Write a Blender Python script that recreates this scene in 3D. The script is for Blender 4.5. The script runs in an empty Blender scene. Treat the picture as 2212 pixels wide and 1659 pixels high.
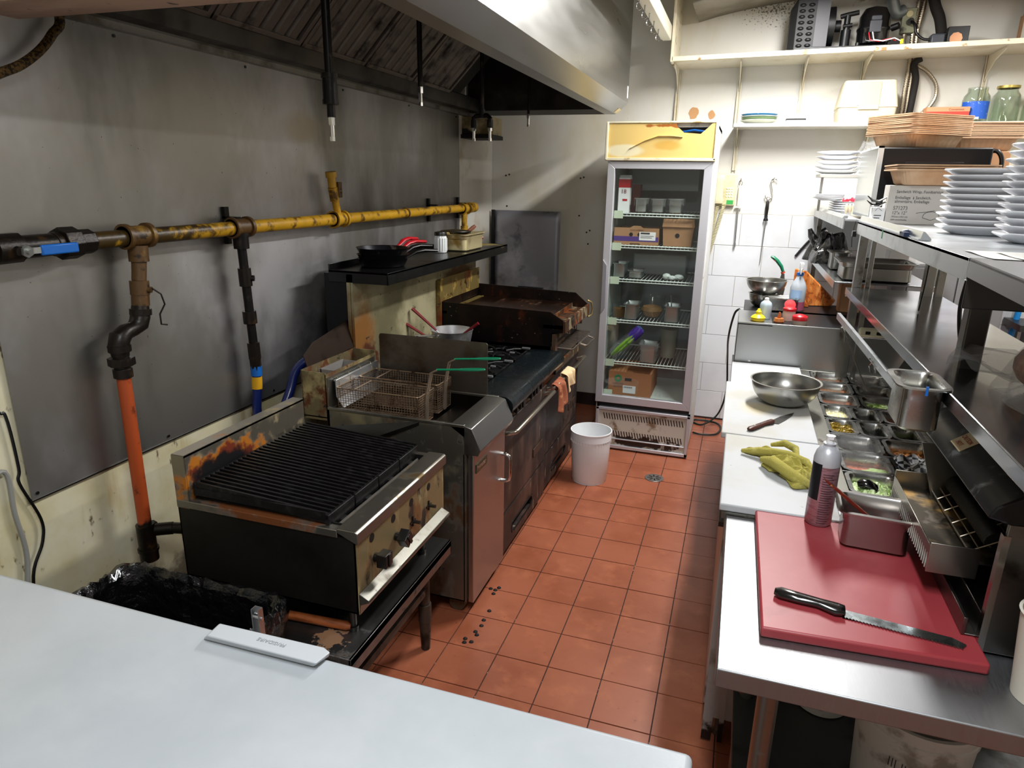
import bpy, bmesh, math, random
from mathutils import Vector, Matrix, Euler
random.seed(7)
SC = bpy.context.scene
COL = SC.collection
PI = math.pi

# ------------------------------------------------------------------ camera
CR = ((0.94885577, 0.31526828, 0.01669227), (0.10554355, -0.26693385, -0.95791799), (-0.29754543, 0.91068778, -0.28655626))
CP = Vector((0.9226, -3.6976, 1.7416))
FP = 1463.58                      # focal length in pixels of the 2212 px wide frame
cam = bpy.data.cameras.new('camera')
cam.sensor_width = 36; cam.lens = FP / 2212 * 36; cam.clip_start = .02; cam.clip_end = 50
co = bpy.data.objects.new('camera', cam); COL.objects.link(co); SC.camera = co
rr, dd, ff = (Vector(v) for v in CR)
M = Matrix((rr, -dd, -ff)).transposed().to_4x4(); M.translation = CP
co.matrix_world = M

def at(px, py, ax, v):
    """point where the sight line through a pixel meets the real plane x, y or z = v"""
    d = rr * ((px - 1106) / FP) + dd * ((py - 829.5) / FP) + ff
    i = 'xyz'.index(ax); t = (v - CP[i]) / d[i]
    return CP + d * t

# ------------------------------------------------------------------ world, exposure, lights
SC.view_settings.view_transform = 'Standard'; SC.view_settings.look = 'None'
SC.view_settings.gamma = 1; SC.view_settings.use_curve_mapping = False
SC.view_settings.exposure = 0.6
w = bpy.data.worlds.new('world'); SC.world = w; w.use_nodes = True
w.node_tree.nodes['Background'].inputs[0].default_value = (.75, .86, 1, 1)
w.node_tree.nodes['Background'].inputs[1].default_value = .10
def area(name, loc, sx, sy, power, col=(1, .98, .95)):
    l = bpy.data.lights.new(name, 'AREA'); l.shape = 'RECTANGLE'; l.size = sx; l.size_y = sy; l.energy = power; l.color = col
    o = bpy.data.objects.new(name, l); COL.objects.link(o); o.location = loc
    return o
area('ceiling_light_prep', (1.20, .10, 2.84), .16, 1.2, 64)
area('ceiling_light_front', (.9, -3.4, 2.84), .16, 1.2, 36, (.93, .97, 1))
area('ceiling_light_side', (2.55, -.3, 2.84), .14, 1.1, 26)

# ------------------------------------------------------------------ materials
def lin(c):
    if isinstance(c, str):
        c = [int(c[i:i + 2], 16) / 255 for i in (0, 2, 4)]
        c = [x / 12.92 if x < .04045 else ((x + .055) / 1.055) ** 2.4 for x in c]
    return (c[0], c[1], c[2], 1)
MC = {}
def mat(name, col, rough=.5, metal=0, layers=(), bump=None, trans=0, alpha=1, emit=0, spec=.5, coat=0, ior=1.45, aniso=0, rvar=None):
    """layers: dict(c, s, lo, hi, st, r, m, blob=(centre, radii), d) mixed over the base one after another"""
    if name in MC: return MC[name]
    m = bpy.data.materials.new(name); m.use_nodes = True; MC[name] = m
    nt = m.node_tree; N = nt.nodes; L = nt.links; b = N['Principled BSDF']
    b.inputs['Base Color'].default_value = lin(col); b.inputs['Roughness'].default_value = rough
    b.inputs['Metallic'].default_value = metal; b.inputs['Transmission Weight'].default_value = trans
    b.inputs['Alpha'].default_value = alpha; b.inputs['Specular IOR Level'].default_value = spec; b.inputs['IOR'].default_value = ior
    b.inputs['Coat Weight'].default_value = coat; b.inputs['Anisotropic'].default_value = aniso
    if emit: b.inputs['Emission Color'].default_value = lin(col); b.inputs['Emission Strength'].default_value = emit
    if not layers and not bump and not rvar: return m
    tc = N.new('ShaderNodeNewGeometry'); P = tc.outputs['Position']
    cur = None; cr = None; cm = None
    for k, ly in enumerate(layers):
        mp = N.new('ShaderNodeMapping'); mp.inputs['Scale'].default_value = ly.get('st', (1, 1, 1)); mp.inputs['Location'].default_value = (k * 3.1, k, 2 * k); L.new(P, mp.inputs[0])
        no = N.new('ShaderNodeTexNoise'); no.inputs['Scale'].default_value = ly.get('s', 6); no.inputs['Detail'].default_value = ly.get('d', 5); no.inputs['Roughness'].default_value = .6
        L.new(mp.outputs[0], no.inputs['Vector']); f = no.outputs['Fac']
        if 'blob' in ly:
            c, r = ly['blob']
            s1 = N.new('ShaderNodeVectorMath'); s1.operation = 'SUBTRACT'; s1.inputs[1].default_value = c; L.new(P, s1.inputs[0])
            s2 = N.new('ShaderNodeVectorMath'); s2.operation = 'DIVIDE'; s2.inputs[1].default_value = r; L.new(s1.outputs[0], s2.inputs[0])
            s3 = N.new('ShaderNodeVectorMath'); s3.operation = 'LENGTH'; L.new(s2.outputs[0], s3.inputs[0])
            ma = N.new('ShaderNodeMath'); ma.operation = 'MULTIPLY_ADD'; ma.inputs[1].default_value = ly.get('amp', 1.2); L.new(f, ma.inputs[0])
            sb = N.new('ShaderNodeMath'); sb.operation = 'SUBTRACT'; sb.inputs[0].default_value = 1 - ly.get('amp', 1.2) / 2; L.new(s3.outputs['Value'], sb.inputs[1]); L.new(sb.outputs[0], ma.inputs[2]); f = ma.outputs[0]
        rp = N.new('ShaderNodeMapRange'); rp.interpolation_type = 'SMOOTHSTEP'; rp.inputs[1].default_value = ly.get('lo', .45); rp.inputs[2].default_value = ly.get('hi', .6); rp.inputs[4].default_value = ly.get('a', 1)
        L.new(f, rp.inputs[0]); f = rp.outputs[0]
        mx = N.new('ShaderNodeMix'); mx.data_type = 'RGBA'; L.new(f, mx.inputs[0])
        if cur: L.new(cur, mx.inputs[6])
        else: mx.inputs[6].default_value = lin(col)
        mx.inputs[7].default_value = lin(ly['c']); cur = mx.outputs[2]
        for key, base in (('r', rough), ('m', metal)):
            if key in ly:
                fm = N.new('ShaderNodeMix'); L.new(f, fm.inputs[0]); src = cr if key == 'r' else cm
                if src: L.new(src, fm.inputs[2])
                else: fm.inputs[2].default_value = base
                fm.inputs[3].default_value = ly[key]
                if key == 'r': cr = fm.outputs[0]
                else: cm = fm.outputs[0]
    if cur: L.new(cur, b.inputs['Base Color'])
    if cr: L.new(cr, b.inputs['Roughness'])
    if cm: L.new(cm, b.inputs['Metallic'])
    if rvar and not cr:
        sc, st, lo, hi = rvar
        mp = N.new('ShaderNodeMapping'); mp.inputs['Scale'].default_value = st; L.new(P, mp.inputs[0])
        no = N.new('ShaderNodeTexNoise'); no.inputs['Scale'].default_value = sc; no.inputs['Detail'].default_value = 3; L.new(mp.outputs[0], no.inputs['Vector'])
        rp = N.new('ShaderNodeMapRange'); rp.inputs[3].default_value = lo; rp.inputs[4].default_value = hi; L.new(no.outputs['Fac'], rp.inputs[0]); L.new(rp.outputs[0], b.inputs['Roughness'])
    if bump:
        st, sc = bump[:2]; bp = N.new('ShaderNodeBump'); bp.inputs['Strength'].default_value = st; bp.inputs['Distance'].default_value = bump[2] if len(bump) > 2 else .002
        no = N.new('ShaderNodeTexNoise'); no.inputs['Scale'].default_value = sc; no.inputs['Detail'].default_value = 4
        if len(bump) > 3:
            mp = N.new('ShaderNodeMapping'); mp.inputs['Scale'].default_value = bump[3]; L.new(P, mp.inputs[0]); L.new(mp.outputs[0], no.inputs['Vector'])
        else: L.new(P, no.inputs['Vector'])
        L.new(no.outputs['Fac'], bp.inputs['Height']); L.new(bp.outputs[0], b.inputs['Normal'])
    return m
Ly = lambda c, s=6, lo=.45, hi=.6, **k: dict(c=c, s=s, lo=lo, hi=hi, **k)

# ------------------------------------------------------------------ mesh building
class B:
    def __init__(s): s.bm = bmesh.new()
    def face(s, pts):
        try: return s.bm.faces.new([s.bm.verts.new(p) for p in pts])
        except ValueError: return None
    def box(s, a, b, m=None):
        x0, y0, z0 = a; x1, y1, z1 = b
        vs = [(x0, y0, z0), (x1, y0, z0), (x1, y1, z0), (x0, y1, z0), (x0, y0, z1), (x1, y0, z1), (x1, y1, z1), (x0, y1, z1)]
        v = [s.bm.verts.new(m @ Vector(p) if m else p) for p in vs]
        for f in ((3, 2, 1, 0), (4, 5, 6, 7), (0, 1, 5, 4), (1, 2, 6, 5), (2, 3, 7, 6), (3, 0, 4, 7)): s.bm.faces.new([v[i] for i in f])
        return s
    def hexa(s, p):          # 8 points: bottom ring then top ring
        v = [s.bm.verts.new(q) for q in p]
        for f in ((3, 2, 1, 0), (4, 5, 6, 7), (0, 1, 5, 4), (1, 2, 6, 5), (2, 3, 7, 6), (3, 0, 4, 7)): s.bm.faces.new([v[i] for i in f])
        return s
    def prism(s, pts, d):    # planar outline extruded by the vector d
        d = Vector(d); a = [s.bm.verts.new(p) for p in pts]; b = [s.bm.verts.new(Vector(p) + d) for p in pts]; n = len(pts)
        s.bm.faces.new(a[::-1]); s.bm.faces.new(b)
        for i in range(n): s.bm.faces.new((a[i], a[(i + 1) % n], b[(i + 1) % n], b[i]))
        return s
    def lathe(s, prof, c=(0, 0, 0), n=24, ax='z', close=False, sx=1, sy=1):
        c = Vector(c); rings = []
        for r, h in prof:
            if r < 1e-5: r = 1e-5
            ring = []
            for i in range(n):
                t = 2 * PI * i / n; u, v = r * math.cos(t) * sx, r * math.sin(t) * sy
                p = {'z': (u, v, h), 'x': (h, u, v), 'y': (v, h, u)}[ax] if not isinstance(ax, Matrix) else ax @ Vector((u, v, h))
                ring.append(s.bm.verts.new(c + Vector(p)))
            rings.append(ring)
        for a, b in zip(rings, rings[1:]):
            for i in range(n): s.bm.faces.new((a[i], a[(i + 1) % n], b[(i + 1) % n], b[i]))
        if close: s.bm.faces.new(rings[0][::-1]); s.bm.faces.new(rings[-1])
        return s
    def cyl(s, a, b, r, n=16, r2=None, cap=True):
        a = Vector(a); b = Vector(b); d = b - a; q = Vector((0, 0, 1)).rotation_difference(d).to_matrix()
        s.lathe([(r, 0), (r if r2 is None else r2, d.length)], a, n, q, close=cap); return s
    def tube(s, pts, r, n=8, closed=False, cap=True, rs=None, flat=1):
        pts = [Vector(p) for p in pts]; rings = []; k = len(pts); up = Vector((0, 0, 1)); nrm = None
        for i, p in enumerate(pts):
            if closed: t = pts[(i + 1) % k] - pts[i - 1]
            else: t = pts[min(i + 1, k - 1)] - pts[max(i - 1, 0)]
            if t.length < 1e-9: t = Vector((0, 0, 1))
            t.normalize()
            if nrm is None:
                nrm = t.cross(up)
                if nrm.length < .05: nrm = t.cross(Vector((1, 0, 0)))
                nrm.normalize()
            else:
                nrm = nrm - t * nrm.dot(t)
                if nrm.length < 1e-6: nrm = t.orthogonal()
                nrm.normalize()
            bn = t.cross(nrm); ra = rs[i] if rs else r
            rings.append([s.bm.verts.new(p + nrm * math.cos(2 * PI * j / n) * ra + bn * math.sin(2 * PI * j / n) * ra * flat) for j in range(n)])
        m = k if closed else k - 1
        for i in range(m):
            a, b = rings[i], rings[(i + 1) % k]
            for j in range(n): s.bm.faces.new((a[j], a[(j + 1) % n], b[(j + 1) % n], b[j]))
        if cap and not closed: s.bm.faces.new(rings[0][::-1]); s.bm.faces.new(rings[-1])
        return s
    def loft(s, rings, cap0=True, cap1=True):
        rs = [[s.bm.verts.new(p) for p in r] for r in rings]; n = len(rs[0])
        for a, b in zip(rs, rs[1:]):
            for i in range(n): s.bm.faces.new((a[i], a[(i + 1) % n], b[(i + 1) % n], b[i]))
        if cap0: s.bm.faces.new(rs[0][::-1])
        if cap1: s.bm.faces.new(rs[-1])
        return s
    def grid(s, fn, nu, nv):
        g = [[s.bm.verts.new(fn(i / nu, j / nv)) for j in range(nv + 1)] for i in range(nu + 1)]
        for i in range(nu):
            for j in range(nv): s.bm.faces.new((g[i][j], g[i + 1][j], g[i + 1][j + 1], g[i][j + 1]))
        return s
    def ball(s, c, r, n=12, sq=(1, 1, 1)):
        k = n // 2
        rings = [[Vector(c) + Vector((math.cos(2 * PI * j / n) * math.sin(PI * (i + .02) / (k + .04)) * r * sq[0], math.sin(2 * PI * j / n) * math.sin(PI * (i + .02) / (k + .04)) * r * sq[1], math.cos(PI * (i + .02) / (k + .04)) * r * sq[2])) for j in range(n)] for i in range(k + 1)]
        return s.loft(rings[::-1])
def rrect(cx, cy, hx, hy, r, z, n=4):
    r = min(r, hx * .99, hy * .99); out = []
    for qx, qy, a0 in ((1, 1, 0), (-1, 1, 90), (-1, -1, 180), (1, -1, 270)):
        for i in range(n + 1):
            a = math.radians(a0 + 90 * i / n); out.append(Vector((cx + qx * (hx - r) + r * math.cos(a), cy + qy * (hy - r) + r * math.sin(a), z)))
    return out

def finish(name, b, m, smooth=40, recalc=True):
    bm = b.bm if isinstance(b, B) else b
    if recalc: bmesh.ops.recalc_face_normals(bm, faces=bm.faces)
    me = bpy.data.meshes.new(name); bm.to_mesh(me); bm.free()
    if m: me.materials.append(m)
    if smooth:
        for p in me.polygons: p.use_smooth = True
        me.set_sharp_from_angle(angle=math.radians(smooth))
    return me
W = {}
def thing(name, label, cat, loc, group=None, rotz=0):
    o = bpy.data.objects.new(name, None); COL.objects.link(o); o.location = loc; o.rotation_euler = (0, 0, rotz); o.empty_display_size = .05
    o['label'] = label; o['category'] = cat
    if group: o['group'] = group
    W[o.name] = Matrix.Translation(Vector(loc)) @ Matrix.Rotation(rotz, 4, 'Z')
    return o
def part(name, b, m, parent, bevel=0, label=None, local=False, smooth=40, kind=None, recalc=True):
    """mesh given in world coordinates (or, with local, in its parent's), linked under its parent"""
    me = finish(name, b, m, smooth, recalc); return put(name, me, parent, bevel, label, local, kind)
def parts(name, b, m, parent, bevel=0, label=None):
    """the same, one object per separate piece"""
    bm = b.bm; bm.verts.index_update(); seen = set(); out = []
    for v in list(bm.verts):
        if v in seen: continue
        st = [v]; seen.add(v); fs = set()
        while st:
            a = st.pop()
            for e in a.link_edges:
                o = e.other_vert(a)
                if o not in seen: seen.add(o); st.append(o)
            fs.update(a.link_faces)
        g = B()
        for f in fs: g.face([x.co for x in f.verts])
        bmesh.ops.remove_doubles(g.bm, verts=g.bm.verts, dist=1e-6); out.append(part(name, g, m, parent, bevel, label))
    bm.free(); return out
def put(name, me, parent, bevel=0, label=None, local=False, kind=None):
    o = bpy.data.objects.new(name, me); COL.objects.link(o); o.parent = parent
    if local: W[o.name] = W[parent.name].copy()
    else:
        o.matrix_parent_inverse = W[parent.name].inverted(); W[o.name] = Matrix()
    if label: o['label'] = label
    if kind: o['kind'] = kind
    if bevel: bev(o, bevel)
    return o
def bev(o, wd, seg=2):
    k = o.modifiers.new('bevel', 'BEVEL'); k.width = wd; k.segments = seg; k.limit_method = 'ANGLE'; k.angle_limit = math.radians(35); k.use_clamp_overlap = True
def solo(name, b, m, label, cat, group=None, bevel=0, kind=None, smooth=40, recalc=True):
    """a thing that is one mesh; origin moved to the middle of its base"""
    me = finish(name, b, m, smooth, recalc)
    xs = [v.co for v in me.vertices]
    c = Vector(((min(v.x for v in xs) + max(v.x for v in xs)) / 2, (min(v.y for v in xs) + max(v.y for v in xs)) / 2, min(v.z for v in xs)))
    me.transform(Matrix.Translation(-c)); o = bpy.data.objects.new(name, me); COL.objects.link(o); o.location = c
    W[o.name] = Matrix.Translation(c)
    if label: o['label'] = label
    if cat: o['category'] = cat
    if group: o['group'] = group
    if kind: o['kind'] = kind
    if bevel: bev(o, bevel)
    return o
def struct(name, b, m, bevel=0):
    me = finish(name, b, m, 30); o = bpy.data.objects.new(name, me); COL.objects.link(o); o['kind'] = 'structure'; W[o.name] = Matrix()
    if bevel: bev(o, bevel)
    return o
def dup(root, loc, rotz=0, label=None, group=None, rot=None):
    r = root.copy(); COL.objects.link(r); r.location = loc; r.rotation_euler = rot or (0, 0, rotz)
    if label: r['label'] = label
    if group: r['group'] = group
    for ch in list(root.children):
        c = ch.copy(); COL.objects.link(c); c.parent = r
        for g in ch.children:
            d = g.copy(); COL.objects.link(d); d.parent = c
    return r
def text(s, size, m, parent, origin, right, up, name='lettering', squeeze=1, align='LEFT', off=.0006, ext=.0002, label=None):
    cu = bpy.data.curves.new(name, 'FONT'); cu.body = s; cu.size = size; cu.align_x = align; cu.extrude = ext; cu.resolution_u = 2
    t = bpy.data.objects.new('t', cu); COL.objects.link(t); dg = bpy.context.evaluated_depsgraph_get(); me = bpy.data.meshes.new_from_object(t.evaluated_get(dg))
    bpy.data.objects.remove(t); me.name = name
    right = Vector(right).normalized(); up = Vector(up).normalized(); nn = right.cross(up).normalized()
    mt = Matrix((right * squeeze, up, nn)).transposed().to_4x4(); mt.translation = Vector(origin) + nn * off
    me.transform(mt); me.materials.clear(); me.materials.append(m)
    return put(name, me, parent, label=label)
ORD = ['topmost', 'second', 'third', 'fourth', 'fifth', 'sixth', 'seventh', 'eighth', 'ninth', 'tenth', 'eleventh', 'twelfth', 'thirteenth', 'fourteenth', 'fifteenth', 'sixteenth', 'seventeenth', 'eighteenth']
def arc(c, r, a0, a1, n, u, v):
    c = Vector(c); u = Vector(u); v = Vector(v)
    return [c + u * r * math.cos(math.radians(a0 + (a1 - a0) * i / n)) + v * r * math.sin(math.radians(a0 + (a1 - a0) * i / n)) for i in range(n + 1)]

# shared materials
steel = mat('brushed_stainless', '9a9a98', .32, 1, rvar=(40, (1, 12, 1), .24, .42), layers=(), bump=(.04, 200, .001, (1, 14, 1)))
steel_x = mat('brushed_stainless_bright', 'c4c6c8', .3, 1, rvar=(30, (14, 1, 1), .22, .4), bump=(.05, 220, .001, (14, 1, 1)))
steel_dirty = mat('greasy_stainless', '8a8982', .38, 1, layers=[Ly('5a5142', 7, .5, .75, r=.55, m=.5), Ly('2c2018', 18, .6, .75, r=.7, m=.1)])
steel_grime = mat('grimy_stainless', '88857a', .42, .9, layers=[Ly('a39a78', 3, .45, .65, r=.6, m=.3), Ly('6a4526', 8, .55, .68, r=.75, m=.1, st=(1, 1, .5)), Ly('1c1612', 14, .6, .72, r=.8, m=0)])
pan_steel = mat('food_pan_steel', 'b2b2ae', .25, 1, rvar=(20, (1, 1, 1), .18, .36))
chrome = mat('chrome', 'cfd0d0', .12, 1)
dark_steel = mat('dark_steel', '4a4a48', .35, 1, rvar=(12, (1, 1, 1), .28, .5))
cast = mat('cast_iron_black', '0c0c0d', .45, .3, layers=[Ly('1d1d1f', 30, .5, .7, r=.6)], bump=(.4, 120, .002))
char = mat('charred_black', '0a0908', .6, .1, layers=[Ly('20140c', 20, .55, .7)], bump=(.4, 90, .003))
black_pl = mat('black_plastic', '0b0b0c', .35)
black_mt = mat('black_enamel', '101214', .4, .2, rvar=(20, (1, 1, 1), .3, .55))
white_paint = mat('white_paint', 'dedcd2', .5)
red_pl = mat('red_plastic', 'b41420', .35)
blue_pl = mat('blue_plastic', '1460b4', .35)
green_pl = mat('green_rubber', '0c7a55', .45)
white_pl = mat('white_plastic', 'e6e6e8', .4)
cream_pl = mat('cream_plastic', 'cfc9a4', .45, layers=[Ly('a89f74', 12, .5, .8)])
clear = mat('clear_plastic_film', 'ffffff', .08, 0, trans=1, ior=1.15, bump=(.8, 30, .01))
glass = mat('jar_glass', 'f2fbf6', .03, 0, trans=1, ior=1.45)
kraft = mat('kraft_cardboard', 'a97f5c', .8, layers=[Ly('96704e', 5, .4, .7)])
ink = mat('black_ink', '26262a', .7)
white_ink = mat('white_paper', 'e8e9ea', .7)
wood = mat('worn_wood', 'a2572a', .5, layers=[Ly('6e3516', 8, .45, .65, st=(1, 1, 8))])
# ================================================================== THE SETTING
XL, YB, XR, YF, ZC = -.985, 1.515, 3.3, -5.2, 2.98
tile_m = mat('quarry_tile', '9a5940', .36, layers=[Ly('884930', 2.2, .4, .7), Ly('b06a4a', 9, .5, .75, a=.6), Ly('6a2a1c', 30, .62, .75, a=.5), Ly('3a1a14', 45, .7, .76, a=.8)], bump=(.08, 30, .002), rvar=None)
tile_m2 = mat('quarry_tile_darker', '965238', .38, layers=[Ly('84422a', 2.6, .4, .7), Ly('a8634a', 9, .5, .75, a=.5), Ly('3a1a14', 45, .7, .76, a=.8)], bump=(.08, 30, .002))
grout = mat('dark_grout', '3a2420', .9, layers=[Ly('b5a79c', 60, .62, .7)])
wt_m = mat('white_wall_tile', 'd9dde2', .16, layers=[Ly('c9ccd0', 1.6, .4, .7)])
wgrout = mat('aged_wall_grout', 'a5a094', .85)
plaster = mat('painted_plaster', 'd6d4cc', .5, layers=[Ly('cac6ba', 1.4, .4, .7), Ly('5a4028', 70, .7, .74, a=.7), Ly('b9a98a', 3, .62, .8, a=.5)], bump=(.15, 25, .002))
plaster_back = mat('painted_plaster_stained', 'd4d2cb', .45, layers=[Ly('c6bfa9', 1.3, .45, .7, st=(1, 1, .5)), Ly('4a3220', 60, .71, .75, a=.8), Ly('8a6a40', 9, .5, .66, a=.9, blob=((1.5, 1.5, 2.95), (1.3, 1, .16))), Ly('3c2c1c', 75, 1.0, 1.08, a=.85, blob=((1.0, 1.5, 2.85), (.65, 1, .30)), amp=3.2)], bump=(.15, 25, .002))
wall_dirty = mat('greasy_white_wall', 'd2cdb4', .5, layers=[Ly('bfb48a', 2.5, .4, .7), Ly('9c7c40', 7, .54, .72, st=(1, 1, .18), a=.75), Ly('4a2e18', 26, .62, .72, st=(1, 1, .5), a=.85), Ly('3a2a1c', 5, .55, .75, blob=((-1, -2.2, .2), (1, 1.4, .34)), a=.8)], bump=(.2, 30, .002))
b = B(); b.box((XL - .1, YF, -.1), (XR, YB, -.004)); floor = struct('floor', b, grout)
T = .203
tb = B(); tb.box((-T / 2 + .0022, -T / 2 + .0022, -.004), (T / 2 - .0022, T / 2 - .0022, .0))
tile_me = finish('tile', tb, tile_m, 0)
n = 0
for r in range(-8, 14):
    for c in range(-2, 8):
        me = tile_me
        o = bpy.data.objects.new('tile', me); COL.objects.link(o); o.parent = floor
        o.location = ((c + .5) * T, -(r - .5) * T, random.uniform(-.0006, .0006)); o.rotation_euler = (random.uniform(-.002, .002), random.uniform(-.002, .002), 0)
rest = B()
for r in range(-8, 26):
    for c in range(-5, 16):
        if -8 <= r < 14 and -2 <= c < 8: continue
        x, y = c * T, -r * T
        if y + T > YB + .1 or x < XL - .05: continue
        rest.box((x + .0022, y - 0 + .0022, -.004), (x + T - .0022, y + T - .0022, 0))
part('distant_tiles', rest, tile_m2, floor, kind='stuff', smooth=0)

b = B(); b.box((XL - .1, YB + .004, 0), (XR + .1, YB + .1, ZC)); wall_back = struct('wall_back', b, plaster_back)
b = B(); b.box((.585, YB + .0025, 0), (XR, YB + .006, 1.549)); part('grout_bed', b, wgrout, wall_back, smooth=0)
th = .2207
for r in range(7):
    z1 = 1.545 - r * th; z0 = z1 - th + .003
    if r == 6: z0 = .012
    x = .915 - .333 * (1 if r % 2 == 0 else .5)
    if r % 2: x = .749 - .333 * 0
    x -= 0 if r % 2 == 0 else .0
    xs = [x + k * .333 for k in range(-1, 9)]
    for xa in xs:
        a0, a1 = max(xa, .6), min(xa + .330, XR - .005)
        if a1 - a0 < .02: continue
        b = B(); b.box((a0, YB - .001, z0), (a1, YB + .003, z1)); part('tile', b, wt_m, wall_back, bevel=.0012, smooth=0)
b = B(); b.box((XL - .1, YF, 0), (XL, YB + .1, ZC)); wall_left = struct('wall_left', b, wall_dirty)
b = B(); b.box((XR, YF, 0), (XR + .1, YB + .1, ZC)); struct('wall_right', b, plaster)
b = B(); b.box((XL - .1, YF - .1, 0), (XR + .1, YF, ZC)); struct('wall_front', b, plaster)
b = B(); b.box((XL - .1, YF - .1, ZC), (XR + .1, YB + .1, ZC + .1)); struct('ceiling', b, plaster)
b = B(); b.box((XL + .001, .855, 0), (XL + .010, YB + .002, 2.6)); part('corner_panel', b, mat('white_frp_panel', 'd0cdc4', .4, layers=[Ly('b3a688', 4, .5, .75)]), wall_left)
b = B(); b.box((.60, YB - .006, 0), (1.7, YB + .002, .012)); b.box((XL + .011, YB - .004, 0), (.58, YB + .003, .10)); struct('baseboard_back', b, mat('dark_base', '2a1a16', .6))
# header over the pass-through, seen at the top left
b = B(); b.box((XL, -2.36, 2.135), (-.10, -2.20, 2.5)); b.box((-.10, -2.34, 2.152), (.055, -2.24, 2.5))
struct('trim_1', b, mat('stained_wood_header', 'b89c8a', .6, layers=[Ly('957a6a', 5, .4, .7, st=(.4, 1, 4)), Ly('2c201a', 20, .62, .75)]), bevel=.004)
# sagging stained panel under the ceiling above the high shelf
pg = mat('stained_ceiling_panel', '8a8478', .6, layers=[Ly('6d6558', 3, .4, .7), Ly('3c3026', 30, .64, .7)])
b = B()
def fn(u, v):
    x = .50 + u * 2.7; y = .95 + v * .56
    return Vector((x, y, 2.80 + .13 * min(1, u * 2.4) ** .8 + (.02 * math.sin(u * 9)) - (1 - v) * .01))
b.grid(fn, 24, 4)
o = solo('ceiling_liner', b, pg, 'grey stained liner sheet sagging under the ceiling above the high shelf', 'liner'); k = o.modifiers.new('s', 'SOLIDIFY'); k.thickness = .012

# ================================================================== LEFT WALL
splash = mat('stainless_splash_sheet', '96948f', .42, .85, layers=[Ly('bcbcc0', 1.6, .42, .7, st=(1, 1, .6), r=.5), Ly('605f5c', 1.8, .48, .78, st=(1, 1, .35), r=.38), Ly('1c1a19', 3, .15, .75, blob=((-.97, -.70, 1.02), (1, .62, .50)), r=.45, m=.5, a=.92), Ly('33291e', 60, .7, .74, r=.7, m=.2), Ly('a69a80', 2.2, .45, .8, blob=((-.97, -.95, 1.95), (1, .34, .14)), r=.5, a=.5)], bump=(.25, 1.6, .02))  # black shadow behind the range is painted in as the dark blob
sp = thing('splash_sheet', 'large stainless steel splash sheet covering the left wall behind the cooking line', 'wall panel', (-.978, -.8, .815))
b = B(); N = 30
def fs(u, v):
    y = -2.418 + u * 3.268; z = .815 + v * 1.36
    return Vector((-.9745 + .0022 * math.sin(y * 5 + z * 3) * math.sin(z * 4 - y * 2) + .0008 * math.sin(y * 13), y, z))
b.grid(fs, 60, 30); part('sheet', b, splash, sp)
b = B()
for y in (-2.40, -1.9, -1.3, -.6, .1, .80):
    for z in (.835, 2.15): b.cyl((-.976, y, z), (-.9705, y, z), .005, 8)
b.box((-.984, -2.42, .813), (-.972, .852, .817)); part('edge_and_screws', b, dark_steel, sp)

# range hood ------------------------------------------------------------------
hood = thing('range_hood', 'long stainless canopy hood over the cooking line with greasy baffle filters', 'range hood', (-.5, -.6, 2.168))
HY0, HY1 = -2.19, .97
hood_m = mat('hood_stainless', 'a9a9a7', .27, 1, rvar=(6, (1, .25, 2), .2, .42), layers=(), bump=(.08, 1.5, .01))
hood_in = mat('hood_inside_greasy', '3d3a36', .4, .9, layers=[Ly('1c1815', 4, .4, .65, r=.55, m=.5), Ly('5a5550', 2, .55, .8)])
b = B()
def strip(p, q, y0=HY0, y1=HY1, t=.002):
    (x0, z0), (x1, z1) = p, q
    b.face([(x0, y0, z0), (x1, y0, z1), (x1, y1, z1), (x0, y1, z0)])
strip((.071, 2.168), (.145, 2.232)); strip((.145, 2.232), (.142, ZC - .002)); strip((0, 2.169), (.071, 2.168)); strip((0, 2.169), (0, 2.20)); strip((0, 2.20), (.115, 2.29)); strip((.115, 2.29), (.115, ZC - .002))
b.prism([(0, HY1, 2.169), (.071, HY1, 2.168), (.145, HY1, 2.232), (.142, HY1, ZC - .002), (-.97, HY1, ZC - .002), (-.97, HY1, 2.169)], (0, .003, 0))
o = part('canopy', b, hood_m, hood, recalc=False)
b = B(); b.box((-.955, HY1 - .006, 2.2), (.11, HY1 - .001, ZC - .003)); b.box((-.6, HY0, 2.9), (.11, HY1 - .01, 2.905))
part('inner_lining', b, hood_in, hood)
b = B(); b.prism([(-.972, HY0, 2.165), (-.945, HY0, 2.165), (-.945, HY0, 2.185), (-.915, HY0, 2.185), (-.915, HY0, 2.20), (-.972, HY0, 2.24)], (0, HY1 - HY0 - .01, 0)); part('wall_flange', b, mat('hood_flange', '8d8b86', .4, .9, layers=[Ly('5a5448', 6, .45, .7)]), hood)
b = B(); b.prism([(-.915, HY0, 2.185), (-.86, HY0, 2.19), (-.845, HY0, 2.262), (-.852, HY0, 2.268), (-.872, HY0, 2.205), (-.915, HY0, 2.20)], (0, HY1 - HY0 - .01, 0)); part('grease_trough', b, hood_in, hood)
filt_m = mat('greasy_baffle', '7a7168', .42, .7, layers=[Ly('221b16', 9, .5, .7, r=.5, m=.4), Ly('89827a', 5, .55, .8)])
s2 = math.sqrt(.5)
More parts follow.
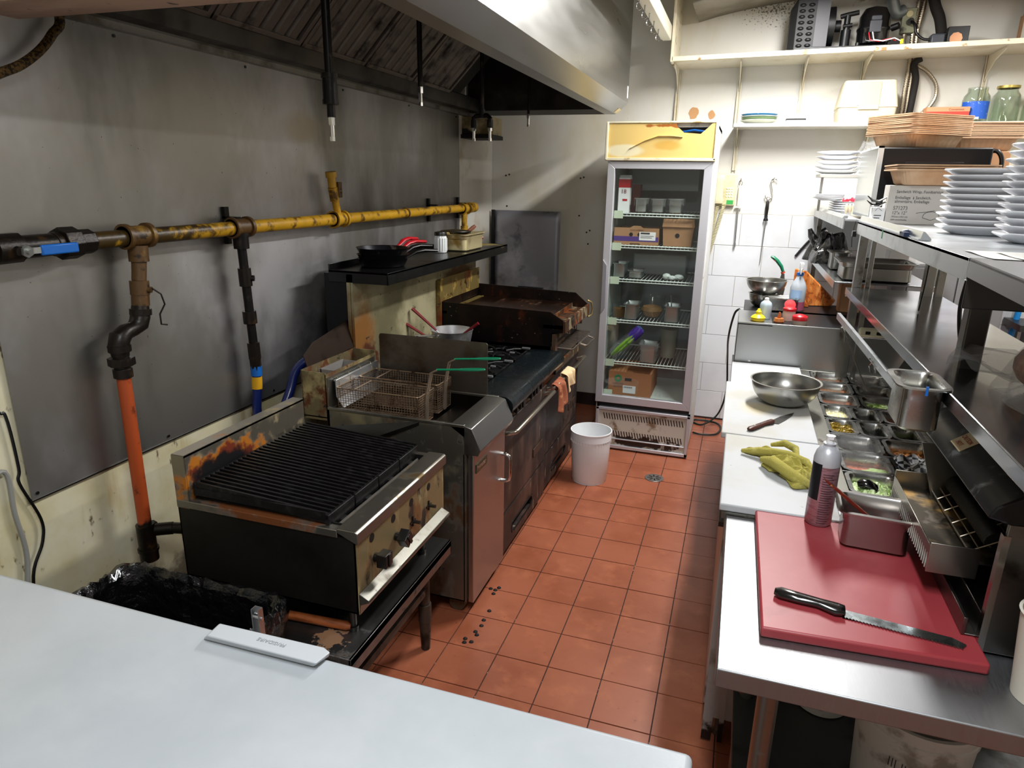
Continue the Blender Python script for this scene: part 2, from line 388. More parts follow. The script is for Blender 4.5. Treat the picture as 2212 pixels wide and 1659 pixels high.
for k in range(5):
    y1 = .36 - k * .50; y0 = y1 - .49
    fb = B(); L = .5
    def P(u, y, d): return Vector((-.85 + u * s2 + d * s2, y, 2.265 + u * s2 - d * s2))
    fb.hexa([P(0, y0, 0), P(0, y1, 0), P(.02, y1, 0), P(.02, y0, 0), P(0, y0, .03), P(0, y1, .03), P(.02, y1, .03), P(.02, y0, .03)])
    fb.hexa([P(L - .02, y0, 0), P(L - .02, y1, 0), P(L, y1, 0), P(L, y0, 0), P(L - .02, y0, .03), P(L - .02, y1, .03), P(L, y1, .03), P(L, y0, .03)])
    for ya, yb in ((y0, y0 + .02), (y1 - .02, y1)): fb.hexa([P(0, ya, 0), P(0, yb, 0), P(L, yb, 0), P(L, ya, 0), P(0, ya, .03), P(0, yb, .03), P(L, yb, .03), P(L, ya, .03)])
    f = part('baffle_filter', fb, filt_m, hood, bevel=.002)
    for j in range(6):
        ya = y0 + .026 + j * .0745; g = B()
        g.hexa([P(.02, ya, .004), P(.02, ya + .058, .004), P(L - .02, ya + .058, .004), P(L - .02, ya, .004), P(.02, ya + .007, .024), P(.02, ya + .051, .024), P(L - .02, ya + .051, .024), P(L - .02, ya + .007, .024)])
        part('baffle', g, filt_m, f)
b = B(); b.hexa([P(-.01, HY0, -.006), P(-.01, .57, -.006), P(.52, .57, -.006), P(.52, HY0, -.006), P(-.01, HY0, 0), P(-.01, .57, 0), P(.52, .57, 0), P(.52, HY0, 0)]); part('blank_panel', b, mat('dark_plenum_sheet', '16130f', .6, .2), hood)
b = B(); b.box((-.55, HY0, 2.55), (-.49, .97, ZC - .003)); part('plenum', b, hood_in, hood)
b = B(); b.box((.1425, .925, 2.26), (.1460, .955, 2.33)); part('paper_label', b, white_ink, hood, label='small white label')
b = B(); b.hexa([(.078, .88, 2.172), (.105, .88, 2.195), (.105, .955, 2.195), (.078, .955, 2.172), (.080, .88, 2.170), (.107, .88, 2.193), (.107, .955, 2.193), (.080, .955, 2.170)]); part('rating_label', b, mat('yellowed_label', 'cdb98a', .6), hood, label='yellowed rating label')

# suppression drops hanging under the hood --------------------------------------
drop_m = mat('black_iron_pipe', '1b1918', .4, .6, layers=[Ly('3a332c', 20, .55, .7)])
def nozzle(t, x, y, z, top):
    b = B(); b.cyl((x, y, z + .05), (x, y, z + .075), .0115, 6); b.cyl((x, y, z + .012), (x, y, z + .05), .008, 12); b.cyl((x, y, z), (x, y, z + .014), .0095, 6); part('nozzle', b, chrome, t, label='chrome spray nozzle')
def drop(x, y, z, top, label, fit=True, r=.0105, nz=True):
    t = thing('suppression_drop', label, 'sprinkler pipe', (x, y, z), 'fire suppression drops under the hood')
    b = B(); b.cyl((x, y, z + (.075 if nz else 0)), (x, y, top), r, 12); part('pipe', b, drop_m, t)
    if fit: b = B(); b.cyl((x, y, z + .13), (x, y, z + .20), r * 1.75, 10); b.cyl((x, y, z + .195), (x, y, z + .21), r * 1.95, 10); b.cyl((x, y, z + .115), (x, y, z + .13), r * 1.9, 10); part('coupling', b, drop_m, t)
    if nz: nozzle(t, x, y, z, top)
    return t
p = at(719, 305, 'x', -.42); drop(p.x, p.y, p.z, 2.975, 'thick black suppression pipe nearest the camera with a coupling and chrome nozzle', r=.014)
p = at(909, 229, 'x', -.42); drop(p.x, p.y, p.z, 2.975, 'slim black suppression pipe with brass nozzle, second from the left', fit=False, r=.011)
p = at(1141, 274, 'x', -.42); drop(p.x, p.y, p.z, 2.975, 'shortest thin suppression pipe hanging near the hood end', fit=False, r=.008)
p = at(1041, 250, 'x', -.42); x, y, z = p
t = thing('suppression_drop', 'black suppression pipe forking into two chrome nozzles', 'sprinkler pipe', (x, y, z), 'fire suppression drops under the hood')
b = B(); b.cyl((x, y, z), (x, y, 2.6), .011, 12); part('pipe', b, drop_m, t)
b = B(); b.cyl((x, y, z - .012), (x, y, z + .03), .017, 12); b.tube([(x - .045, y, z - .045), (x - .045, y, z - .012), (x - .03, y, z), (x + .03, y - .0, z), (x + .045, y, z - .012), (x + .045, y, z - .045)], .0125, 10)
for s in (-1, 1): b.cyl((x + s * .045, y, z - .06), (x + s * .045, y, z - .02), .017, 12)
part('fork', b, drop_m, t)
for s in (-1, 1): nozzle(t, x + s * .045, y, z - .125, 0)

# gas manifold -------------------------------------------------------------------
yel = mat('yellow_gas_paint', 'b58a1c', .4, layers=[Ly('d2a022', 3, .5, .7), Ly('4c3210', 14, .5, .62, st=(1, 1, 1), a=.9), Ly('171009', 16, .30, .6, blob=((-.9, -2.2, 1.585), (1, .95, .2)), a=.93, amp=1.5)], bump=(.3, 90, .002))
blackp = mat('greasy_black_fitting', '17110c', .38, .3, layers=[Ly('3c2a14', 18, .55, .7)], bump=(.4, 90, .002))
brown = mat('greasy_yellow_fitting', '52391a', .45, layers=[Ly('8a6a26', 14, .54, .72), Ly('1d140a', 25, .55, .66)], bump=(.35, 90, .002))
orange = mat('orange_pipe_paint', 'a8481f', .45, layers=[Ly('2c140c', 14, .56, .68), Ly('15100c', 8, .45, .6, blob=((-.9, -2.1, .5), (1, .3, .28)))])
XP = -.905
gp = thing('gas_pipe', 'grease-stained yellow gas manifold pipe running along the left wall', 'pipe', (XP, -.8, 1.52))
b = B(); b.cyl((XP, -2.60, 1.550), (XP, .93, 1.560), .026, 20); part('main_pipe', b, yel, gp)
def fit(y, r=.036, w=.05, m=yel, nm='tee', z=None):
    z = z or 1.555; b = B(); b.cyl((XP, y - w, z), (XP, y + w, z), r * .9, 20)
    for s in (-1, 1): b.cyl((XP, y + s * w, z), (XP, y + s * (w - .014), z), r * 1.1, 20)
    return b
for y, m in ((-1.984, brown), (-1.50, brown), (-.81, yel), (.77, yel)):
    b = fit(y); part('tee', b, m, gp)
b = B(); b.cyl((XP, -.12, 1.558), (XP, -.105, 1.558), .030, 20); part('joint_ring', b, brown, gp)
b = B(); b.cyl((XP, .90, 1.56), (XP, .955, 1.56), .034, 20); b.ball((XP, .955, 1.56), .030, 12, (1, .5, 1)); b.cyl((XP, .86, 1.56), (XP, .88, 1.56), .036, 20); part('end_cap', b, yel, gp)
b = B(); b.cyl((XP, -2.25, 1.551), (XP, -2.20, 1.551), .046, 8); b.cyl((XP, -2.20, 1.551), (XP, -2.15, 1.551), .036, 8); b.cyl((XP, -2.27, 1.551), (XP, -2.25, 1.551), .034, 20); part('union_nut', b, blackp, gp, bevel=.002)
b = B(); b.cyl((XP, -2.60, 1.550), (XP, -2.27, 1.551), .031, 20); b.cyl((XP, -2.44, 1.550), (XP, -2.37, 1.551), .040, 10); b.cyl((XP, -2.40, 1.55), (XP + .05, -2.40, 1.545), .012, 12); vb = part('valve_body', b, blackp, gp)
b = B(); b.cyl((XP + .046, -2.385, 1.545), (XP + .058, -2.385, 1.543), .016, 6); b.box((XP + .046, -2.385, 1.536), (XP + .052, -2.33, 1.552)); b.cyl((XP + .056, -2.385, 1.545), (XP + .066, -2.385, 1.543), .007, 10); part('lever', b, mat('galvanised', 'a5a8a5', .35, .8), gp)
b = B(); b.box((XP + .044, -2.345, 1.529), (XP + .056, -2.235, 1.557)); part('lever_grip', b, blue_pl, gp, bevel=.004, label='blue lever grip')
# drop with the offset and the orange riser
def pt(px, py, x=XP): return at(px, py, 'x', x)
c0 = (XP, -1.984, 1.52); e1 = pt(300, 690); e2 = pt(262, 715)
b = B(); b.cyl(c0, (XP, -2.01, 1.30), .021, 16); part('drop_pipe', b, brown, gp)
b = B(); b.cyl((XP, -1.984, 1.525), (XP, -1.986, 1.475), .030, 16); b.cyl((XP, -1.997, 1.415), (XP, -2.0, 1.37), .029, 16); b.cyl((XP, -1.986, 1.475), (XP, -1.997, 1.415), .022, 16); b.cyl((XP, -2.0, 1.37), (XP, -2.004, 1.335), .027, 16); b.cyl((XP, -2.0, 1.39), (XP + .035, -1.985, 1.385), .010, 10); part('gas_cock', b, brown, gp)
b = B(); b.tube([(XP + .035, -1.983, 1.39), (XP + .05, -1.965, 1.37), (XP + .05, -1.955, 1.335), (XP + .045, -1.975, 1.305), (XP + .04, -1.97, 1.27), (XP + .045, -1.95, 1.265)], .003, 6); part('key_wire', b, blackp, gp)
b = B(); b.tube([(XP, -2.006, 1.335), (XP, -2.012, 1.30), (XP, -2.022, 1.278), (XP, -2.045, 1.266), (XP, -2.075, 1.262), (XP, -2.10, 1.248), (XP, -2.108, 1.225), (XP, -2.108, 1.19)], .026, 16, rs=[.026, .030, .030, .024, .026, .032, .031, .026])
b.cyl((XP, -2.007, 1.325), (XP, -2.009, 1.305), .033, 16); b.cyl((XP, -2.107, 1.225), (XP, -2.107, 1.205), .034, 16); part('elbow', b, blackp, gp)
b = B(); b.cyl((XP, -2.107, 1.20), (XP, -2.108, 1.13), .024, 16); b.cyl((XP, -2.107, 1.185), (XP, -2.107, 1.160), .040, 8); b.cyl((XP, -2.108, 1.150), (XP, -2.108, 1.12), .029, 16); part('union_nut', b, blackp, gp, bevel=.001)
b = B(); b.cyl((XP, -2.108, 1.13), (XP, -2.114, .55), .0215, 18); part('riser_pipe', b, orange, gp, label='orange painted drop pipe, blackened at its foot')
b = B(); b.cyl((XP, -2.114, .60), (XP, -2.114, .50), .029, 16); b.cyl((XP, -2.114, .50), (XP, -2.114, .465), .030, 16); b.cyl((XP, -2.114, .575), (XP, -2.08, .57), .027, 12); b.cyl((XP, -2.10, .57), (-.84, -2.06, .57), .022, 12); b.cyl((-.84, -2.06, .57), (-.60, -2.0, .575), .020, 12); b.cyl((XP, -2.114, .50), (XP, -2.114, .51), .034, 16); part('foot_tee', b, blackp, gp)
# second drop to the blue hose
b = B(); b.cyl((XP, -1.50, 1.53), (XP, -1.50, 1.475), .029, 16); b.cyl((XP, -1.50, 1.535), (XP, -1.50, 1.52), .033, 16); b.cyl((XP, -1.5, 1.48), (XP, -1.485, 1.10), .0175, 14); part('drop_pipe', b, drop_m, gp)
b = B(); b.cyl((XP, -1.497, 1.40), (XP, -1.495, 1.33), .025, 14); b.cyl((XP, -1.495, 1.36), (XP + .03, -1.48, 1.36), .012, 10); part('shutoff_valve', b, blackp, gp)
b = B(); b.cyl((XP, -1.492, 1.23), (XP, -1.49, 1.18), .027, 14); part('coupling', b, blackp, gp)
b = B(); b.cyl((XP, -1.486, 1.10), (XP, -1.483, 1.03), .024, 8); b.cyl((XP, -1.484, 1.03), (XP, -1.482, .985), .022, 8); part('hose_adapter', b, blackp, gp)
# riser near the middle and short drop at the far end
b = B(); b.cyl((XP, -.81, 1.57), (XP, -.83, 1.65), .017, 14); b.cyl((XP, -.83, 1.64), (XP, -.845, 1.70), .022, 14); b.cyl((XP, -.845, 1.70), (XP, -.852, 1.765), .019, 14); b.cyl((XP, -.85, 1.745), (XP, -.854, 1.77), .025, 10); part('riser_pipe', b, yel, gp)
b = B(); b.cyl((XP, -.84, 1.68), (XP + .02, -.805, 1.685), .014, 10); b.box((XP + .008, -.83, 1.655), (XP + .024, -.80, 1.725)); part('gas_cock', b, brown, gp, bevel=.002)
b = B(); b.cyl((XP, .77, 1.56), (XP, .77, 1.36), .019, 14); b.cyl((XP, .77, 1.44), (XP, .77, 1.35), .026, 14); part('drop_pipe', b, yel, gp)
for y in (.325, -1.5, .80):
    b = B(); b.box((-.972, y - .012, 1.49), (-.958, y + .012, 1.63)); b.box((-.972, y - .012, 1.586), (XP, y + .012, 1.594)); part('wall_bracket', b, drop_m, gp)

hose_m = mat('blue_gas_hose', '0d1f5c', .35, coat=.3)
def hose(pts, r, m, name, label, cat, n=10, group=None):
    # smooth the path with a Catmull-Rom spline
    P = [Vector(p) for p in pts]; out = []
    for i in range(len(P) - 1):
        p0 = P[max(i - 1, 0)]; p1 = P[i]; p2 = P[i + 1]; p3 = P[min(i + 2, len(P) - 1)]
        for k in range(6):
            t = k / 6; out.append(.5 * ((2 * p1) + (p2 - p0) * t + (2 * p0 - 5 * p1 + 4 * p2 - p3) * t * t + (3 * p1 - p0 - 3 * p2 + p3) * t ** 3))
    out.append(P[-1]); b = B(); b.tube(out, r, n)
    if m is None: return out, b
    return solo(name, b, m, label, cat, group)
t = thing('gas_hose', 'blue gas hose with a yellow tag dropping behind the charbroiler', 'hose', (XP, -1.48, .45))
out, b = hose([(XP, -1.482, .99), (XP, -1.49, .90), (XP, -1.50, .78), (XP + .03, -1.49, .60), (XP + .10, -1.50, .35), (XP + .16, -1.50, .05), (XP + .25, -1.45, .02)], .0185, None, '', '', ''); part('hose', b, hose_m, t)
b = B(); b.cyl((XP, -1.484, .955), (XP, -1.488, .905), .0215, 14); part('tag', b, mat('yellow_tag', 'cf9a14', .5), t, label='yellow tag')
b = B(); b.cyl((XP, -1.4815, 1.0), (XP, -1.484, .96), .022, 12); part('end_fitting', b, blue_pl, t)
hose([at(700, 770, 'x', -.8), at(665, 778, 'x', -.84), at(640, 800, 'x', -.88), at(628, 840, 'x', -.89), at(612, 900, 'x', -.89), (-.86, -1.35, .60), (-.70, -1.28, .45), (-.605, -1.25, .45)], .02, hose_m, 'gas_hose', 'second blue gas hose arching up behind the fryer', 'hose')
# cables on the left wall
def q(px, py, x=-.972): return at(px, py, 'x', x)
hose([(-.975, -2.6, 1.35), (-.975, -2.47, 1.12), q(12, 900), q(40, 1010), q(42, 1045), q(88, 1120), q(92, 1170), q(72, 1245), (-.97, -2.48, .4)], .0045, black_pl, 'power_cable', 'black cable hanging on the stained wall left of the splash sheet', 'cable', 6)
hose([(-.975, -2.62, 1.0), (-.975, -2.55, .92), q(10, 1020), q(32, 1110), q(58, 1200), (-.97, -2.5, .5)], .007, mat('grey_cable', '8a8a86', .5), 'power_cable', 'grey cable hanging on the wall beside the black one', 'cable', 8)
bx = mat('braided_brown_hose', '5a4420', .45, .4, layers=[Ly('1e150a', 120, .45, .55)])
out, b = hose([at(-40, 175, 'x', -.93), at(0, 158, 'x', -.93), at(45, 140, 'x', -.93), at(85, 110, 'x', -.93), at(112, 75, 'x', -.93), at(128, 35, 'x', -.93), (-.93, -2.16, 2.3)], .0105, None, '', '', '')
for i, p in enumerate(out[:-1]):
    for k in range(2):
        c = p.lerp(out[i + 1], k / 2); d = (out[i + 1] - p).normalized() * .003; b.cyl(c - d, c + d, .0125, 8)
solo('flexible_conduit', b, bx, 'brown ribbed flexible conduit curving out of the top left corner', 'conduit')
# grimy box on the wall under the hood end
t = thing('junction_box', 'beige wall box half blackened with grease under the hood end', 'junction box', (-.86, .98, 2.02))
b = B(); b.box((-.975, .90, 2.045), (-.77, 1.15, 2.162)); part('body', b, mat('greasy_beige_box', 'b5a880', .5, layers=[Ly('6a5a3a', 4, .45, .6), Ly('0c0906', 5, .4, .55, blob=((-.97, .9, 2.03), (.17, .3, .1)))]), t, bevel=.004)
b = B(); b.box((-.978, .88, 2.02), (-.765, 1.16, 2.045)); part('drip_rim', b, char, t)
# dented steel sheet standing against the back wall
b = B(); b.grid(lambda u, v: Vector((-.93 + u * .53, 1.47 + .004 * math.sin(9 * u + 5 * v), .62 + v * .905)), 14, 14)
o = solo('steel_sheet', b, mat('dented_steel_sheet', '9a9aa2', .5, .7, layers=[Ly('c2c2ca', 2.5, .45, .65, r=.5), Ly('4c4c50', 5, .55, .75)], bump=(.35, 22, .004)), 'dented grey steel sheet standing upright against the back wall beside the griddle', 'metal sheet'); k = o.modifiers.new('s', 'SOLIDIFY'); k.thickness = .003
b = B(); b.box((-.955, 1.452, .6), (-.932, 1.478, 1.527)); solo('angle_post', b, black_mt, 'black upright angle bar at the left edge of the dented steel sheet', 'metal bar')
# ================================================================== COOKING LINE
# equipment stand
st_m = mat('stand_top_steel', '6b6a68', .34, .95, layers=[Ly('8b8b8b', 3, .5, .7), Ly('3a2c1c', 12, .58, .7, r=.7, m=.3), Ly('a06a30', 40, .64, .7, r=.8, m=0, blob=((-.1, -2.25, .44), (.14, .14, .2)), a=.7)], bump=(.1, 60, .001))
t = thing('equipment_stand', 'low stainless stand with tapered legs under the charbroiler', 'table', (-.35, -1.95, 0))
b = B(); b.box((-.70, -2.31, .415), (.005, -1.595, .44)); b.box((-.004, -2.31, .385), (.005, -1.595, .44)); b.box((-.70, -1.604, .385), (.005, -1.595, .43)); part('top', b, st_m, t, bevel=.002)
lg = mat('dirty_leg', '4c463e', .5, .6, layers=[Ly('241a12', 10, .45, .65), Ly('7a746c', 20, .62, .75)])
for x in (-.62, -.07):
    for y in (-1.68, -2.24):
        b = B(); b.cyl((x, y, .13), (x, y, .414), .02, 16); b.cyl((x, y, .125), (x, y, .20), .025, 16); b.cyl((x, y, .0), (x, y, .13), .017, 16, .023); part('leg', b, lg, t)
for x in (-.62, -.07): b = B(); b.box((x - .012, -2.24, .245), (x + .012, -1.68, .275)); part('side_rail', b, lg, t)
b = B(); b.box((-.62, -1.69, .25), (-.07, -1.67, .275)); part('end_rail', b, lg, t)

# charbroiler
cb = thing('charbroiler', 'countertop gas charbroiler with black grate and burnt steel backsplash', 'grill', (-.3, -1.95, .44))
X0, X1, Y0, Y1 = -.61, 0.0, -2.245, -1.655
rust = lambda *a, **k: Ly(*a, **k)
side_m = mat('charbroiler_side', '34322e', .45, .8, layers=[Ly('23201d', 3, .4, .7)])
led_m = mat('charbroiler_ledge', '8c8880', .36, .95, layers=[Ly('5c4c30', 9, .52, .7, r=.5, m=.6), Ly('6b3a18', 16, .35, .7, r=.7, m=.2, blob=((-.32, -2.23, .8), (.36, .08, .1)), amp=1.4)])
bs_m = mat('burnt_backsplash', '8f897c', .4, .9, layers=[Ly('a89870', 14, .5, .7, r=.6, m=.4), Ly('b8701e', 22, .25, .45, r=.6, m=.3, blob=((-.57, -2.08, .85), (.4, .27, .13)), amp=1.3), Ly('6a2408', 24, .32, .5, r=.7, m=.1, blob=((-.57, -2.09, .85), (.4, .235, .115)), amp=1.0), Ly('0e0d10', 20, .30, .52, r=.5, m=.1, blob=((-.57, -2.10, .84), (.4, .22, .11)), amp=.8)])
fp_m = mat('grease_streaked_panel', '8a7a58', .5, .6, layers=[Ly('c4b282', 9, .5, .62, st=(1, 1, .25), r=.6, m=.2), Ly('6a4422', 8, .5, .6, st=(1, 1, .3), r=.7, m=.1), Ly('2a160c', 12, .56, .66, st=(1, 1, .5), r=.8, m=0)], bump=(.2, 60, .001))
b = B(); b.box((X0, Y0, .545), (X1, Y0 + .004, .785)); b.box((X0, Y1 - .004, .545), (X1, Y1, .785)); b.box((X0, Y0, .545), (X0 + .004, Y1, .80)); b.box((X0, Y0, .545), (X1, Y1, .55)); part('body', b, side_m, cb)
b = B(); b.box((X1 - .006, Y0, .545), (X1 + .002, Y1, .785)); fpn = part('front_panel', b, fp_m, cb)
b = B(); b.prism([(-.055, Y0 - .006, .812), (.004, Y0 - .006, .812), (.012, Y0 - .006, .806), (.012, Y0 - .006, .775), (.002, Y0 - .006, .775), (-.055, Y0 - .006, .80)], (0, Y1 - Y0 + .012, 0)); part('front_ledge', b, led_m, cb, bevel=.002)
b = B(); b.box((X0, Y0 - .004, .782), (-.055, Y0 + .028, .806)); b.box((X0, Y1 - .028, .782), (-.055, Y1 + .004, .806)); parts('side_ledge', b, led_m, cb, bevel=.002)
b = B(); b.box((X0, Y0, .78), (X0 + .006, Y1, .95)); b.box((X0, Y0, .944), (X0 + .045, Y1, .952)); b.box((X0 + .04, Y0 + .002, .80), (X0 + .045, Y1, .95)); b.box((X0, Y0 - .002, .78), (X0 + .045, Y0 + .003, .95)); part('backsplash', b, bs_m, cb)
b = B(); b.box((X0 + .05, Y0 + .03, .70), (-.06, Y1 - .03, .705)); b.box((X0 + .05, Y0 + .028, .70), (-.06, Y0 + .032, .81)); b.box((X0 + .05, Y1 - .032, .70), (-.06, Y1 - .028, .81)); b.box((X0 + .046, Y0 + .03, .70), (X0 + .052, Y1 - .03, .82)); b.box((-.062, Y0 + .03, .70), (-.057, Y1 - .03, .80)); part('fire_box', b, char, cb)
NB = 28
for k in range(NB):
    y = Y0 + .018 + k * (Y1 - Y0 - .03) / (NB - 1); g = B()
    za, zb = .865, .842
    g.hexa([(-.548, y - .006, za - .03), (-.095, y - .006, zb - .03), (-.095, y + .006, zb - .03), (-.548, y + .006, za - .03), (-.548, y - .0035, za), (-.095, y - .0035, zb), (-.095, y + .0035, zb), (-.548, y + .0035, za)])
    part('grate_bar', g, cast, cb)
for k in range(4):
    ya = Y0 + .012 + k * .1425; g = B(); g.box((-.10, ya, .795), (-.088, ya + .137, .838)); g.box((-.10, ya + .055, .785), (-.078, ya + .085, .80)); parts('grate_frame', g, cast, cb, bevel=.002); g = B(); g.box((-.556, ya, .82), (-.545, ya + .137, .862)); part('grate_back', g, cast, cb, bevel=.002)
b = B(); b.box((-.548, Y0 + .008, .825), (-.095, Y0 + .014, .848)); part('grate_side', b, cast, cb)
b = B(); b.hexa([(-.08, Y0 + .04, .775), (-.062, Y0 + .04, .775), (-.062, Y1 - .04, .775), (-.08, Y1 - .04, .775), (-.08, Y0 + .04, .80), (-.076, Y0 + .04, .80), (-.076, Y1 - .04, .80), (-.08, Y1 - .04, .80)]); part('inner_trough', b, led_m, cb)
for (y, z) in ((-2.16, .748), (-2.03, .745), (-1.908, .743), (-1.778, .740)):
    b = B(); b.cyl((.0015, y, z), (.003, y, z), .0135, 16); part('lighting_hole', b, char, cb)
for y, a in ((-2.148, .0), (-2.018, .6)):
    b = B(); b.cyl((.002, y, .678), (.02, y, .678), .014, 14); m = Matrix.Translation((.0, y, .678)) @ Matrix.Rotation(a, 4, 'X'); b.box((.018, -.021, -.021), (.050, .021, .021), m); b.box((.05, -.006, -.021), (.054, .006, .021), m); part('knob', b, black_pl, cb, bevel=.006)
for y in (-1.903, -1.782):
    b = B(); b.cyl((.002, y, .672), (.03, y, .672), .006, 8); b.box((.002, y - .018, .669), (.007, y + .018, .675)); b.box((.002, y - .003, .655), (.007, y + .003, .690)); part('bare_valve_stem', b, dark_steel, cb)
b = B(); b.prism([(.004, Y0 - .002, .615), (.035, Y0 - .002, .60), (.037, Y0 - .002, .592), (.008, Y0 - .002, .578), (.004, Y0 - .002, .545)], (0, Y1 - Y0 - .02, 0)); part('drip_tray_front', b, steel_dirty, cb, bevel=.0015)
for x in (-.55, -.06):
    for y in (Y0 + .06, Y1 - .06): b = B(); b.cyl((x, y, .44), (x, y, .545), .011, 12); b.cyl((x, y, .44), (x, y, .455), .016, 12); part('foot', b, dark_steel, cb)

# fryer
fr = thing('deep_fryer', 'floor-standing deep fryer with hinged steel door beside the charbroiler', 'fryer', (-.3, -1.25, 0))
FY0, FY1 = -1.45, -1.05
fside = mat('fryer_side', '77746a', .42, .85, layers=[Ly('9c9068', 4, .5, .7, r=.6, m=.3, a=.7), Ly('4a3018', 7, .54, .66, r=.7, m=.1, st=(1, 1, .5)), Ly('18120e', 16, .6, .7, r=.8, m=0)])
b = B(); b.box((-.60, FY0, .075), (.0, FY0 + .004, .842)); b.box((-.60, FY1 - .004, .075), (0, FY1, .842)); b.box((-.60, FY0, .075), (-.592, FY1, .842)); b.box((-.60, FY0, .075), (0, FY1, .08)); part('cabinet', b, fside, fr)
b = B(); b.prism([(-.06, FY0, .845), (.0, FY0, .846), (.03, FY0, .838), (.068, FY0, .752), (.058, FY0, .728), (.0, FY0, .728), (-.004, FY0, .80), (-.06, FY0, .838)], (0, FY1 - FY0, 0)); part('front_header', b, steel, fr, bevel=.002)
b = B(); b.box((-.004, FY0 + .0, .075), (.004, FY0 + .03, .73)); b.box((-.004, FY0 + .03, .66), (.002, FY1, .73)); part('front_frame', b, fside, fr)
dm = mat('fryer_door_steel', 'a8a5a3', .33, 1, rvar=(30, (1, 1, 10), .28, .4))
b = B(); b.box((.006, FY0 + .02, .062), (.030, FY1 - .002, .722)); d = part('door', b, dm, fr, bevel=.003)
b = B(); ys = -1.095; b.tube([(.028, ys, .60), (.05, ys, .60), (.064, ys, .592), (.068, ys, .575), (.068, ys, .50), (.064, ys, .483), (.05, ys, .475), (.028, ys, .475)], .009, 12); part('handle', b, chrome, d)
b = B(); b.box((.030, -1.405, .635), (.0335, -1.285, .672)); npl = part('nameplate', b, mat('nameplate_dark', '4c4836', .4, .6), d, label='small dark nameplate with raised lettering')
text('Frymaster', .026, chrome, d, (.0336, -1.398, .646), (0, 1, 0), (0, 0, 1), squeeze=.9)
oil = mat('dark_oil_metal', '1c1916', .3, .5, layers=[Ly('0c0a08', 6, .4, .7)])
b = B(); b.box((-.585, FY0 + .012, .70), (-.06, FY1 - .012, .705)); b.box((-.585, FY0 + .012, .70), (-.58, FY1 - .012, .84)); b.box((-.066, FY0 + .012, .70), (-.06, FY1 - .012, .84)); b.box((-.585, FY0 + .01, .70), (-.06, FY0 + .014, .84)); b.box((-.585, FY1 - .014, .70), (-.06, FY1 - .01, .84)); b.box((-.19, FY0 + .014, .79), (-.066, FY1 - .014, .794)); b.box((-.58, FY0 + .014, .76), (-.19, FY1 - .014, .765)); part('oil_tank', b, oil, fr)
b = B(); b.box((-.60, FY0 - .002, .838), (0, FY0 + .012, .85)); b.box((-.60, FY1 - .012, .838), (0, FY1 + .0, .85)); parts('tank_rim', b, steel_dirty, fr, bevel=.002)
b = B(); b.box((-.713, FY0, .79), (-.60, FY0 + .004, .992)); b.box((-.713, FY1 - .004, .79), (-.60, FY1, .997)); b.box((-.715, FY0, .79), (-.711, FY1, .995)); b.box((-.604, FY0, .79), (-.598, FY1, .985)); b.box((-.71, FY0, .80), (-.6, FY1, .805)); part('flue_box', b, mat('flue_scorched', '7c7054', .5, .6, layers=[Ly('a8996c', 6, .5, .65, r=.6, m=.2), Ly('5a3014', 8, .5, .62, r=.7, m=.1), Ly('120d0a', 14, .58, .66, r=.8, m=0)]), fr)
b = B(); b.box((-.70, FY0 + .10, .90), (-.62, FY0 + .103, .975)); b.box((-.70, FY0 + .27, .90), (-.62, FY0 + .273, .975)); b.box((-.69, FY0 + .10, .92), (-.685, FY0 + .27, .978)); parts('flue_baffle', b, mat('flue_bright', 'a9a5a2', .45, .6), fr)
b = B(); b.prism([(-.715, FY0 + .05, .99), (-.74, FY0 + .06, 1.035), (-.745, FY0 + .14, 1.075), (-.75, FY1 + .03, 1.12), (-.715, FY1 + .03, 1.0)], (-.003, 0, 0)); part('flue_deflector', b, mat('scorched_deflector', '30251f', .45, .8, layers=[Ly('1a110c', 6, .5, .7)]), fr)
b = B()
def rc(x0, x1, z0, z1, y, r, n=5):
    o = []
    for cx, cz, a in ((x1 - r, z1 - r, 0), (x0 + r, z1 - r, 90), (x0, z0, None), (x1, z0, None)):
        if a is None: o.append((cx, y, cz))
        else: o += [(cx + r * math.cos(math.radians(a + 90 * i / n)), y, cz + r * math.sin(math.radians(a + 90 * i / n))) for i in range(n + 1)]
    return o
b.prism(rc(-.572, -.052, .842, 1.08, FY1 - .008, .012), (0, .004, 0)); part('splash_guard', b, mat('splash_guard_steel', '77716a', .36, .95, layers=[Ly('5a4d40', 5, .45, .7)]), fr)
b = B(); b.box((-.598, FY0 + .002, .842), (-.594, FY1 - .01, .972)); part('back_shield', b, steel_dirty, fr)
b = B(); b.prism([(-.590, FY0 + .04, .955), (-.578, FY0 + .04, .955), (-.578, FY0 + .04, .885), (-.548, FY0 + .04, .84), (-.551, FY0 + .04, .838), (-.582, FY0 + .04, .884), (-.584, FY0 + .04, .948), (-.590, FY0 + .04, .948)], (0, .345, 0)); part('basket_hanger', b, mat('hanger_bright', 'c4c8cc', .3, .8), fr, bevel=.001)
b = B(); b.prism([at(722, 922, 'y', -1.452), at(811, 944, 'y', -1.47), at(905, 912, 'y', -1.452)], (0, .003, .004)); b.prism([at(811, 944, 'y', -1.47), at(905, 912, 'y', -1.452), at(905, 918, 'y', -1.452), at(811, 950, 'y', -1.47)], (0, -.003, 0)); part('drip_lip', b, dark_steel, fr)
for x in (-.54, -.05):
    for y in (FY0 + .05, FY1 - .05):
        b = B(); b.cyl((x, y - .015, .035), (x, y + .015, .035), .035, 16); b.box((x - .015, y - .02, .035), (x + .015, y + .02, .078)); part('caster', b, mat('grimy_caster', '5a4632', .6, .3), fr)

